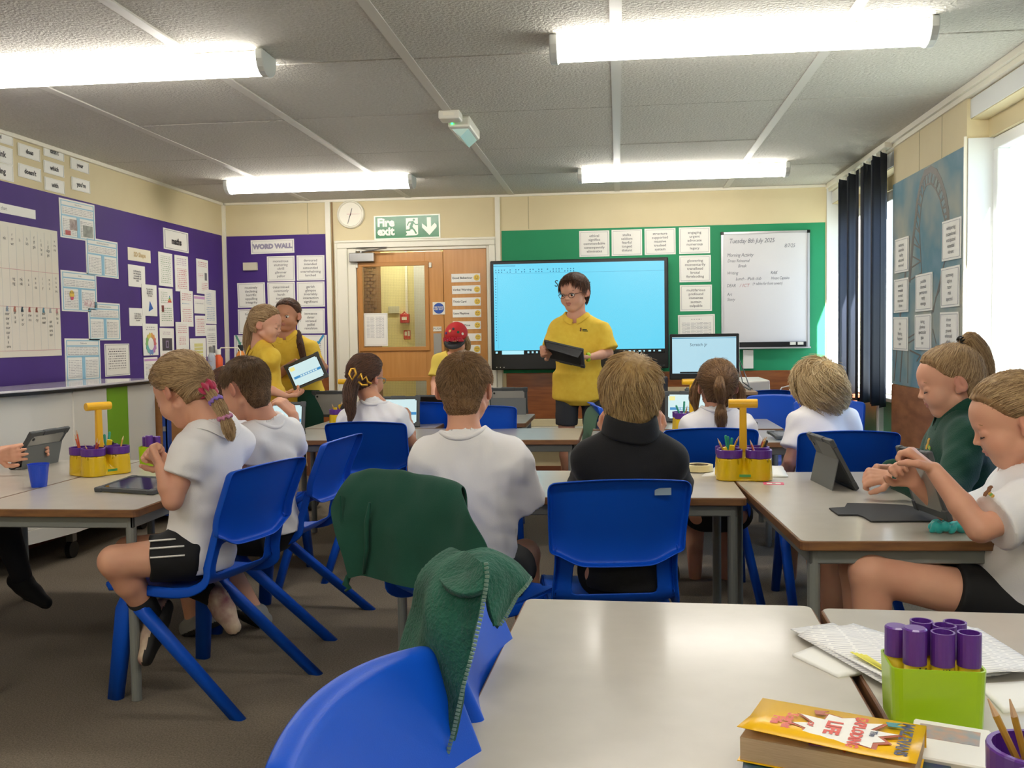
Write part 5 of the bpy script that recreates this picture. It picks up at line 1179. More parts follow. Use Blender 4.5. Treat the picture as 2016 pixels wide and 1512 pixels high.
def roots(n, rs, nape, fr, edge=-.0, ztop=9.):
    d = rs.randn(n * 3, 3); d /= np.linalg.norm(d, axis=1)[:, None]; q, _ = onto(V(0, -.08, .1) + d * .42, 0.)
    return q[hmask(q, nape, fr, ztop) < edge][:n]
def curves(name, P, rad, m, parent, base):
    """P: (N, n, 3) world points"""
    N, n, _ = P.shape; c = bpy.data.hair_curves.new(name); c.add_curves([n] * N)
    c.attributes['position'].data.foreach_set('vector', (P - base).astype(np.float32).ravel())
    r = c.attributes.get('radius') or c.attributes.new('radius', 'FLOAT', 'POINT')
    rr = np.repeat(np.linspace(1, .45, n)[None, :], N, 0) * rad; r.data.foreach_set('value', rr.astype(np.float32).ravel())
    c.materials.append(m); o = bpy.data.objects.new(name, c); COL.objects.link(o); o.parent = parent; o['kind'] = 'stuff'; return o
def hair(root, base, c, R, s, HM, style, rs, n=3500, rad=.0008, nape=-.3, fr=0., G=None, tail=None, th=.04, length=.15, whorl=(0, -.36, .40), lift=.05, wave=0., tr=.0, fly=60, loose=None, hole=None, curl=0., ztop=9., clump=0.):
    P = lambda l: c + np.asarray(l) * s @ R.T if np.ndim(l) > 1 else c + R @ (np.array(l) * s)
    h = .0045 if s * 1000 > 0 else .005
    lo = c - .75 * s; hi = c + .75 * s; tp = None
    if tail is not None:
        tp = np.array([t[:3] for t in tail], float); tr_ = np.array([t[3] for t in tail]); lo = np.minimum(lo, tp.min(0) - .05); hi = np.maximum(hi, tp.max(0) + .05)
    S = Sdf(lo, hi, h)
    X, Y, Z = np.meshgrid(*S.ax, indexing='ij'); q = (np.stack([X, Y, Z], -1) - c) @ R / s
    f = scalp(q) - th * np.clip(.35 + (q[..., 2] + .3) * 1.1, .3, 1.15) * np.clip(-hmask(q, nape, fr, ztop) / .13, .12, 1); f = np.maximum(f, hmask(q, nape, fr, ztop) * .75)
    ear = np.sqrt(((np.abs(q[..., 0]) - .38) / .16) ** 2 + ((q[..., 1] + .06) / .13) ** 2 + ((q[..., 2] + .02) / .17) ** 2) - 1
    if style in ('short', 'fade'): f = np.maximum(f, -ear * .12)
    f = f + .006 * np.sin(q[..., 0] * 40 + 6 * np.sin(q[..., 2] * 7)) * (1 if style != 'fade' else 0)
    S.F = (f * s).astype(np.float32)
    if tail is not None:
        for i in range(len(tp) - 1): S.cap(tp[i], tp[i + 1], tr_[i] * .78, tr_[i + 1] * .78, .012)
    if loose is not None:
        for p in loose:
            for a, b in zip(p[:-1], p[1:]): S.cap(P(a[:3]), P(b[:3]), a[3] * s * .8, b[3] * s * .8, .01)
    vs, Q = S.mesh(1); o = np_mesh('hair', vs, Q, [HM[1]], root, base)
    # strands
    out = []
    r = roots(n, rs, nape, fr, 0., ztop)
    if style in ('short', 'fade'): r = r[~((np.abs(r[:, 0]) > .2) & (np.abs(r[:, 1] + .07) < .15) & (r[:, 2] < .13))]
    r = r[hmask(r, nape, fr, ztop) < -.03 * rs.rand(len(r))]; N = len(r); K = 9
    if style == 'pony':
        g = np.array(G, float); pts = np.zeros((N, K, 3)); t = np.linspace(0, 1, K)
        jit = rs.randn(N, 3) * .02; lv = th * (1. + .22 * rs.rand(N)) + .004
        for k in range(K):
            q = r * (1 - t[k]) + (g + jit) * t[k]; hmix = np.clip(.35 + (q[:, 2] + .3) * 1.1, .3, 1.15)
            hmix = hmix * np.clip(-hmask(q, nape, fr, ztop) / .13, .2, 1); q, _ = onto(q, lv * hmix * (1 if k else .5) + .012 * np.sin(rs.rand() * 3 + r[:, 0] * 30 + t[k] * 6) * wave); pts[:, k] = q
        pts[:, -1] = g + jit * .8
        out.append(P(pts.reshape(-1, 3)).reshape(N, K, 3))
        m = fly; q0 = roots(m, rs, nape, fr, 0., ztop); pf = np.zeros((len(q0), K, 3)); dv = rs.randn(len(q0), 3) * .5
        for k in range(K):
            q = q0 * (1 - t[k] * .5) + (g) * t[k] * .5; q, gn = onto(q, th + .01 + .05 * t[k] ** 2 * rs.rand(len(q0))); pf[:, k] = q + dv * .03 * t[k]
        out.append(P(pf.reshape(-1, 3)).reshape(-1, K, 3))
    if style in ('short', 'fade', 'mop'):
        w = np.array(whorl, float); pts = np.zeros((N, K, 3)); L = length * np.where(r[:, 2] > .1, 1, .55 + .45 * np.clip((r[:, 2] + .3) / .4, 0, 1)) * (.6 + .7 * rs.rand(N))
        if style == 'fade': L = length * np.clip((r[:, 2] + .25) / .45, .12, 1) * (.7 + .5 * rs.rand(N))
        q = r.copy(); rd_ = rs.randn(N, 3) * .8; cl = rs.rand(N) * 6.28; grp = np.floor(rs.rand(N) * 60); 
        cell = np.sin(r[:, 0] * 11 + np.sin(r[:, 2] * 8)) + np.sin(r[:, 1] * 9 + r[:, 2] * 7)
        for k in range(K):
            t = k / (K - 1); qq, gn = onto(q, (lift * t ** .7 * (L / max(length, 1e-6)) + .01 + clump * .05 * t * (1 + np.sin(cell * 3.1)))); pts[:, k] = qq
            d = qq - w; d[:, 2] -= .35 * t; d = d - gn * (d * gn).sum(1)[:, None]; d /= np.linalg.norm(d, axis=1)[:, None] + 1e-9
            sw = np.cross(gn, d); d = d + sw * (tr + .35 * np.sin(cell * 2.2) + wave * np.sin(t * 7 + cell * 3 + cl * .25))[:, None]; d += rs.randn(N, 3) * .03 + rd_ * np.clip(1 - np.linalg.norm(qq - w, axis=1) / .2, 0, 1)[:, None]
            q = qq + d * (L / K)[:, None]
        out.append(P(pts.reshape(-1, 3)).reshape(N, K, 3))
    for pth in (loose or []):
        pp = np.array(pth); M = 320; u = rs.randn(M, 3); u /= np.linalg.norm(u, axis=1)[:, None]; u *= (rs.rand(M, 1) ** .4)
        tt = np.linspace(0, 1, K); res = np.stack([np.stack([np.interp(tt, np.linspace(0, 1, len(pp)), pp[:, a]) for a in range(3)], 1)] * M); rr = np.interp(tt, np.linspace(0, 1, len(pp)), pp[:, 3])
        res = res + u[:, None, :] * rr[None, :, None] * 1.1 + .012 * np.sin(tt * 7 + u[:, :1] * 5)[..., None]; out.append(P(res.reshape(-1, 3)).reshape(M, K, 3))
    if tail is not None:
        M = max(500, int(n * .35)); KT = 12; u = rs.randn(M, 3); u /= np.linalg.norm(u, axis=1)[:, None]; u *= (rs.rand(M, 1) ** .45)
        tt = np.linspace(0, 1, KT)[None, :] * (.72 + .28 * rs.rand(M, 1)); xs_ = np.linspace(0, 1, len(tp)); res = np.stack([np.interp(tt, xs_, tp[:, a]) for a in range(3)], -1); rr = np.interp(tt, xs_, tr_)
        res = res + u[:, None, :] * rr[..., None] * 1.08 + (.004 * np.sin(tt * 9 + rs.rand(M, 1) * 6))[..., None] * (.3 + wave)
        A_ = res
        if A_.shape[1] != K:
            idx = np.linspace(0, KT - 1, K); i0 = np.floor(idx).astype(int); i1 = np.minimum(i0 + 1, KT - 1); fr_ = idx - i0; A_ = A_[:, i0] * (1 - fr_)[None, :, None] + A_[:, i1] * fr_[None, :, None]
        out.append(A_)
    curves('hair_strands', np.concatenate(out), rad, HM[0], o, np.zeros(3) + base)
    return o
def shoe(root, base, an, toe, m_up, m_sole, s=1., up=(0, 0, 1), name='shoe'):
    d = norm(toe - an); up = norm(np.array(up) - d * (np.array(up) @ d)); l = np.cross(d, up); L = .17 * s
    heel = an - d * .045 * s - up * .035 * s; S = Sdf(an - .22 * s, an + .22 * s, .005); R = np.stack([l, d, up], 1)
    S.cap(heel + up * .03 * s, heel + d * L * .55 + up * .022 * s, .036 * s, .034 * s, .02); S.cap(heel + d * L * .55 + up * .02 * s, heel + d * L + up * .012 * s, .034 * s, .027 * s, .03)
    S.cap(an - up * .01, an + up * .015, .036 * s, .034 * s, .02)
    S.plane(heel - up * .006, -up, 0)
    vs, Q = S.mesh(1); hq = ((vs[Q].mean(1) - heel) @ up); o = np_mesh(name, vs, Q, [m_up, m_sole], root, base, (hq < .012 * s).astype(int))
    return o
TEE = mat('white_cotton_jersey', 'F1EFF0', .85, bump=.3, bscale=500, sheen=.1)
POLO_Y = mat('yellow_pique', 'EFCB48', .85, var='E9C03C', scale=30, bump=.3, bscale=500)
NAVYBLK = mat('black_knit', '0D0E12', .85, bump=.3, bscale=400, sheen=.05); GREENF = mat('bottle_green_fleece', '0E4334', .95, bump=.8, bscale=260, sheen=.12)
SHORTG = mat('charcoal_shorts', '34363A', .85, bump=.2, bscale=300); BLK = mat('black_shorts', '0C0D10', .8)
m_sole = mat('dark_rubber_sole', '1A1816', .7); m_trn = mat('cream_trainer', 'C9B8A0', .6, var='7A3F4A', scale=14); m_sock = mat('black_sock', '101114', .9); m_grey = mat('grey_trainer', '8C8C8A', .6)
def tsd(S, PV, NB, SL, SR, infl, w=1., hem=None, dp=1.):
    up = norm(NB - PV); rt = norm(SR - SL); fw = norm(np.cross(up, rt)); rt = np.cross(fw, up); R = np.stack([rt, fw, up], 1); L = np.linalg.norm(NB - PV); sw = np.linalg.norm(SR - SL) / 2
    mid = (SL + SR) / 2
    S.ell(NB - up * .13 * L / .42 - fw * .0, (sw * .98 * w + infl, .082 * w * dp + infl, .17), R, 0)
    S.ell(PV + up * L * .38, (sw * .88 * w + infl, .082 * w * dp + infl, .17), R, .06)
    S.ell(PV + up * .02, (.122 * w + infl, .098 * w * dp + infl, .115), R, .06)
    S.cap(SL, SR, .043 + infl * .6, None, .05)
    S.cap(SL, NB + up * .012, .036 + infl * .7, .040 + infl * .6, .045); S.cap(SR, NB + up * .012, .036 + infl * .7, .040 + infl * .6, .045)
    return R, up, rt, fw
def person(label, H, hs, face, NB, PV, SL, SR, armL=None, armR=None, legs=None, skin=sk_a, top=TEE, topname='t_shirt', infl=.014, sleeve=.62, slr=.056, hemz=None, bottom=BLK, bname='shorts', blen=.55,
           openeyes=False, hairspec=None, HM=H_FAIR, glasses=None, group=None, wk=.004, seed=1, w=1., h=.006, hf=.0038, neckr=None, longsl=False, collar=None, shoes=None, hands=None, mouth=0., hs_hand=1., sockm=None, look=(0, 0), standing=False, cat='person', earfix=True, hemdrop=.05, dp=1.):
    H, NB, PV, SL, SR = [np.array(q, float) for q in (H, NB, PV, SL, SR)]
    base = np.array([PV[0], PV[1], 0.]) if not standing else np.array([PV[0], PV[1], 0.])
    root = empty('person', base, 0, label, 'person', group); R = Rh(*face)
    pts = [H, NB, PV, SL, SR] + [q for a in (armL, armR) if a for q in a[:2]] + ([q for l in legs for q in l] if legs else [])
    pts = np.array(pts); lo = pts.min(0) - .17; hi = pts.max(0) + .17; lo[2] = max(lo[2], -.01)
    fx = [[], [], []]
    for i in range(3): fx[i].append((H[i] - .62 * hs, H[i] + .62 * hs, hf))
    for a in (armL, armR):
        if a and a[2] is not None:
            for i in range(3): fx[i].append((a[1][i] - .10, a[1][i] + .10, hf))
    S = Sdf(lo, hi, h, fx)
    Rt, up, rt, fw = tsd(S, PV, NB, SL, SR, -.012, w, dp=dp)
    for a, sh in ((armL, SL), (armR, SR)):
        if a is None: continue
        el, wr = np.array(a[0], float), np.array(a[1], float)
        S.cap(sh, el, .036 * w, .030 * w, .02); S.cap(el, el * .6 + wr * .4, .030 * w, .030 * w, .012); S.cap(el * .6 + wr * .4, wr, .030 * w, .0205, .01)
    if legs:
        for hip, kn, an in legs:
            hip, kn, an = [np.array(q, float) for q in (hip, kn, an)]
            S.cap(hip, kn, .068 * w, .050 * w, .03); S.cap(kn, kn * .65 + an * .35, .049 * w, .047 * w, .015); S.cap(kn * .65 + an * .35, an, .047 * w, .030, .012)
    head_sdf(S, H, R, hs, openeyes, earfix, mouth, NB)
    for a, side in ((armL, -1), (armR, 1)):
        if a is None or a[2] is None: continue
        wr = np.array(a[1], float); kw = a[5] if len(a) > 5 else {}
        hand_sdf(S, wr, a[2], a[3], hs_hand, side * -1, curl=a[4], **kw)
    vs, Q = S.mesh(1); ct = (vs[Q].mean(1) - H) @ R / hs; mi = np.zeros(len(Q), int)
    lip = (np.abs(ct[:, 0]) < .095 - .9 * np.abs(ct[:, 2] + .235)) & (ct[:, 2] > -.285 - mouth) & (ct[:, 2] < -.195) & (ct[:, 1] > .36); mi[lip] = 1
    er = (np.abs(ct[:, 0]) > .375) & (np.abs(ct[:, 1] + .07) < .14) & (np.abs(ct[:, 2] + .03) < .19); mi[er] = 2
    body = np_mesh('body', vs, Q, [skin, m_lip, m_earr], root, base, mi)
    face_bits(root, base, H, R, hs, openeyes, HM[1], glasses, look=look)
    # ---- top
    hl = hemz
    P0 = np.minimum.reduce([NB, PV, SL, SR] + [np.array(a[0], float) for a in (armL, armR) if a] + ([np.array(a[1], float) for a in (armL, armR) if a] if longsl else [])) - .17; P1 = np.maximum.reduce([NB, PV, SL, SR] + [np.array(a[0], float) for a in (armL, armR) if a] + ([np.array(a[1], float) for a in (armL, armR) if a] if longsl else [])) + .17
    T = Sdf(P0, P1, max(h, .006)); tsd(T, PV - up * hemdrop, NB, SL, SR, infl, w, dp=dp)
    if standing: T.cone(PV + up * .1, PV - up * hemdrop, .155 * w + infl * .5, .158 * w + infl, .05, fl=(fw, .70))
    for a, sh in ((armL, SL), (armR, SR)):
        if a is None: continue
        el, wr = np.array(a[0], float), np.array(a[1], float)
        if longsl:
            T.cap(sh, el, .046 * w + infl * .6, .042 * w + infl * .5, .03); T.cone(el, el + (wr - el) * .96, .044 * w + infl * .5, .030 + infl * .4, .02)
        else:
            d = el - sh; T.cone(sh - norm(d) * .03, sh + d * sleeve, slr * w * .92, slr * w + infl * .35, .035, rnd=.003)
    T.disp(wrink(wk, seed, [(1, .3, .35), (.2, 1, .3), (-.6, .2, .8)], .15))
    if not standing: T.disp(wrink(wk * .5, seed + 5, [(1, .2, .5)], .07)); T.disp(wrink(wk * .35, seed + 7, [(-.5, .5, .9)], .04))
    nr = neckr or .262 * hs + .006
    T.cap(NB - up * .03 + fw * .004, NB + up * .25 + fw * .05 + (H - NB) * .2, nr + .001, nr + .03, .006, 's')
    T.plane(PV - up * (hemdrop + .045), -up, .004)
    if not standing: T.plane((0, 0, .415), (0, 0, -1), .004)
    vs, Q = T.mesh(2); tp = np_mesh(topname, vs, Q, [top], root, base)
    def ringpt(t, rad):
        d = math.cos(t) * rt + math.sin(t) * fw; best = None
        for z in np.arange(.09, -.07, -.003):
            p = NB + d * rad + up * z; i = [int(np.clip(np.searchsorted(T.ax[k], p[k]), 0, len(T.ax[k]) - 1)) for k in range(3)]
            if T.F[i[0], i[1], i[2]] < 0: best = z; break
        return best if best is not None else 0.
    if collar:
        n = 36; ts = np.linspace(0, 2 * math.pi, n + 1)[:-1]; zz = np.array([ringpt(t, nr + .012) for t in ts])
        for _ in range(6): zz = (np.roll(zz, 1) + zz * 2 + np.roll(zz, -1)) / 4
        zat = lambda t: float(np.interp(t % (2 * math.pi), np.append(ts, 2 * math.pi), np.append(zz, zz[0])))
    if collar == 'crew':
        MB().tube([NB - base + (nr + .007) * (math.cos(t) * rt + math.sin(t) * fw) + up * (zat(t) + .002) for t in ts], .0085, 8, closed=True, flat=1.).build('neckband', top, tp, smooth=True)
    if collar in ('polo', 'high'):
        q = MB(); n = 40; rows = ((0, -.006), (.001, .014), (.004, .022), (.011, .018), (.021, .003), (.027, -.006)) if collar == 'polo' else ((.012, -.03), (.004, .0), (.0, .03), (.002, .046), (.009, .048), (.014, .03), (.022, -.012))
        vs2 = []; gap = .16
        for j, (dr, dz) in enumerate(rows):
            for k in range(n + 1):
                t = math.pi / 2 + gap + (2 * math.pi - 2 * gap) * k / n; fr_ = max(0, math.sin(t)) ** 3
                z_ = zat(t) * .85 + float(np.mean(zz)) * .15
                vs2.append(NB - base + (nr + .004 + dr) * (math.cos(t) * rt + math.sin(t) * fw) + up * (z_ + dz - (.012 * fr_ * (j > 2))))
        q.add(vs2, [(j * (n + 1) + k, j * (n + 1) + k + 1, (j + 1) * (n + 1) + k + 1, (j + 1) * (n + 1) + k) for j in range(len(rows) - 1) for k in range(n)]); q.build('collar', top, tp, smooth=True, solid=.003, sub=1)
    # ---- shorts / trousers
    if legs:
        B = Sdf(np.minimum.reduce([PV] + [np.array(l[1]) for l in legs] + ([np.array(l[2]) for l in legs] if blen > 1 else [])) - .16, np.maximum.reduce([PV] + [np.array(l[1]) for l in legs]) + .16, .007)
        B.ell(PV + up * .01, (.124 * w, .100 * w * dp, .12), Rt, 0)
        for hip, kn, an in legs:
            hip, kn, an = [np.array(q, float) for q in (hip, kn, an)]; f = min(blen, 1.)
            B.cone(hip - norm(kn - hip) * .04, hip + (kn - hip) * f, .078 * w, (.078 - .012 * f) * w + .004, .03, rnd=.003)
            if blen > 1: B.cap(hip + (kn - hip) * .8, kn, .064, .062, .02); B.cone(kn, kn + (an - kn) * (blen - 1), .060, .040, .02)
        B.disp(wrink(.003, seed + 9, [(1, 0, 1), (0, 1, 1)], .08))
        vs, Q = B.mesh(1); np_mesh(bname, vs, Q, [bottom], root, base)
        for i, (hip, kn, an) in enumerate(legs):
            if shoes and shoes[i] is not None:
                toe, mu, ms, upv = shoes[i]; shoe(root, base, np.array(an, float), np.array(toe, float), mu, ms, 1., upv)
            if sockm:
                an = np.array(an, float); kn = np.array(kn, float); d = norm(kn - an)
                MB().tube([an - base - d * .02, an - base + d * .05, an - base + d * .11], [.036, .038, .045], 14).build('sock', sockm, root, smooth=True)
    if hairspec: hair(root, base, H, R, hs, HM, rs=np.random.RandomState(seed), **hairspec)
    return root, base, R
def scrunchie(root, base, c, ax, r, m, name='scrunchie', th=.012, seed=0):
    ax = norm(ax); a = norm(np.cross(ax, V(.3, .2, 1))); b = np.cross(ax, a); q = MB(); n, k = 48, 10; vs = []; rs = np.random.RandomState(seed)
    for i in range(n):
        t = 2 * math.pi * i / n; d = math.cos(t) * a + math.sin(t) * b; rr = th * (1 + .35 * math.sin(t * 9) + .15 * math.sin(t * 14 + 1)); o = ax * th * .35 * math.sin(t * 7)
        for j in range(k):
            u = 2 * math.pi * j / k; vs.append(c - base + d * (r + rr * .7 * math.cos(u)) + ax * rr * math.sin(u) + o)
    q.add(vs, [(i * k + j, i * k + (j + 1) % k, ((i + 1) % n) * k + (j + 1) % k, ((i + 1) % n) * k + j) for i in range(n) for j in range(k)])
    return q.build(name, m, root, smooth=True)
J = PY
POSE = []
# ---- boy in the white T-shirt, bottom centre
H = J(916, 768, 2.9)
PV = J(938, 1128, 2.93); f = norm(V(.12, 1, 0)); r_ = V(f[1], -f[0], 0)
hip = lambda PV, f, s: PV + V(f[1], -f[0], 0) * s * .075 + V(0, 0, -.02)
r9, b9, R9 = person('boy with cropped hair in a loose white T-shirt, seen from behind at centre', H, .203, (-4, 8), J(914, 868, 2.86), PV, J(848, 905, 2.87), J(1000, 908, 2.87),
    armL=(J(822, 1010, 3.0), J(850, 960, 3.22), V(.3, 1, 0), V(0, 0, -1), (.3,) * 4), armR=(J(1036, 990, 2.98), J(1010, 965, 3.2), V(-.2, 1, 0), V(0, 0, -1), (.3,) * 4),
    legs=[(hip(PV, f, -1), hip(PV, f, -1) + f * .36 + V(0, 0, .0), hip(PV, f, -1) + f * .40 + V(0, 0, -.37)), (hip(PV, f, 1), hip(PV, f, 1) + f * .36, hip(PV, f, 1) + f * .38 + V(0, 0, -.37))],
    infl=.026, sleeve=.93, slr=.062, wk=.007, seed=3, w=1.02, collar='crew', hairspec=dict(style='fade', n=13000, rad=.0007, nape=-.50, th=.03, length=.085, lift=.05, whorl=(.0, -.34, .36)), HM=H_B9,
    shoes=[(hip(PV, f, -1) + f * .6 + V(0, 0, -.40), m_grey, m_sole, (0, 0, 1)), (hip(PV, f, 1) + f * .58 + V(0, 0, -.40), m_grey, m_sole, (0, 0, 1))], hemdrop=.10)
# ---- boy in black
H = J(1243, 776, 2.88); PV = J(1236, 1110, 2.9); f = V(0, 1, 0)
person('boy with short blond hair in a black zip-neck top, seen from behind at centre', H, .207, (0, 0), J(1241, 862, 2.84), PV, J(1168, 905, 2.86), J(1312, 905, 2.86),
    armL=(J(1148, 960, 3.05), J(1200, 862, 3.0), V(.15, 0, 1), V(.6, .8, 0), (.9, .9, 1., 1.1)), armR=(J(1334, 958, 3.05), J(1290, 862, 3.0), V(-.15, 0, 1), V(-.6, .8, 0), (.7, .8, .9, 1.)),
    legs=[(hip(PV, f, -1), hip(PV, f, -1) + f * .36, hip(PV, f, -1) + f * .40 + V(0, 0, -.36)), (hip(PV, f, 1), hip(PV, f, 1) + f * .36, hip(PV, f, 1) + f * .40 + V(.02, 0, -.36))],
    top=NAVYBLK, topname='zip_neck_top', infl=.018, longsl=True, wk=.004, seed=8, w=1.0, collar='high', hairspec=dict(style='short', n=7000, rad=.0010, nape=-.46, th=.055, clump=.3, length=.32, lift=.07, whorl=(.03, -.30, .40), tr=.2), HM=H_SAND,
    shoes=[(hip(PV, f, -1) + f * .6 + V(0, 0, -.38), m_grey, m_sole, (0, 0, 1)), (hip(PV, f, 1) + f * .6 + V(0, 0, -.38), m_grey, m_sole, (0, 0, 1))], bname='trousers', blen=1.9)
# ---- girl with the pink scrunchie
H = J(360, 772, 2.98); PV = J(392, 1074, 3.03); NB = J(418, 838, 2.98); f = norm(V(-.95, .28, 0))
kn = J(226, 1105, 2.86); an = J(306, 1222, 3.0); kn2 = J(255, 1085, 3.12); an2 = J(428, 1178, 3.18)
g5, b5, R5 = person('girl in a white polo shirt with a pink scrunchie, seated at the left table', H, .207, (68, 36, 0), NB, PV, J(378, 890, 2.90), J(462, 872, 3.10),
    armL=(J(340, 985, 2.86), J(318, 922, 2.86), norm(J(303, 895, 2.88) - J(318, 922, 2.86)), V(.1, .6, .6), (1.2, 1.2, 1.3, 1.3)), armR=(J(400, 980, 3.16), J(335, 915, 3.0), V(-.8, -.2, .6), V(-.2, -.9, .2), (1., 1.1, 1.1, 1.2)),
    legs=[(hip(PV, f, -1), kn, an), (hip(PV, f, 1), kn2, an2)], infl=.016, sleeve=.50, slr=.056, wk=.005, seed=4, collar='polo', topname='polo_shirt', blen=.5, bname='striped_shorts',
    hairspec=dict(style='pony', n=6500, rad=.0008, nape=-.34, fr=-.03, th=.075, G=(.08, -.50, -.05), tail=[list(J(408, 768, 2.95)) + [.018], list(J(424, 789, 2.93)) + [.014], list(J(433, 801, 2.925)) + [.021], list(J(443, 822, 2.92)) + [.015], list(J(451, 845, 2.91)) + [.022], list(J(456, 866, 2.90)) + [.008]]), HM=H_FAIR,
    shoes=[(J(252, 1345, 2.86), m_trn, m_sole, (-.8, -.3, -.3)), (J(462, 1238, 3.1), m_trn, m_sole, (.3, -.8, .5))], sockm=m_sock, hemdrop=.05, mouth=0.)
Gp = J(406, 768, 2.95)
scrunchie(g5, b5, Gp, J(425, 790, 2.93) - Gp, .022, mat('raspberry_velvet', 'B81F4E', .6, sheen=.6), th=.017)
scrunchie(g5, b5, J(425, 789, 2.93), J(440, 812, 2.92) - J(425, 789, 2.93), .020, mat('lilac_hair_tie', '8A6BC0', .6), 'hair_tie', .006, 2)
scrunchie(g5, b5, J(443, 822, 2.92), J(450, 840, 2.92) - J(440, 812, 2.92), .021, mat('rose_hair_tie', 'C27FA0', .6), 'hair_tie', .006, 3)
# white stripes on the shorts, following the near thigh
hp = hip(PV, f, -1); q = MB(); d = norm(kn - hp); sd = norm(np.cross(d, V(0, 0, 1)))
for k in range(3):
    a = .25 + k * .38; n_ = -sd * math.cos(a) * -1 * -1 + V(0, 0, 1) * math.sin(a); n_ = norm((-sd if sd[1] > 0 else sd) * math.cos(a) + V(0, 0, 1) * math.sin(a))
    P_ = [hp + (kn - hp) * t + n_ * (.0795 - .006 * t) for t in np.linspace(.0, .5, 6)]; q.tube([p - b5 for p in P_], .006, 6, flat=.5)
q.build('white_stripes', m_wp, g5)
# ---- boy with cropped dark hair
H = J(483, 766, 3.46); PV = J(532, 1038, 3.64); f = norm(V(-1, .1, 0)); NB = J(522, 838, 3.5)
person('boy with cropped brown hair in a white T-shirt, bent over a tablet at left', H, .207, (66, 26, 0), NB, PV, J(492, 868, 3.42), J(566, 858, 3.62),
    armL=(J(462, 925, 3.42), J(420, 935, 3.5), V(-1, .2, 0), V(0, 0, -1), (.4,) * 4), armR=(J(583, 905, 3.74), J(578, 818, 3.78), norm(V(-.5, .0, .6)), V(-.5, .2, -.8), (.4, .5, .5, .6)),
    legs=[(hip(PV, f, -1), hip(PV, f, -1) + f * .34, hip(PV, f, -1) + f * .30 + V(0, 0, -.36)), (hip(PV, f, 1), hip(PV, f, 1) + f * .34, hip(PV, f, 1) + f * .1 + V(0, 0, -.36))],
    infl=.02, sleeve=.55, slr=.058, wk=.006, seed=12, collar='crew', hairspec=dict(style='fade', n=11000, rad=.0007, nape=-.46, th=.028, length=.11, lift=.05, whorl=(0, -.34, .36)), HM=hairmat('dark_cropped_hair', '463324', '6E543C', '8A6E50'),
    shoes=[(J(440, 1205, 3.5), m_grey, m_sole, (0, 0, 1)), (J(470, 1190, 3.6), m_grey, m_sole, (0, 0, 1))])
# ---- child mostly hidden behind that boy
H = J(446, 768, 4.75); PV = J(440, 980, 4.75)
person('dark haired child in white, almost hidden behind the cropped brown haired boy', H, .195, (10, 12), J(450, 812, 4.7), PV, J(405, 840, 4.7), J(492, 840, 4.7),
    armL=(J(398, 880, 4.8), J(415, 890, 5.0), None, None), armR=(J(498, 880, 4.8), J(490, 890, 5.0), None, None), legs=[(hip(PV, V(0, 1, 0), -1), hip(PV, V(0, 1, 0), -1) + V(0, .34, 0), hip(PV, V(0, 1, 0), -1) + V(0, .34, -.36)), (hip(PV, V(0, 1, 0), 1), hip(PV, V(0, 1, 0), 1) + V(0, .34, 0), hip(PV, V(0, 1, 0), 1) + V(0, .34, -.36))],
    h=.008, hf=.006, seed=21, hairspec=dict(style='short', n=2500, rad=.0012, nape=-.36, th=.09, length=.3, lift=.06), HM=H_BRN)
# ---- blonde girl in yellow
H = J(524, 640, 5.75); x0, y0 = H[0], H[1]; f = norm(V(.95, -.1, 0))
NB = J(512, 684, 5.78); PV = J(530, 800, 5.8)
fl = lambda P_, dx, dy: V(P_[0] + dx, P_[1] + dy, .07)
y1, by1, Ry1 = person('blonde girl with ponytail in a yellow polo, standing in profile by the word wall', H, .205, (-88, 14, 0), NB, PV, J(532, 705, 5.66), J(508, 705, 5.92),
    armL=(J(528, 760, 5.9), J(560, 775, 5.85), V(1, 0, .1), V(0, 0, 1), (.4, .5, .6, .7)), armR=(J(518, 762, 5.62), J(562, 780, 5.62), V(1, .1, .05), V(0, 0, 1), (.3, .4, .5, .6)),
    legs=[(PV + V(0, .08, -.03), PV + V(.02, .09, -.33), fl(PV, .0, .09)), (PV + V(0, -.08, -.03), PV + V(.02, -.09, -.33), fl(PV, 0, -.09))],
    top=POLO_Y, topname='polo_shirt', collar='polo', infl=.017, sleeve=.75, slr=.058, seed=31, h=.007, hf=.0045, standing=True, hemdrop=.06, bname='skirt', blen=.8, wk=.003, w=.9, dp=.92,
    hairspec=dict(style='pony', n=3500, rad=.001, nape=-.30, th=.06, G=(0, -.52, .12), tail=[list(J(500, 622, 5.78)) + [.03], list(J(492, 645, 5.8)) + [.034], list(J(488, 672, 5.8)) + [.034], list(J(487, 700, 5.8)) + [.012]]), HM=H_FAIR,
    shoes=[(fl(PV, .15, .09) + V(0, 0, -.03), BLK, m_sole, (0, 0, 1)), (fl(PV, .15, -.09) + V(0, 0, -.03), BLK, m_sole, (0, 0, 1))], sockm=m_sock)
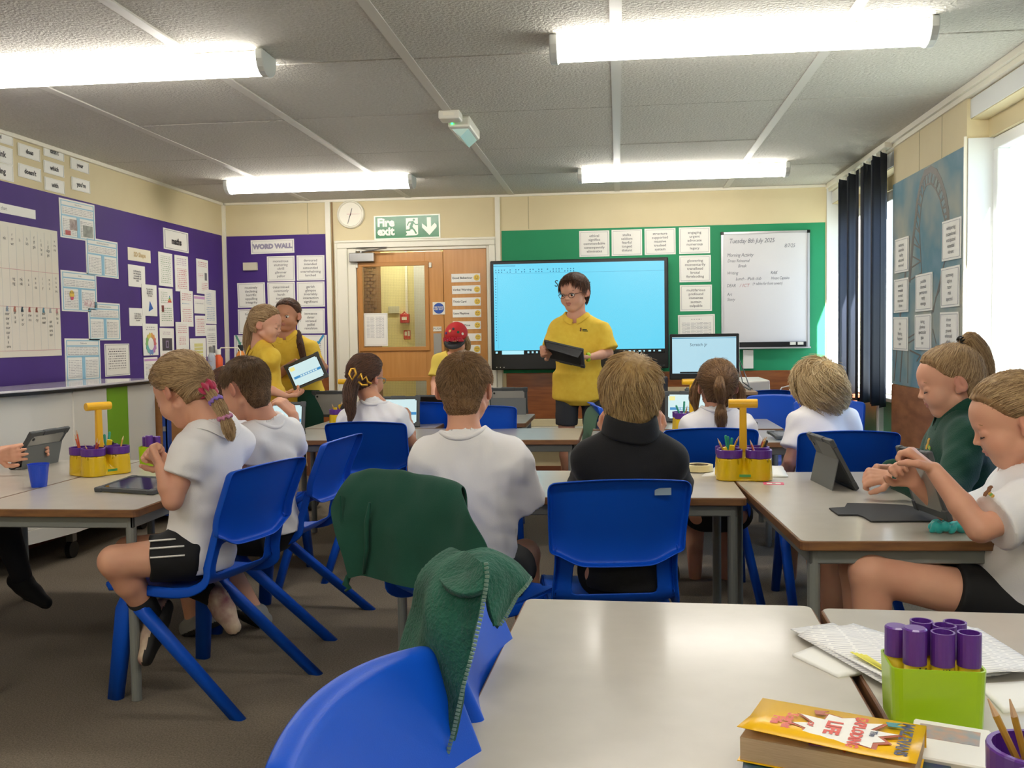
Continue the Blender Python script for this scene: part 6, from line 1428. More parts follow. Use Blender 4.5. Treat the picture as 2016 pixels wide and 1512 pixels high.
# ---- dark haired girl in yellow
H = J(566, 622, 6.4); NB = J(566, 664, 6.42); PV = J(590, 772, 6.45)
y2, by2, Ry2 = person('dark haired girl with a braid in a yellow polo, showing a tablet', H, .205, (174, 6, 0), NB, PV, J(610, 688, 6.42), J(545, 690, 6.42),
    armL=(J(630, 740, 6.40), J(640, 722, 6.24), V(-.1, -.6, .3), V(-.9, 0, 0), (.5, .6, .7, .8)), armR=(J(548, 738, 6.35), J(582, 712, 6.2), V(.8, -.3, -.1), V(0, -.4, -.9), (.5, .5, .6, .6)),
    legs=[(PV + V(.08, 0, -.03), PV + V(.09, 0, -.33), fl(PV, .09, 0)), (PV + V(-.08, 0, -.03), PV + V(-.09, 0, -.33), fl(PV, -.09, 0))],
    top=POLO_Y, topname='polo_shirt', collar='polo', infl=.017, sleeve=.7, slr=.058, seed=33, h=.007, hf=.004, standing=True, openeyes=True, hemdrop=.05, bname='skirt', blen=.8, look=(.1, -.35), skin=sk_b,
    hairspec=dict(style='pony', n=3500, rad=.001, nape=-.28, th=.05, G=(0, -.5, .0), tail=[list(J(586, 655, 6.42)) + [.02], list(J(592, 680, 6.34)) + [.022], list(J(597, 705, 6.30)) + [.02], list(J(594, 722, 6.3)) + [.008]]), HM=H_BRN,
    shoes=[(fl(PV, .09, -.15) + V(0, 0, -.03), BLK, m_sole, (0, 0, 1)), (fl(PV, -.09, -.15) + V(0, 0, -.03), BLK, m_sole, (0, 0, 1))], sockm=m_sock)
# ---- child in the red cap
H = J(899, 668, 7.15); NB = J(898, 702, 7.2); PV = J(898, 800, 7.2)
cp, bcp, Rcp = person('child in a red cap and yellow shirt looking down in front of the door', H, .205, (178, 38, 0), NB, PV, J(930, 712, 7.2), J(866, 712, 7.2),
    armL=(J(944, 760, 7.15), J(925, 795, 6.95), V(-.2, -.8, -.3), V(0, 0, -1), (.5,) * 4), armR=(J(856, 755, 7.15), J(858, 800, 6.95), V(.1, -.8, -.3), V(0, 0, -1), (.5,) * 4),
    legs=[(PV + V(.08, 0, -.03), PV + V(.09, 0, -.33), fl(PV, .09, 0)), (PV + V(-.08, 0, -.03), PV + V(-.09, 0, -.33), fl(PV, -.09, 0))],
    top=mat('pale_yellow_cotton', 'E3C95A', .85, bump=.3, bscale=400), collar='polo', infl=.018, sleeve=.72, slr=.058, seed=37, h=.007, hf=.0045, standing=True, hemdrop=.05,
    hairspec=dict(style='pony', n=2500, rad=.0012, nape=-.34, th=.06, ztop=.16, fly=0, G=(0, -.3, -.32), loose=[[(.30, .05, .1, .12), (.36, .02, -.15, .13), (.36, .05, -.42, .10), (.30, .08, -.52, .04)], [(-.30, .05, .1, .12), (-.36, .02, -.15, .13), (-.36, .05, -.42, .10), (-.30, .08, -.52, .04)]]), HM=H_FAIR,
    shoes=[(fl(PV, .09, -.15) + V(0, 0, -.03), BLK, m_sole, (0, 0, 1)), (fl(PV, -.09, -.15) + V(0, 0, -.03), BLK, m_sole, (0, 0, 1))])
s = .205; Pc = lambda *l: H + Rcp @ (V(*l) * s)
m_cap = mat('red_cap_fabric', 'B4161C', .7, bump=.2, bscale=200); m_peak = mat('black_cap_peak', '15151A', .6)
S = Sdf(H - .2, H + .2, .005); S.ell(Pc(0, -.06, .17), V(.43, .52, .44) * s, Rcp, 0); S.plane(Pc(0, 0, .17), -Rcp[:, 2], .004); S.ell(Pc(0, -.06, .14), V(.40, .49, .40) * s, Rcp, 0, 's')
vs, Q = S.mesh(1); cc = empty('cap', bcp, 0, 'red cap with patches and lettering and a black peak, on a child', 'cap'); cap_o = np_mesh('crown', vs, Q, [m_cap], cc, bcp)
q = MB(); vs = []
for j, rr in enumerate((0, .5, 1)):
    for k in range(13):
        a = math.pi * (k / 12); vs.append(Pc((.39) * math.cos(a) * (1 - .06 * rr), .30 + .14 * math.sin(a) + rr * .36 * math.sin(a) ** .8, .19 + .05 * math.sin(a) - rr * .06) - bcp)
q.add(vs, [(j * 13 + k, j * 13 + k + 1, (j + 1) * 13 + k + 1, (j + 1) * 13 + k) for j in range(2) for k in range(12)]); q.build('peak', m_peak, cc, smooth=True, solid=.004)
text('lettering', 'MARVEL', mat('cap_lettering', 'D8324A', .5), cc, .042, Pc(0, .475, .36) - bcp, Rcp @ np.array([[-1, 0, 0], [0, 0, 1], [0, 1, 0.]]) @ Rx(-.35), bold=.002, ext=.002)
MB().tube([Pc(-.3, .33, .26) - bcp, Pc(-.15, .44, .30) - bcp, Pc(.0, .485, .29) - bcp, Pc(.15, .44, .30) - bcp, Pc(.3, .33, .26) - bcp], .003, 5).build('trim_line', mat('cap_cream', 'D9C9A0', .6), cc)
for (x, z, c_) in ((-.16, .50, '2B4A2F'), (.14, .53, 'C9B45A'), (.3, .42, '2F3C78'), (-.3, .40, 'D8D2C4'), (.02, .58, '1E1E24'), (-.05, .24, 'D8C060'), (.25, .25, '2F3C78')):
    y = .52 * math.sqrt(max(.02, 1 - (x / .43) ** 2 - ((z - .17) / .44) ** 2)) - .06
    e = MB().lathe([(0, 0), (.010, 0), (.010, .003), (0, .004)], n=12).xform(np.array(Vector((0, 0, 1)).rotation_difference(Vector(norm(Rcp @ V(x / .43, (y + .06) / .52, (z - .17) / .44)))).to_matrix()), Pc(x, y, z) - bcp); e.build('patch', mat('patch_' + c_, c_, .6), cc)
# ---- presenter boy
H = J(1130, 577, 6.42); NB = J(1135, 622, 6.46); PV = J(1140, 762, 6.5)
KN1 = J(1113, 862, 6.42); AN1 = J(1113, 960, 6.5); KN1[2] = .5
sb, bsb, Rsb = person('tall boy in glasses and yellow polo presenting with a tablet before the big screen', H, .228, (152, 12, 2), NB, PV, J(1182, 652, 6.46), J(1100, 648, 6.50),
    armL=(J(1198, 695, 6.42), J(1162, 703, 6.24), V(-.9, -.3, -.05), V(-.1, .1, 1), (.7, .8, .9, 1.)), armR=(J(1088, 690, 6.38), J(1082, 694, 6.24), V(-.5, -.7, .1), V(.9, -.3, .2), (.8, .9, 1., 1.1)),
    legs=[(PV + V(.09, 0, -.04), PV + V(.10, .03, -.34), PV + V(.10, .05, -.70)), (PV + V(-.08, 0, -.04), PV + V(-.09, 0, -.34), PV + V(-.085, .03, -.70))],
    top=POLO_Y, topname='polo_shirt', collar='polo', infl=.022, sleeve=.9, slr=.068, seed=41, h=.0065, hf=.004, standing=True, openeyes=True, hemdrop=.07, bottom=SHORTG, blen=.72, w=1.03, mouth=.02, glasses=mat('metal_glasses', '6A5148', .3, metal=.7), look=(.0, -.25),
    hairspec=dict(style='short', n=6000, rad=.0012, nape=-.34, th=.065, length=.2, lift=.06, whorl=(.0, -.38, .36), fr=.0, tr=.15), HM=H_BRN, hs_hand=1.15,
    shoes=[(PV + V(.10, -.12, -.76), BLK, m_sole, (0, 0, 1)), (PV + V(-.10, -.13, -.76), BLK, m_sole, (0, 0, 1))], wk=.006)
MB().tube([J(1158, 703, 6.24) - bsb + .026 * (math.cos(t) * V(0, 0, 1) + math.sin(t) * V(-.3, .9, 0)) for t in np.linspace(0, 6.283, 17)[:-1]], .011, 8, flat=.4, closed=True).build('wristband', mat('lime_wristband', 'A6D22A', .5), sb, smooth=True)
# ---- girl with gold claw clip
H = J(722, 745, 4.8); NB = J(738, 798, 4.74); PV = J(728, 985, 4.7); f = V(0, 1, 0)
g8, b8, R8 = person('girl with a dark ponytail held by a gold claw clip, white T-shirt, seen from behind', H, .205, (-26, 10), NB, PV, J(690, 828, 4.74), J(778, 824, 4.74),
    armL=(J(665, 880, 4.8), J(690, 880, 5.0), None, None), armR=(J(808, 868, 4.86), J(806, 832, 5.05), norm(V(-.2, .5, .8)), V(-.9, .2, .2), (.7, .8, .8, .9)),
    legs=[(hip(PV, f, -1), hip(PV, f, -1) + f * .34, hip(PV, f, -1) + f * .3 + V(0, 0, -.36)), (hip(PV, f, 1), hip(PV, f, 1) + f * .34, hip(PV, f, 1) + f * .3 + V(0, 0, -.36))], infl=.018, sleeve=.6, slr=.056, seed=51, collar='crew', wk=.005, hf=.0045,
    openeyes=True, glasses=mat('teal_glasses', '2F6E82', .3), skin=sk_b,
    hairspec=dict(style='pony', n=5000, rad=.001, nape=-.34, th=.07, G=(-.20, -.52, -.02), wave=1., tail=[list(J(700, 742, 4.70)) + [.03], list(J(690, 765, 4.66)) + [.034], list(J(688, 790, 4.62)) + [.028], list(J(692, 815, 4.6)) + [.018], list(J(689, 832, 4.58)) + [.005]]), HM=H_BRN)
mg = mat('gold_claw_clip', 'D9A637', .3, metal=.5)
ck_ = MB(); c = J(706, 744, 4.62) - b8
ck_.tube([c + V(-.035, 0, .045), c + V(-.045, -.01, .02), c + V(-.03, -.01, -.01), c + V(-.012, 0, .02), c + V(-.02, 0, .046)], .006, 6, closed=True)
ck_.tube([c + V(0, 0, 0), c + V(.015, -.01, .02), c + V(.022, -.01, -.01), c + V(.04, -.01, .005), c + V(.045, 0, -.02), c + V(.065, 0, -.03)], .006, 6).tube([c + V(0, 0, -.02), c + V(.02, -.01, -.035), c + V(.045, 0, -.035)], .006, 6)
ck_.build('claw_clip', mg, g8, smooth=True)
# ---- girl with half ponytail
H = J(1412, 762, 4.32); NB = J(1412, 815, 4.3); PV = J(1412, 1000, 4.32)
g11, b11, R11 = person('girl with a double-tied half ponytail and wispy sides, seen from behind', H, .203, (2, 4), NB, PV, J(1366, 842, 4.3), J(1460, 842, 4.3),
    armL=(J(1345, 895, 4.4), J(1375, 890, 4.62), V(0, 1, 0), V(0, 0, -1), (.4,) * 4), armR=(J(1485, 895, 4.4), J(1455, 890, 4.62), V(0, 1, 0), V(0, 0, -1), (.4,) * 4),
    legs=[(hip(PV, f, -1), hip(PV, f, -1) + f * .34, hip(PV, f, -1) + f * .3 + V(0, 0, -.36)), (hip(PV, f, 1), hip(PV, f, 1) + f * .34, hip(PV, f, 1) + f * .3 + V(0, 0, -.36))], infl=.018, sleeve=.6, slr=.056, seed=61, collar='crew', wk=.005, hf=.0045,
    hairspec=dict(style='pony', n=5500, rad=.0009, nape=-.34, th=.07, G=(.06, -.52, .12), fly=350, tail=[list(J(1417, 746, 4.19)) + [.014], list(J(1416, 762, 4.16)) + [.024], list(J(1419, 780, 4.17)) + [.022], list(J(1420, 795, 4.19)) + [.012], list(J(1419, 815, 4.17)) + [.027], list(J(1420, 838, 4.17)) + [.024]],
                  loose=[[(.36, .05, .2, .08), (.47, .0, -.05, .11), (.50, .0, -.28, .11), (.44, -.05, -.45, .05)], [(-.36, .05, .2, .08), (-.47, .0, -.05, .11), (-.50, .0, -.28, .11), (-.46, -.05, -.5, .05)], [(.2, -.35, -.2, .08), (.15, -.36, -.35, .07), (.08, -.35, -.42, .04)]]), HM=H_MID)
for a, b in ((1417, 746), (1420, 794)): scrunchie(g11, b11, J(a, b, 4.19), V(0, -.3, -.9), .008, m_black, 'hair_tie', .005, 4)
# ---- boy with curly fair hair
H = J(1614, 762, 4.3); NB = J(1620, 808, 4.28); PV = J(1615, 995, 4.22)
person('boy with curly fair hair in a white T-shirt near the blinds, seen from behind', H, .200, (34, 6), NB, PV, J(1578, 838, 4.25), J(1664, 832, 4.3),
    armL=(J(1558, 905, 4.22), J(1540, 950, 4.4), V(-.3, 1, -.3), V(0, 0, -1), (.4,) * 4), armR=(J(1680, 900, 4.35), J(1660, 905, 4.6), V(0, 1, 0), V(0, 0, -1), (.4,) * 4),
    legs=[(hip(PV, f, -1), hip(PV, f, -1) + f * .34, hip(PV, f, -1) + f * .3 + V(0, 0, -.36)), (hip(PV, f, 1), hip(PV, f, 1) + f * .34, hip(PV, f, 1) + f * .3 + V(0, 0, -.36))], infl=.018, sleeve=.68, slr=.058, seed=71, collar='crew', wk=.006, hf=.0045, skin=sk_a,
    hairspec=dict(style='mop', n=6500, rad=.0013, nape=-.40, th=.055, clump=1.3, length=.6, lift=.12, whorl=(.0, -.3, .42), tr=.5, wave=.9), HM=H_LBL)
# ---- girl in green fleece
H = J(1868, 754, 3.3); NB = J(1893, 822, 3.3); PV = J(1880, 1085, 3.32); f = norm(V(-1, .03, 0))
kn = PV + V(-.42, -.06, .0); kn2 = PV + V(-.42, .12, .0)
g13, b13, R13 = person('girl with a high ponytail in a bottle green fleece, hands clasped on the table', H, .213, (84, 17, 0), NB, PV, J(1905, 868, 3.16), J(1868, 862, 3.44),
    armL=(J(1868, 985, 3.02), J(1758, 938, 3.14), V(-1, .05, .0), V(.0, .7, -.7), (.8, .9, 1., 1.1)), armR=(J(1800, 960, 3.5), J(1752, 925, 3.34), V(-1, -.5, .0), V(-.1, -.7, -.5), (1., 1., 1.1, 1.2)),
    legs=[(hip(PV, f, -1), kn, kn + V(.05, 0, -.38)), (hip(PV, f, 1), kn2, kn2 + V(.05, 0, -.38))], top=GREENF, topname='fleece_top', longsl=True, infl=.024, seed=81, collar='high', wk=.006, hf=.0034,
    hairspec=dict(style='pony', n=7000, rad=.0008, nape=-.30, fr=.01, th=.045, G=(.04, -.34, .46), tail=[list(J(1897, 672, 3.3)) + [.014], list(J(1912, 666, 3.3)) + [.024], list(J(1928, 690, 3.3)) + [.030], list(J(1942, 725, 3.3)) + [.027], list(J(1948, 760, 3.3)) + [.012]], fly=250), HM=H_FAIR,
    shoes=[(kn + V(-.12, 0, -.42), BLK, m_sole, (0, 0, 1)), (kn2 + V(-.12, 0, -.42), BLK, m_sole, (0, 0, 1))])
scrunchie(g13, b13, J(1893, 671, 3.3), V(.9, 0, .5), .010, m_black, 'hair_tie', .008, 5)
c = J(1829, 872, 3.17) - b13
e = MB(); lg = mat('gold_embroidery', 'C79A3A', .6); lg2 = mat('green_embroidery', '4E9A3A', .6)
e.lathe([(0, 0), (.017, 0), (.015, .003), (0, .004)], n=12, m=lg).lathe([(0, 0), (.012, 0), (.010, .003), (0, .004)], c=(.0, -.02, 0), n=10, m=lg).lathe([(0, 0), (.009, 0), (.008, .003), (0, .004)], c=(.020, -.03, 0), n=8, m=lg2).lathe([(0, 0), (.006, 0), (.006, .003), (0, .004)], c=(.030, -.042, 0), n=8, m=lg)
# ---- girl in white at the right edge
H = J(1993, 832, 2.6); NB = J(2030, 935, 2.62); PV = J(1985, 1160, 2.66); f = norm(V(-1, .04, 0))
kn = J(1712, 1128, 2.56); kn2 = J(1690, 1120, 2.78)
g14, b14, R14 = person('girl in a white T-shirt holding up a tablet at the right edge', H, .216, (80, 22, 0), NB, PV, J(2035, 1000, 2.46), J(2000, 985, 2.76),
    armL=(J(1930, 1042, 2.42), J(1838, 925, 2.50), norm(V(-.6, .3, .55)), V(-.7, .3, -.6), (.9, 1., 1.1, 1.2), dict(thumb=.9)), armR=(J(1895, 1030, 2.80), J(1800, 950, 2.72), norm(V(-.5, -.2, .6)), V(-.2, -1, -.1), (.9, 1., 1., 1.1)),
    legs=[(hip(PV, f, -1), kn, kn + V(.03, 0, -.40)), (hip(PV, f, 1), kn2, kn2 + V(.03, 0, -.40))], infl=.022, sleeve=.72, slr=.062, seed=91, wk=.006, hf=.0034, collar='crew', blen=.45, w=1.02,
    hairspec=dict(style='pony', n=7000, rad=.0008, nape=-.30, fr=.0, th=.055, G=(.0, -.50, .15), tail=[list(J(2075, 800, 2.62)) + [.02], list(J(2100, 850, 2.62)) + [.03], list(J(2105, 920, 2.62)) + [.012]], fly=300), HM=H_FAIR, hemdrop=.07,
    shoes=[(kn + V(-.12, 0, -.44), m_trn, m_sole, (0, 0, 1)), (kn2 + V(-.12, 0, -.44), m_trn, m_sole, (0, 0, 1))])
# ---- child past the left edge
PV = V(-2.98, 3.55, .47); f = V(1, 0, 0); H = PV + V(.08, 0, .56); NB = PV + V(.04, 0, .42)
kn = V(-2.52, 3.66, .46); an = J(48, 1150, 3.72); kn2 = V(-2.56, 3.46, .46)
wrl = PX(20, 895, -2.46)
person('child past the left picture edge in black tights, only hands and legs showing', H, .2, (-90, 12), NB, PV, NB + V(0, .125, -.05), NB + V(0, -.125, -.05),
    armL=(V(-2.75, 3.75, .68), J(92, 880, 3.95) + V(-.09, .03, 0), V(1, -.15, -.1), V(0, -1, 0), (.3, .4, .4, .5)), armR=(V(-2.75, 3.32, .67), J(-8, 898, 3.62), V(1, .1, .12), V(0, 1, 0), (.15, .15, .15, .2), dict(spread=.45)),
    legs=[(hip(PV, f, -1), kn, an), (hip(PV, f, 1), kn2, kn2 + V(-.1, 0, -.36))], bottom=mat('black_tights', '14131A', .8), bname='tights', blen=1.93, seed=95, h=.007, hf=.004,
    hairspec=dict(style='short', n=1500, rad=.001, nape=-.34, th=.08, length=.3, lift=.05), HM=H_MID,
    shoes=[(an + V(.10, -.02, -.045), BLK, m_sole, (0, 0, 1)), (kn2 + V(.02, 0, -.42), m_grey, m_sole, (0, 0, 1))])
# ---------------------------------------------------------------- tablets
m_case = mat('grey_rubber_case', '4A4D4F', .6); m_folio = mat('grey_folio_cover', '6E7170', .7, bump=.2, bscale=300); m_folk = mat('black_folio_cover', '2A2A2C', .8, bump=.2, bscale=300)
m_clr = mat('smoky_clear_back', '9C9A94', .15); m_scoff = mat('dark_glass_screen', '1C1830', .06); EX = 1.0
m_son = mat('tablet_lit_screen', '101010', .2, emit='D5F0F2', estr=.34); m_sbl = mat('tablet_blue_bar', '101010', .2, emit='3E8FC8', estr=.35); m_syl = mat('tablet_yellow_spot', '101010', .2, emit='E6DC8C', estr=.4)
def tablet(R, c, label, lit=True, W=.26, Hh=.185, back=m_clr, cover=None, name='tablet'):
    """local x width, y height, z out of the screen"""
    t = empty(name, (0, 0, 0), 0, label, 'tablet'); set_rt(t, R, c); t_ = .011
    fr = MB(); o = rrect(-W / 2, -Hh / 2, W / 2, Hh / 2, .016, 4); i = rrect(-W / 2 + .013, -Hh / 2 + .013, W / 2 - .013, Hh / 2 - .013, .008, 4); n = len(o)
    for z, a, b in ((t_ / 2 + .001, o, i),):
        vs = [(x, y, z) for x, y in o] + [(x, y, z - .0005) for x, y in i] + [(x, y, -t_ / 2) for x, y in o]
        fr.add(vs, [(k, (k + 1) % n, n + (k + 1) % n, n + k) for k in range(n)] + [(k, 2 * n + k, 2 * n + (k + 1) % n, (k + 1) % n) for k in range(n)] + [tuple(2 * n + k for k in range(n))[::-1]])
    fr.build('case', m_case, t)
    MB().prism(rrect(-W / 2 + .012, -Hh / 2 + .012, W / 2 - .012, Hh / 2 - .012, .006), -t_ / 2 + .001, t_ / 2 - .0005).build('glass', m_black, t)
    s = MB().bx((-W / 2 + .019, -Hh / 2 + .019, t_ / 2 - .001), (W / 2 - .019, Hh / 2 - .019, t_ / 2 + .0002), m_son if lit else m_scoff)
    if lit:
        s.bx((-W / 2 + .03, -Hh * .12, t_ / 2), (W / 2 - .02, -Hh * .03, t_ / 2 + .0004), m_sbl).bx((-W / 2 + .026, Hh * .2, t_ / 2), (-W / 2 + .06, Hh * .34, t_ / 2 + .0004), m_syl)
        for k in range(7): s.bx((-W / 2 + .075 + k * .018, -Hh * .105, t_ / 2), (-W / 2 + .088 + k * .018, -Hh * .045, t_ / 2 + .0008), m_son)
    s.build('screen', None, t)
    MB().prism(rrect(-W / 2 + .02, -Hh / 2 + .02, W / 2 - .02, Hh / 2 - .02, .006), -t_ / 2 - .0012, -t_ / 2 + .001).build('back_panel', back, t)
    for sx in (-1, 1):
        for sy in (-1, 1): MB().bx((sx * (W / 2 - .028), sy * (Hh / 2 - .028), -t_ / 2 - .003), (sx * (W / 2 + .003), sy * (Hh / 2 + .003), t_ / 2 + .002)).build('corner_bumper', m_case, t, bevel=.003)
    MB().bx((-.045, Hh / 2 - .022, -t_ / 2 - .003), (.045, Hh / 2 + .004, t_ / 2 + .001)).build('top_bumper', m_case, t, bevel=.003)
    MB().lathe([(0, 0), (.007, 0), (.007, .002), (0, .002)], c=(W / 2 - .035, Hh / 2 - .035, -t_ / 2 - .004), n=12).build('camera_lens', m_black, t)
    if cover: cover(t, W, Hh, t_)
    return t
def frame_from(x, z):   # local x direction, screen normal
    x = norm(x); z = norm(np.array(z) - x * (np.array(z) @ x)); return np.stack([x, np.cross(z, x), z], 1)
def standcover(m):
    def f(t, W, Hh, t_):   # folio folded behind as a triangular stand
        a = MB(); y0, y1 = -Hh / 2, Hh * .12
        a.add([(-W / 2 + .01, y1, -t_ / 2 - .002), (W / 2 - .01, y1, -t_ / 2 - .002), (W / 2 - .01, y0 + .005, -.095), (-W / 2 + .01, y0 + .005, -.095)], [(0, 1, 2, 3)]); a.build('folio_stand', m, t, solid=.003)
        MB().add([(-W / 2 + .01, y0 + .005, -.095), (W / 2 - .01, y0 + .005, -.095), (W / 2 - .01, y0 - .002, -t_ / 2), (-W / 2 + .01, y0 - .002, -t_ / 2)], [(0, 1, 2, 3)]).build('folio_base', m_folk, t, solid=.003)
        MB().bx((-W / 2 + .012, Hh * .12, -t_ / 2 - .004), (W / 2 - .09, Hh / 2 - .012, -t_ / 2 - .001)).build('folio_upper', m, t)
    return f
up_t = lambda lean: None
# on table, propped, screen facing right/back of the left child
def stood(px, py, zoff, xdir, face, lean, label, lit=True, cover=None, **k):
    b = PZ(px, py, TH); fz = norm(face); n = norm(fz * math.cos(lean) + V(0, 0, 1) * math.sin(lean)); Rr = frame_from(xdir, n); Hh = k.get('Hh', .185)
    if Rr[2, 1] < 0: Rr[:, 0] *= -1; Rr[:, 1] *= -1
    return tablet(Rr, b + Rr[:, 1] * (Hh / 2 + .004) + V(0, 0, .002 + zoff), label, lit, cover=cover, **k)
def tentflap(t, W, Hh, t_):
    MB().add([(-W / 2 + .006, Hh * .12, -t_ / 2 - .003), (W / 2 - .006, Hh * .12, -t_ / 2 - .003), (W / 2 - .006, -Hh * .40, -.045), (-W / 2 + .006, -Hh * .40, -.045)], [(0, 1, 2, 3)]).build('folio_flap', m_folio, t, solid=.003)
stood(58, 917, 0, V(0.05, 1, 0), V(-1, .05, 0), .60, 'grey cased tablet held upright at the left edge, its folio flap towards us', cover=tentflap)
fR = frame_from(norm(V(.93, -.25, 0)), V(0, 0, 1)); q = PZ(275, 962, TH); tablet(fR @ Rx(math.radians(6)), q + V(.02, -.02, .018), 'dark screened tablet lying on the table before the scrunchie girl', lit=False)
stood(553, 858, 0, V(1, .12, 0), V(.12, -1, 0), .30, 'lit tablet propped on the table in front of the cropped brown haired boy', cover=standcover(m_folk))
stood(783, 842, 0, V(1, .1, 0), V(.0, -1, 0), .30, 'lit tablet held by the girl with the gold clip', cover=standcover(m_folk))
ct = J(603, 731, 6.12); tablet(frame_from(J(640, 716, 6.1) - J(570, 746, 6.1), V(.1, -1, -.05)), ct, 'lit tablet held out tilted by the dark haired girl in yellow', W=.245, Hh=.175)
ct = J(1112, 697, 6.20)
tp_ = tablet(frame_from(J(1142, 708, 6.2) - J(1066, 690, 6.26), norm(V(.1, .75, .9))), ct, 'black cased tablet held flat by the boy in glasses', back=m_folk, lit=True)
MB().add([(-.12, -.09, -.008), (.13, -.09, -.008), (.135, -.13, -.10), (-.08, -.13, -.085)], [(0, 1, 2, 3)]).build('hanging_folio_flap', m_folk, tp_, solid=.003)
stood(1002, 815, 0, V(1, .05, 0), V(0, 1, 0), .30, 'tablet standing with its grey back to us near the door', cover=lambda t, W, Hh, t_: (MB().add([(-W / 2 + .01, Hh * .12, -t_ / 2 - .003), (W / 2 - .01, Hh * .12, -t_ / 2 - .003), (W / 2 - .01, -Hh * .48, -.06), (-W / 2 + .01, -Hh * .48, -.06)], [(0, 1, 2, 3)]).build('folio_flap', m_folio, t, solid=.003)))
stood(657, 822, 0, V(1, .05, 0), V(0, 1, 0), .30, 'tablet standing with its back to us behind the middle left caddy')
stood(1352, 832, 0, V(1, -.1, 0), V(0, -1, 0), .30, 'lit tablet left of the girl with the half ponytail', cover=standcover(m_folk))
ct = J(858, 788, 6.88); tablet(frame_from(V(1, 0, 0), V(0, .4, .9)), ct, 'black cased tablet in the hands of the child in the red cap', back=m_folk)
q = PZ(1545, 872, TH); tablet(frame_from(V(1, .15, 0), V(0, -.1, 1)), V(.86, 4.95, TH + .02), 'dark green glowing tablet lying near the curly haired boy', lit=False, W=.2, Hh=.15)
q = PZ(1475, 826, TH); tablet(frame_from(V(1, .0, 0), V(0, 0, 1)), V(.66, 5.75, TH + .012), 'black tablet lying flat beyond the half ponytail girl', lit=False)
# tent tablet on the right table
bt, tpx = PZ(1672, 966, TH), None
d_low = V(.74, 3.36, TH); d_far = V(.80, 3.56, TH)
Rr = frame_from(V(-.18, -.98, 0) * -1, norm(V(.92, -.2, .36))); Rr = frame_from(norm(V(-.10, .97, 0)), norm(V(.95, .10, .50)))
tablet(Rr, V(.735, 3.44, TH + .088), 'grey cased tablet standing on its folded folio on the right hand table', cover=standcover(m_folio), back=m_case)
# tablet held by the girl at the right, cover lying flat
a, b, c, d = PY(1774, 878, 2.86), PY(1832, 893, 2.60), PY(1868, 1022, 2.63), PY(1800, 1000, 2.88)
cx = (a + b + c + d) / 4; Rr = frame_from(norm((a + d - b - c)), norm(np.cross((a + b - c - d), (a + d - b - c))))
if Rr[2, 1] < 0: Rr = Rr @ np.diag([-1., -1., 1.])
if Rr[0, 2] < 0: Rr = Rr @ np.diag([-1., 1., -1.])
tg = tablet(Rr, cx + V(0, 0, .0), 'tablet with clear back held up by the girl at the right edge', back=m_clr)
pts = [PZ(*p, TH) for p in ((1632, 1003), (1663, 1001), (1668, 993), (1725, 994), (1782, 997), (1842, 1010), (1858, 1028), (1715, 1029), (1700, 1020), (1688, 1016), (1650, 1016))]
fc = MB().prism([(p[0], p[1]) for p in pts][::-1], TH + .001, TH + .005).build('folio_cover', m_folk); tag(fc, 'dark folio cover lying open on the right hand table', 'cover')
# ---------------------------------------------------------------- desk caddies
m_yel = mat('yellow_plastic', 'E3BE10', .22, coat=.3); m_yh = mat('golden_yellow_plastic', 'F0B81A', .3); m_pur = mat('purple_plastic', '5E2E8E', .3, coat=.2)
PEN = {'r': mat('red_pencil', 'B0312C', .4), 'o': mat('orange_pencil', 'D9653A', .4), 'g': mat('green_pen_cap', '2E9A7C', .35), 'b': mat('black_pen', '16171C', .35), 'y': mat('yellow_marker', 'F0C915', .3), 'p': mat('lead_pencil', 'C0902E', .4), 'c': mat('clear_pen_tube', 'C5D8D6', .2), 'n': mat('wood_tip', 'D9B48C', .6), 'm': mat('magenta_pen', '9C2A6C', .35)}
PN = {'r': ('red pencil', 'pencil'), 'o': ('orange pencil', 'pencil'), 'g': ('green capped pen', 'pen'), 'b': ('black marker', 'marker'), 'y': ('yellow marker', 'marker'), 'p': ('sharpened lead pencil', 'pencil'), 'm': ('purple handled pen', 'pen')}
def pen(kind, base, tip, label, grp):
    base, tip = np.array(base), np.array(tip); d = norm(tip - base); L = np.linalg.norm(tip - base)
    nm = {'pencil': 'pencil', 'pen': 'pen', 'marker': 'marker'}[PN[kind][1]]; t = empty(nm, tuple(base), 0, label, PN[kind][1], grp); M = np.array(Vector((0, 0, 1)).rotation_difference(Vector(d)).to_matrix())
    if nm == 'pencil':
        MB().lathe([(0, 0), (.0036, 0), (.0036, L - .018)], n=6).xform(M, (0, 0, 0)).build('barrel', PEN[kind], t); MB().lathe([(.0036, L - .018), (.0008, L)], n=6).xform(M, (0, 0, 0)).build('sharpened_tip', PEN['n'], t)
    elif nm == 'pen':
        MB().lathe([(0, 0), (.004, 0), (.004, L * .68)], n=8).xform(M, (0, 0, 0)).build('barrel', PEN['c'] if kind == 'g' else PEN[kind], t); MB().lathe([(.005, L * .64), (.0052, L * .98), (.003, L)], n=8).xform(M, (0, 0, 0)).build('cap', PEN[kind], t)
    else:
        MB().box((0, 0, L * .35), (.019, .013, L * .7)).xform(M, (0, 0, 0)).build('barrel', PEN[kind], t, bevel=.003); MB().box((0, 0, L * .85), (.02, .015, L * .3)).xform(M, (0, 0, 0)).build('cap', PEN[kind], t, bevel=.003)
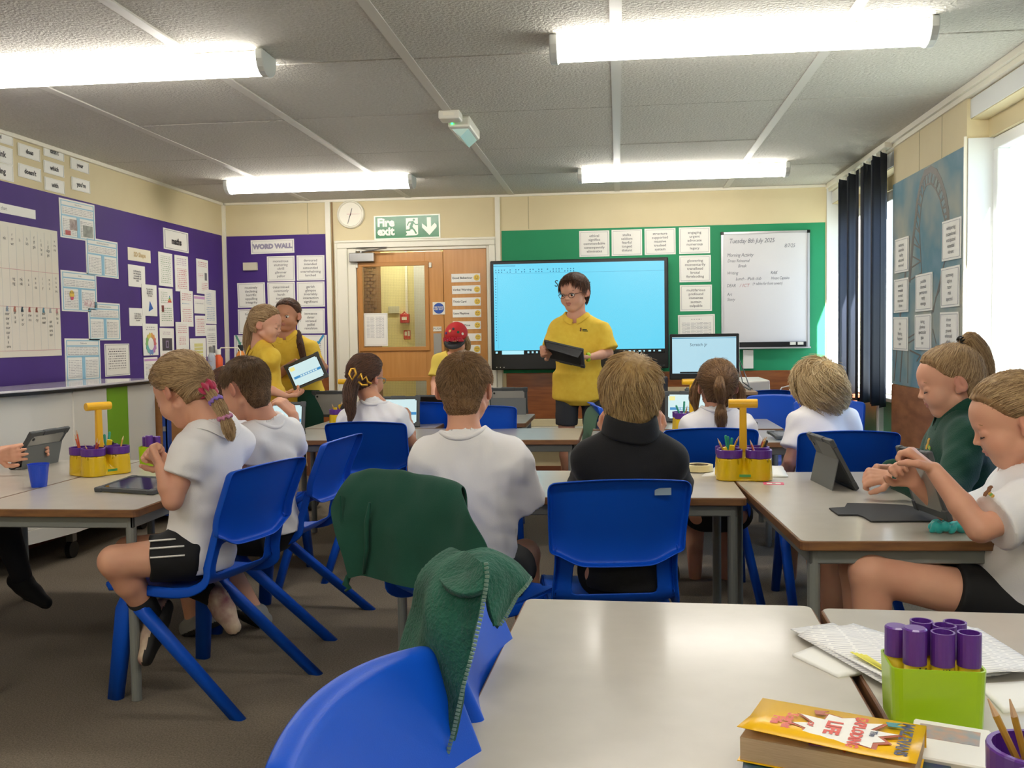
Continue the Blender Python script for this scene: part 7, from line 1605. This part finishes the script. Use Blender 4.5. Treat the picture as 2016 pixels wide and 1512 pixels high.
def caddy(x, y, ang, where, pens, z0=TH, sn='', handle=True):
    t = empty('desk_caddy', (x, y, z0), ang, 'yellow and purple desk caddy ' + where, 'caddy', 'desk caddies')
    cs = [(-.052, -.045), (.052, -.045), (-.052, .045), (.052, .045)]
    vs, Q = None, None
    S = Sdf((-.13, -.125, -.01), (.13, .125, .115), .0045)
    for cx_, cy_ in cs: S.cone((cx_, cy_, .0), (cx_, cy_, .084), .049, .045, .006)
    S.cone((0, 0, 0), (0, 0, .10), .105, .012, .012, rnd=.003, fl=(V(0, 1, 0), .85))
    for cx_, cy_ in cs: S.cone((cx_, cy_, .012), (cx_, cy_, .12), .040, .040, 0, 's')
    S.plane((0, 0, 0), (0, 0, -1), 0)
    vs, Q = S.mesh(1); np_mesh('base', vs, Q, [m_yel], t)
    for cx_, cy_ in cs: MB().lathe([(.041, .03), (.041, .112), (.046, .112), (.047, .110), (.0465, .084), (.046, .083)], c=(cx_, cy_, 0), n=28).build('cup_rim', m_pur, t, smooth=False)
    if handle: MB().add([(-.014, -.010, .08), (.014, -.010, .08), (.014, .010, .08), (-.014, .010, .08), (-.012, -.009, .27), (.012, -.009, .27), (.012, .009, .27), (-.012, .009, .27)], [(3, 2, 1, 0), (4, 5, 6, 7), (0, 1, 5, 4), (1, 2, 6, 5), (2, 3, 7, 6), (3, 0, 4, 7)]).build('handle_stem', m_yh, t, bevel=.003)
    if handle: MB().lathe([(0, -.052), (.0155, -.052), (.0165, -.048), (.0165, .048), (.0155, .052), (0, .052)], n=20).xform(Ry(math.pi / 2), (0, 0, .275)).build('handle_grip', m_yh, t, smooth=False)
    MB().box((0, -.0945, .022), (.04, .002, .009)).xform(Rx(0), (0, 0, 0)).build('badge', mat('green_badge', '4E9A4A', .5), t)
    Rm = Rz(ang); o = V(x, y, z0)
    cnt = {}
    for (k, ci, tx, ty, L) in pens:
        cx_, cy_ = cs[ci]; b_ = o + Rm @ V(cx_ - tx * .022, cy_ - ty * .022, .014); tp_ = b_ + Rm @ (norm(V(tx * .5, ty * .5, 1.)) * L); nm, cat = PN[k]
        pos = ('front left', 'front right', 'rear left', 'rear right')[ci]; ln = ('far left', 'left', 'upright', 'right', 'far right')[int(np.searchsorted([-.65, -.15, .15, .65], tx))]
        key = (nm, ci, ln); cnt[key] = cnt.get(key, 0) + 1; ex = ', behind its twin' if cnt[key] > 1 else ''
        pen(k, b_, tp_, '%s %s in %s cup of %s%s' % (nm, ln if ln == 'upright' else 'leaning ' + ln, pos, sn, ex), 'pens in the %s cup of %s' % (pos, sn))
    return t
caddy(.452, 3.60, A(-3), 'between the boy in black and right table', [('p', 0, -.9, .2, .15), ('g', 0, -.25, .1, .15), ('g', 0, -.1, .2, .145), ('g', 0, .2, .1, .14), ('y', 0, -.5, .2, .11), ('y', 0, .3, .0, .115), ('b', 0, .9, .1, .105), ('o', 1, -.7, .1, .14), ('p', 2, .9, .3, .15), ('r', 3, .7, .1, .14), ('p', 3, .8, -.1, .145), ('b', 3, .9, .3, .135)], sn='the middle caddy')
caddy(-2.10, 3.69, A(58), 'on the left tables', [('r', 0, -1., -.1, .13), ('r', 0, .5, .1, .14), ('r', 0, .9, .3, .14), ('o', 2, -.3, 0, .17), ('o', 2, -.5, 0, .155), ('p', 1, .9, .5, .15), ('y', 3, -.7, 0, .12), ('g', 3, .0, .2, .14), ('y', 3, .5, .0, .12), ('b', 3, .9, .3, .12), ('g', 3, .7, .6, .16)], sn='the left caddy')
caddy(-1.63, 5.66, A(0), 'left of the gold clip girl', [('p', 0, -.8, .2, .14), ('y', 0, -.4, .1, .11), ('p', 0, .6, .1, .15), ('p', 0, .8, .1, .155), ('b', 0, 1., .2, .15), ('y', 2, -.2, 0, .12), ('o', 1, .3, 0, .13)], sn='the far caddy')
q = J(1362, 800, 5.25); caddy(q[0], 5.25, A(4), 'behind the half ponytail girl', [('g', 0, -.8, 0, .15), ('g', 0, .1, 0, .16), ('p', 0, .5, .2, .14), ('r', 1, .6, 0, .13)], sn='the hidden caddy')
caddy(.462, .955, A(-8), 'cut by the bottom right corner', [('p', 2, -.9, .2, .155), ('p', 2, -.5, .0, .15), ('m', 2, .5, .1, .12), ('g', 3, -.6, .8, .17), ('y', 3, .4, .2, .125), ('y', 3, -.1, -.4, .11), ('g', 3, -.9, .2, .13)], sn='the corner caddy', handle=False)
# ---------------------------------------------------------------- glue stick boxes
m_limep = mat('lime_plastic', 'A6CF12', .3, coat=.2, sss=.0); m_gly = mat('yellow_glue_label', 'E0C21C', .35)
def gluebox(x, y, ang, w, l, h, label, sticks, capz=.125, r=.0155, grp=None):
    t = empty('glue_box', (x, y, TH), ang, label, 'box'); o = rrect(-w / 2, -l / 2, w / 2, l / 2, .014, 4); i = rrect(-w / 2 + .003, -l / 2 + .003, w / 2 - .003, l / 2 - .003, .011, 4); n = len(o)
    vs = [(a * .95, b * .95, 0) for a, b in o] + [(a, b, h) for a, b in o] + [(a, b, h) for a, b in i] + [(a * .95, b * .95, .004) for a, b in i]
    MB().add(vs, [tuple(range(n))[::-1]] + [(k + j * n, (k + 1) % n + j * n, (k + 1) % n + (j + 1) * n, k + (j + 1) * n) for j in range(3) for k in range(n)] + [tuple(3 * n + k for k in range(n))]).build('tray', m_limep, t, smooth=False)
    Rm = Rz(ang); first = None
    for k, (sx, sy, up_, lab) in enumerate(sticks):
        p = V(x, y, TH + .004) + Rm @ V(sx, sy, 0); g = empty('glue_stick', tuple(p), random.uniform(0, 3) if up_ < 2 else ang, lab, 'glue stick', grp)
        MB().lathe([(0, 0), (r - .0015, 0), (r - .0015, capz - .04)], n=20).build('tube', m_gly, g, smooth=True)
        if up_: MB().lathe([(r, capz - .045), (r, capz - .006 + .008 * (up_ == 2)), (r - .002, capz - .004 + .008 * (up_ == 2)), (0, capz - .004 + .008 * (up_ == 2))], n=22).build('cap', m_pur, g, smooth=False)
        else: MB().lathe([(r, capz - .045), (r, capz), (r - .0025, capz), (r - .0025, capz - .03), (0, capz - .03)], n=22).build('cap', m_pur, g, smooth=False)
        if up_ == 2: text('lettering', 'ypo', m_ink, g, .016, (0, -r - .0006, capz - .055), R_F @ Rz(math.pi), bold=.0004)
        elif w > .1 and sy < 0: text('lettering', 'GLUE', m_ink, g, .013, (0, -r - .0006, capz - .062), R_F @ Rz(math.pi / 2), bold=.0003).parent
    return t
gx, gy = .424, 1.358
gluebox(gx, gy, A(-4), .122, .088, .082, 'large lime box of purple capped glue sticks on the near right table', [(-.044, .012, 1, 'closed glue stick at the far left of the near lime box'), (-.027, -.022, 2, 'tall closed glue stick at the front left of the near lime box'), (.008, -.024, 0, 'open capped glue stick at front middle of the near lime box'), (.042, -.022, 0, 'open capped glue stick at front right of the near lime box'),
    (-.008, .026, 0, 'open capped glue stick at rear left of the near lime box'), (.018, .008, 0, 'open capped glue stick in the middle of the near lime box'), (.036, .026, 0, 'open capped glue stick at rear right of the near lime box')], grp='glue sticks in the near lime box')
gluebox(-2.005, 3.93, A(15), .085, .09, .085, 'small lime box of glue sticks beside the left caddy', [(-.02, .01, 1, 'left purple capped glue stick in the small lime box'), (.0, -.022, 2, 'front purple capped glue stick in the small lime box'), (.024, .012, 1, 'right purple capped glue stick in the small lime box')], grp='glue sticks in the small lime box')
# cup, tape, scrunchie, sharpener card
q = PZ(77, 958, TH); c_ = empty('cup', (q[0], q[1], TH), 0, 'translucent blue plastic cup on the left table', 'cup'); mc = mat('blue_cup_plastic', '1A4FE0', .25, trans=.15)
MB().lathe([(.0, .002), (.025, .002), (.027, 0), (.037, .082), (.0385, .083), (.0385, .086), (.036, .086), (.0335, .06), (.026, .006), (0, .006)], n=32).build('cup_body', mc, c_, smooth=False)
q = PZ(1376, 928, TH); tpz = empty('masking_tape', (q[0], q[1], TH + .003), 0, 'roll of cream masking tape left of the front caddy', 'tape')
MB().lathe([(.038, 0), (.054, 0), (.054, .024), (.038, .024), (.038, 0)], n=40).build('tape_roll', mat('cream_tape', 'E6D9A6', .5), tpz, smooth=False); MB().lathe([(.0355, .001), (.038, .001), (.038, .0235), (.0355, .0235), (.0355, .001)], n=32).build('cardboard_core', mat('printed_core', 'B9A27C', .6, var='4A4038', scale=60), tpz, smooth=False)
sroot = empty('scrunchie', tuple(PZ(1866, 1048, TH)), 0, 'turquoise fabric scrunchie crumpled on the right hand table', 'scrunchie'); S = Sdf((-.07, -.06, -.01), (.07, .06, .06), .0028)
rs_ = np.random.RandomState(3)
for k in range(13):
    a0 = k / 13 * 6.283; S.ell((.034 * math.cos(a0), .020 * math.sin(a0), .013 + .006 * (k % 2)), (.016, .009, .014), Rz(a0 + .6 * (k % 2)) @ Rx(.4 * rs_.randn()), .004)
S.cap((-.045, -.01, .006), (-.02, .0, .012), .006, .010, .006); S.cap((.04, .01, .010), (.052, -.01, .016), .010, .008, .006); S.plane((0, 0, 0), (0, 0, -1), 0)
vs, Q = S.mesh(1); np_mesh('gathered_band', vs, Q, [mat('turquoise_satin', '1FB0AE', .4, sheen=.3)], sroot)
q = PZ(1523, 952, TH); s = MB().bx((-.035, -.028, 0), (.035, .028, .001), mat('pink_card', 'DF4F78', .5)).bx((-.024, -.018, .0008), (.024, .006, .0016), m_wp).bx((-.006, -.012, .0015), (.006, -.002, .0022), m_ink2).build('sticker_card', None); s.location = tuple(q); s.rotation_euler = (0, 0, -.1); tag(s, 'small pink and white sticker card lying below the caddy', 'sticker')
def paper(pts, z, label, m=None, grp=None, lift=None, name='paper_sheet', th=.0012, rows=10):
    P_ = [PZ(px, py, TH) for px, py in pts]; n = 10; vs = []
    for j in range(n + 1):
        for i in range(n + 1):
            u, v = i / n, j / n; p = (P_[0] * (1 - u) + P_[1] * u) * (1 - v) + (P_[3] * (1 - u) + P_[2] * u) * v; w = (lift(u, v) if lift else 0); vs.append((p[0], p[1], TH + z + w))
    c = np.mean(np.array(vs), 0); vs = [tuple(np.array(v) - V(c[0], c[1], TH)) for v in vs]
    o = MB().add(vs, [(j * (n + 1) + i, (j + 1) * (n + 1) + i, (j + 1) * (n + 1) + i + 1, j * (n + 1) + i + 1) for j in range(n) for i in range(n)]).build(name, m or m_wp, None, smooth=True, solid=th); o.location = (c[0], c[1], TH); return tag(o, label, 'paper', grp)
paper([(1380, 938), (1415, 915), (1540, 918), (1552, 940)], .0005, 'crumpled white papers under the front caddy', lift=lambda u, v: .004 * abs(math.sin(u * 9 + v * 4)) * v)
paper([(1560, 1292), (1612, 1272), (1705, 1325), (1650, 1335)], .0008, 'folded white exercise book under the loose papers', th=.006)
ml_doc = mlines('typed_document', 'C2C2C6', .0085, 'F0EFEB', .05)
paper([(1556, 1246), (1640, 1234), (1860, 1350), (1740, 1358)], .007, 'loose typed sheet reaching furthest left on the near right table', ml_doc, 'loose sheets on the near right table', lift=lambda u, v: .012 * (1 - u) ** 2 * v)
paper([(1570, 1262), (1680, 1232), (1990, 1330), (1760, 1372)], .010, 'typed sheet with yellow highlighting under the lime box', ml_doc, 'loose sheets on the near right table', lift=lambda u, v: .006 * math.sin(u * 5))
paper([(1860, 1245), (1925, 1250), (2060, 1335), (1930, 1352)], .016, 'typed sheet behind the lime box at the right edge', ml_doc, 'loose sheets on the near right table', lift=lambda u, v: .004 * math.sin(u * 4 + 1))
paper([(1925, 1352), (2060, 1345), (2060, 1400), (1975, 1405)], .001, 'white notebook right of the lime box at the picture edge', th=.008)
s = MB()
for k in range(4):
    a = PZ(1676 + k * 9, 1310 + k * 2 - 4, TH); b = PZ(1738 + k * 5, 1345 + k * 1 - 2, TH)
    d = norm(b - a) ; nn = V(-d[1], d[0], 0) * .0022; s.prism([tuple((a + nn)[:2]), tuple((a - nn)[:2]), tuple((b - nn)[:2]), tuple((b + nn)[:2])], TH + .0185, TH + .0192)
s.build('highlighting', mat('yellow_highlight', 'E8E04A', .6), [o for o in bpy.data.objects if o.get('label') == 'typed sheet with yellow highlighting under the lime box'][0]); hl_ = bpy.data.objects['highlighting']; hl_.location = tuple(-np.array(hl_.parent.location))
# ---------------------------------------------------------------- paperbacks
bx, by, ba = .252, 1.172, math.atan2(-.075, .19)
def book(x, y, z, ang, w, l, h, cover, label, pages=mat('page_edges', 'C9AE8C', .8, var='BBA07E', scale=200, stretch=(.2, .2, 6)), tilt=0., curl=0.):
    t = empty('paperback_book', (x, y, z), ang, label, 'book'); MB().bx((-w / 2 + .003, -l / 2 + .002, .0015), (w / 2 - .002, l / 2 - .002, h - .0012)).build('pages', pages, t)
    n = 10; vs = [(-w / 2 + w * i / n, y_, h + curl * max(0, (n - i) / n - .3) * .02 * (1 if y_ < 0 else .3) + curl * .012 * (1 if y_ < 0 else 0)) for y_ in (-l / 2, 0, l / 2) for i in range(n + 1)]
    MB().add(vs, [(j * (n + 1) + i, j * (n + 1) + i + 1, (j + 1) * (n + 1) + i + 1, (j + 1) * (n + 1) + i) for j in range(2) for i in range(n)]).build('front_cover', cover, t, smooth=True, solid=.0009)
    MB().bx((-w / 2, -l / 2, 0), (w / 2, l / 2, .001)).build('back_cover', cover, t); MB().bx((-w / 2, l / 2 - .001, 0), (w / 2, l / 2, h)).build('spine', cover, t); return t
m_bkblue = mat('patterned_navy_cover', '2B2F66', .35, var='3E6E4A', scale=45, detail=2); m_bky = mat('yellow_book_cover', 'F2BC0E', .3)
b1 = book(.262, 1.145, TH, A(-10), .235, .165, .022, m_bkblue, 'navy and green paperback lying under the yellow one')
MB().bx((-.118, -.0835, .001), (.118, -.0826, .022)).build('green_edge_print', mat('green_cover_print', '6D9A2C', .4), b1)
for k, (x_, c_) in enumerate(((-.09, 'E0702A'), (-.05, '3D86C8'), (-.015, 'E3C52C'), (.03, 'D0C81E'), (.07, '7A2E6A'))): MB().prism([(x_ + .013 * math.cos(j), -.068 + .009 * math.sin(j)) for j in np.linspace(0, 6.28, 9)[:-1]], .0226, .0236).build('cover_shape', mat('print_' + c_, c_, .4), b1)
b2 = book(bx, by, TH + .0245, ba, .198, .128, .03, m_bky, 'yellow comic paperback on top, its title in red on a white burst', curl=.45)
zc = .0335; rt_ = Rz(-math.pi / 2)
def poly(name, pts, z, m): return MB().prism(pts, z, z + .0005).build(name, m, b2)
bst = []
for k in range(22):
    a = k / 22 * 6.283; r = (1. if k % 2 else .68) * (1 + .12 * math.sin(k * 2.3)); bst.append((.012 + .058 * r * math.cos(a), -.004 + .05 * r * math.sin(a)))
poly('dark_burst', [(x * 1.12, y * 1.1) for x, y in bst], zc, mat('rust_print', 'A8481E', .4)); poly('white_burst', bst, zc + .0006, m_wp)
m_redp = mat('red_title_print', 'D03A24', .4); zt2 = zc + .0018
text('lettering', 'The', mat('navy_title_print', '20305A', .4), b2, .011, (.046, 0, zt2), rt_, bold=.0003); text('lettering', 'EXPLODING', m_redp, b2, .0185, (.028, -.004, zt2), rt_, bold=.0009, sx=.92); text('lettering', 'LIFE', m_redp, b2, .024, (.000, -.002, zt2), rt_, bold=.0011); text('lettering', 'OF', m_redp, b2, .010, (-.026, -.002, zt2), rt_, bold=.0004)
text('lettering', 'Scarlett\nFife', m_redp, b2, .018, (-.058, -.006, zt2), rt_, bold=.0008, spl=.8); text('lettering', 'MAZ EVANS', MATS['navy_title_print'], b2, .019, (.080, 0, zt2 - .0004), rt_, bold=.0007, sx=.95)
for k, (x_, y_, c_) in enumerate(((.055, .045, '1E7F86'), (.05, -.05, '2E8F5E'), (-.02, -.05, '7A3A78'), (-.03, .046, 'A8481E'))): poly('cover_shape', [(x_, y_), (x_ + .018, y_ + .004), (x_ + .012, y_ - .004), (x_ + .026, y_ - .008), (x_ + .004, y_ - .012)][::-1], zc + .0003, mat('print_' + c_, c_, .4))
q = PZ(1866, 1462, TH); wc = MB().bx((-.045, -.06, 0), (.045, .06, .028), m_wp).build('card_box', None, bevel=.002); wc.location = (.40, 1.215, TH); wc.rotation_euler = (0, 0, ba); tag(wc, 'white card box with a small photo beside the yellow paperback', 'box')
MB().bx((-.036, -.0, .028), (.034, .044, .0288)).build('photo_print', mat('photo_blue_grey', '9AA3AC', .4, var='C9A08C', scale=60), wc)
# ---------------------------------------------------------------- garments over chairs
def patch(name, rows, m, parent=None, base=V(0, 0, 0), th=.005, sub=3, lump=0., ls=.1):
    G = [[(J(p[0], p[1], p[2]) if len(p) == 3 else np.array(p[1:])) - base for p in r] for r in rows]
    sh = lambda L: [L[0], [a * .9 + b * .1 for a, b in zip(L[0], L[1])]] + L[1:-1] + [[a * .1 + b * .9 for a, b in zip(L[-2], L[-1])], L[-1]]
    G = sh(G); G = [list(c) for c in zip(*sh([list(c) for c in zip(*G)]))]
    nr, nc = len(G), len(G[0]); vs = [tuple(p) for r in G for p in r]
    o = MB().add(vs, [(j * nc + i, (j + 1) * nc + i, (j + 1) * nc + i + 1, j * nc + i + 1) for j in range(nr - 1) for i in range(nc - 1)]).build(name, m, parent, smooth=True)
    q = o.modifiers.new('u', 'SUBSURF'); q.levels = q.render_levels = sub; q.boundary_smooth = 'PRESERVE_CORNERS'
    if lump:
        tx = bpy.data.textures.new(name, 'CLOUDS'); tx.noise_scale = ls; tx.noise_depth = 1
        d = o.modifiers.new('d', 'DISPLACE'); d.texture = tx; d.strength = lump; d.mid_level = .5; d.texture_coords = 'LOCAL'
    q = o.modifiers.new('s', 'SOLIDIFY'); q.thickness = th; q.offset = 0
    return o
m_sweat = mat('dark_green_sweatshirt', '0E4838', .9, bump=.4, bscale=500, sheen=.05); m_flc = mat('fluffy_green_fleece', '144C3B', 1., bump=2.5, bscale=160, sheen=.08, var='1E5E4A', scale=25)
m_zip = mat('zip_teeth', '7F9C8C', .4, metal=.5)
def dp(px, k=0.): return 2.745 + (px - 675) / 230 * (-.27) + k
base = V(-.62, 2.6, 0)
sw = empty('sweatshirt', tuple(base), 0, 'smooth dark green sweatshirt draped over the chair of the boy in white', 'sweatshirt')
rows = []
rid = [(690, 933), (722, 923), (760, 925), (800, 931), (840, 940), (878, 949), (904, 963)]
rows.append([tuple(['w'] + list(J(x - (x > 890) * 6, y, dp(x)) + V(.03, .05, -.10))) for x, y in rid])
rows.append([tuple(['w'] + list(J(x - (x > 890) * 4, y, dp(x)) + V(.015, .03, -.002))) for x, y in rid])
rows.append([tuple(['w'] + list(J(x, y, dp(x)) + V(0, 0, .008))) for x, y in rid])
def fold(x, r): return .024 * math.sin(x / 19. + r * .4) * (.15 + r / 4.)
for r, ln in enumerate(([(668, 968), (712, 966), (757, 972), (800, 980), (843, 988), (885, 992), (920, 1000)], [(644, 994), (702, 1005), (752, 1015), (798, 1028), (845, 1038), (893, 1035), (937, 1038)],
                        [(660, 1040), (703, 1045), (748, 1058), (795, 1070), (842, 1080), (900, 1075), (955, 1070)], [(676, 1090), (712, 1090), (746, 1104), (790, 1116), (838, 1125), (902, 1120), (968, 1105)], [(688, 1138), (716, 1130), (735, 1140), (785, 1152), (832, 1162), (895, 1160), (962, 1150)])):
    rows.append([(x, y, dp(x, -.055 - .01 * r + fold(x, r))) for x, y in ln])
patch('sweatshirt_body', rows, m_sweat, sw, base, lump=.022, ls=.13)
MB().tube([J(x, y, dp(x, -.085)) - base for x, y in ((670, 975), (672, 1020), (680, 1080), (686, 1136))], .003, 6).build('side_seam', m_sweat, sw)
MB().tube([J(x, y, dp(x, -.09)) - base for x, y in ((728, 990), (722, 1030), (722, 1080), (716, 1130))], [.004, .008, .007, .004], 8).build('sleeve_fold', m_sweat, sw, smooth=True)
MB().tube([J(x, y, dp(x, -.085)) - base for x, y in ((686, 1134), (680, 1150), (688, 1158), (680, 1163))], [.008, .010, .007, .004], 8).build('cuff', m_sweat, sw, smooth=True)
base = V(-.26, 1.5, 0)
fj = empty('fleece_jacket', tuple(base), 0, 'fluffy green zip fleece slung over the chair beside the near table', 'jacket')
rows = [[(836, 1128, 1.50), (864, 1100, 1.42), (898, 1086, 1.36), (932, 1092, 1.28), (957, 1115, 1.22)],
        [(812, 1166, 1.42), (842, 1142, 1.28), (882, 1146, 1.22), (922, 1158, 1.20), (954, 1156, 1.195)],
        [(798, 1212, 1.42), (830, 1196, 1.27), (870, 1202, 1.22), (912, 1210, 1.20), (945, 1212, 1.185)],
        [(786, 1262, 1.42), (812, 1258, 1.29), (850, 1250, 1.22), (893, 1268, 1.20), (930, 1278, 1.18)],
        [(772, 1312, 1.42), (800, 1320, 1.30), (838, 1310, 1.23), (880, 1338, 1.20), (910, 1352, 1.175)],
        [(766, 1400, 1.42), (796, 1400, 1.31), (826, 1400, 1.24), (862, 1416, 1.20), (892, 1436, 1.17)],
        [(768, 1500, 1.40), (796, 1500, 1.30), (822, 1500, 1.24), (850, 1505, 1.20), (872, 1520, 1.17)]]
patch('front_panel', rows, m_flc, fj, base, .007, lump=.03, ls=.09)
rows = [[(905, 1092, 1.44), (938, 1076, 1.44), (968, 1078, 1.46), (1004, 1094, 1.48), (1046, 1138, 1.46)],
        [(925, 1112, 1.36), (952, 1110, 1.36), (978, 1112, 1.38), (1008, 1124, 1.40), (1036, 1152, 1.42)],
        [(955, 1150, 1.33), (968, 1150, 1.34), (984, 1152, 1.36), (1002, 1160, 1.38), (1017, 1172, 1.40)],
        [(968, 1198, 1.33), (976, 1196, 1.34), (984, 1198, 1.35), (990, 1206, 1.36), (996, 1212, 1.37)],
        [(972, 1232, 1.33), (976, 1232, 1.33), (978, 1233, 1.34), (980, 1233, 1.35), (982, 1234, 1.35)]]
patch('far_panel', rows, m_flc, fj, base, .007, lump=.015, ls=.07)
rows = [[(858, 1118, 1.36), (866, 1150, 1.24), (892, 1170, 1.20), (925, 1176, 1.18), (955, 1162, 1.175)], [(874, 1108, 1.38), (882, 1134, 1.27), (902, 1152, 1.22), (928, 1152, 1.195), (957, 1134, 1.185)], [(888, 1096, 1.38), (898, 1118, 1.30), (914, 1132, 1.25), (934, 1130, 1.22), (955, 1108, 1.20)]]
patch('collar', rows, m_flc, fj, base, .009)
def zipper(pts, nm='zip'):
    mb = MB(); P_ = [J(*p) - base for p in pts]; L = []
    for a, b in zip(P_[:-1], P_[1:]):
        n = max(1, int(np.linalg.norm(b - a) / .0048))
        for k in range(n): L.append((a + (b - a) * k / n, norm(b - a)))
    for p, d in L: mb.box(p, (.0052, .003, .0026), None, frame_from(norm(np.cross(d, V(0, 1, 0))), V(0, -1, 0)))
    o = mb.build(nm, m_zip, fj); o['kind'] = 'stuff'
zipper([(957, 1110, 1.19), (959, 1135, 1.178), (956, 1160, 1.17), (947, 1212, 1.172), (932, 1278, 1.168), (912, 1352, 1.162), (894, 1436, 1.158), (874, 1510, 1.156)])
zipper([(1046, 1139, 1.45), (1036, 1154, 1.41), (1018, 1174, 1.39), (997, 1213, 1.36), (982, 1234, 1.34)])
base = J(1165, 830, 5.55); base[2] = 0
jk = empty('green_jacket', tuple(base), 0, 'faded green jacket hanging on the side-on chair beyond the boy in black', 'jacket'); m_jk = mat('faded_green_knit', '5B7D66', .9, bump=.5, bscale=300)
patch('jacket_body', [[(1188, 812, 5.78), (1193, 822, 5.75), (1198, 838, 5.72), (1196, 850, 5.7)], [(1168, 796, 5.72), (1178, 797, 5.68), (1186, 802, 5.62), (1190, 812, 5.55)], [(1152, 806, 5.70), (1158, 802, 5.62), (1168, 808, 5.54), (1176, 816, 5.50)], [(1149, 840, 5.70), (1155, 838, 5.60), (1163, 842, 5.53), (1172, 850, 5.50)], [(1147, 872, 5.70), (1153, 872, 5.60), (1160, 876, 5.53), (1168, 874, 5.50)]], m_jk, jk, base, .008)
base = V(*J(605, 800, 6.33)); base[2] = 0
wj = empty('waist_jumper', tuple(base), 0, 'bottle green jumper tied round the waist of the dark haired girl', 'jumper')
patch('hanging_jumper', [[(588, 768, 6.30), (602, 768, 6.28), (616, 768, 6.29), (628, 768, 6.33)], [(586, 790, 6.29), (602, 792, 6.25), (618, 790, 6.28), (632, 790, 6.33)], [(590, 815, 6.29), (604, 818, 6.25), (622, 815, 6.28), (636, 815, 6.33)], [(592, 840, 6.30), (606, 842, 6.27), (622, 840, 6.29), (637, 840, 6.33)]], mat('bottle_green_knit', '12402F', .9, bump=.4, bscale=300), wj, base, .012)
# ---------------------------------------------------------------- emblems and zips that lie on the clothes
def on_surface(root, px, py):
    o = [c for c in root.children if c.name.split('.')[0] in ('polo_shirt', 't_shirt', 'fleece_top')][0]; me = o.data; n = len(me.vertices)
    co = np.empty(n * 3, np.float32); me.vertices.foreach_get('co', co); co = co.reshape(-1, 3) + np.array(root.location)
    no = np.empty(n * 3, np.float32); me.vertex_normals.foreach_get('vector', no); no = no.reshape(-1, 3)
    d = norm(ray(px, py)); v = co - C0; t = v @ d; r = np.linalg.norm(v - t[:, None] * d, axis=1); k = np.where(r < .012)[0]
    if len(k) == 0: return None, None, o
    i = k[np.argmin(t[k])]; nn = no[i]
    if nn @ d > 0: nn = -nn
    return C0 + d * t[i], norm(nn), o
m_owl = mat('brown_embroidery', '7A4A22', .7); m_embt = mat('dark_green_embroidery', '1F3B24', .7); m_gold = mat('gold_embroidery', 'C79A3A', .6); m_lime2 = mat('lime_embroidery', '6FA83A', .6)
def emblem(root, px, py, s, cols, lines=0):
    p, n, o = on_surface(root, px, py)
    if p is None: return
    R = frame_from(norm(np.cross(V(0, 0, 1), n)), n); b = np.array(root.location)
    mb = MB(); bird = [(-.3, -.9), (.25, -.95), (.35, -.3), (.55, .1), (.4, .6), (.55, .8), (.3, 1.), (-.1, .95), (-.35, .6), (-.2, .1), (-.45, -.4)]
    mb.prism([(x * s, y * s) for x, y in bird], .0, .0022, cols[0])
    for k in range(3): mb.prism([(s * (.7 + .4 * k) + .3 * s * math.cos(j), -s * (.35 + .15 * k) + .3 * s * math.sin(j)) for j in np.linspace(0, 6.28, 7)[:-1]], 0, .002, cols[1 + k % 2]) if not lines else None
    for k in range(lines): mb.prism([(s * .9, -s * (.1 + k * .75)), (s * (3.2 + .5 * k), -s * (.25 + k * .75)), (s * (3.2 + .5 * k), s * (.1 - k * .75)), (s * .9, s * (.25 - k * .75))], 0, .002, cols[1])
    mb.xform(R, p - b + n * .002); mb.build('embroidered_emblem', None, root)
emblem(sb, 1143, 649, .013, (m_owl, m_embt, m_embt), 2)
emblem(g13, 1828, 874, .020, (m_gold, m_lime2, m_gold))
emblem(g14, 1946, 968, .016, (m_owl, m_gold, m_lime2))
emblem(y2, 586, 683, .010, (m_owl, m_embt, m_embt), 1)
P_ = []
for q in ((1826, 808), (1821, 820), (1816, 832), (1811, 844), (1806, 855)):
    p, n, o = on_surface(g13, *q)
    if p is not None and (not P_ or np.linalg.norm(p - P_[-1] - np.array(g13.location)) < .04): P_.append(p + n * .002 - np.array(g13.location))
if len(P_) > 1: MB().tube(P_, .0028, 6).build('zip', mat('silver_zip', '8F9A94', .35, metal=.7), g13)
# ---------------------------------------------------------------- lettering becomes plain meshes
bpy.context.view_layer.update()
dg = bpy.context.evaluated_depsgraph_get()
for o in [q for q in bpy.data.objects if q.type == 'FONT']:
    me = bpy.data.meshes.new_from_object(o.evaluated_get(dg)); n = o.name; par = o.parent; ml = o.matrix_local.copy()
    bpy.data.objects.remove(o)
    p = bpy.data.objects.new(n.split('.')[0], me); COL.objects.link(p); p.parent = par; p.matrix_local = ml
    if len(me.polygons) > 40 or True: p['kind'] = 'stuff' if len(p.data.vertices) > 4 else 'thing'
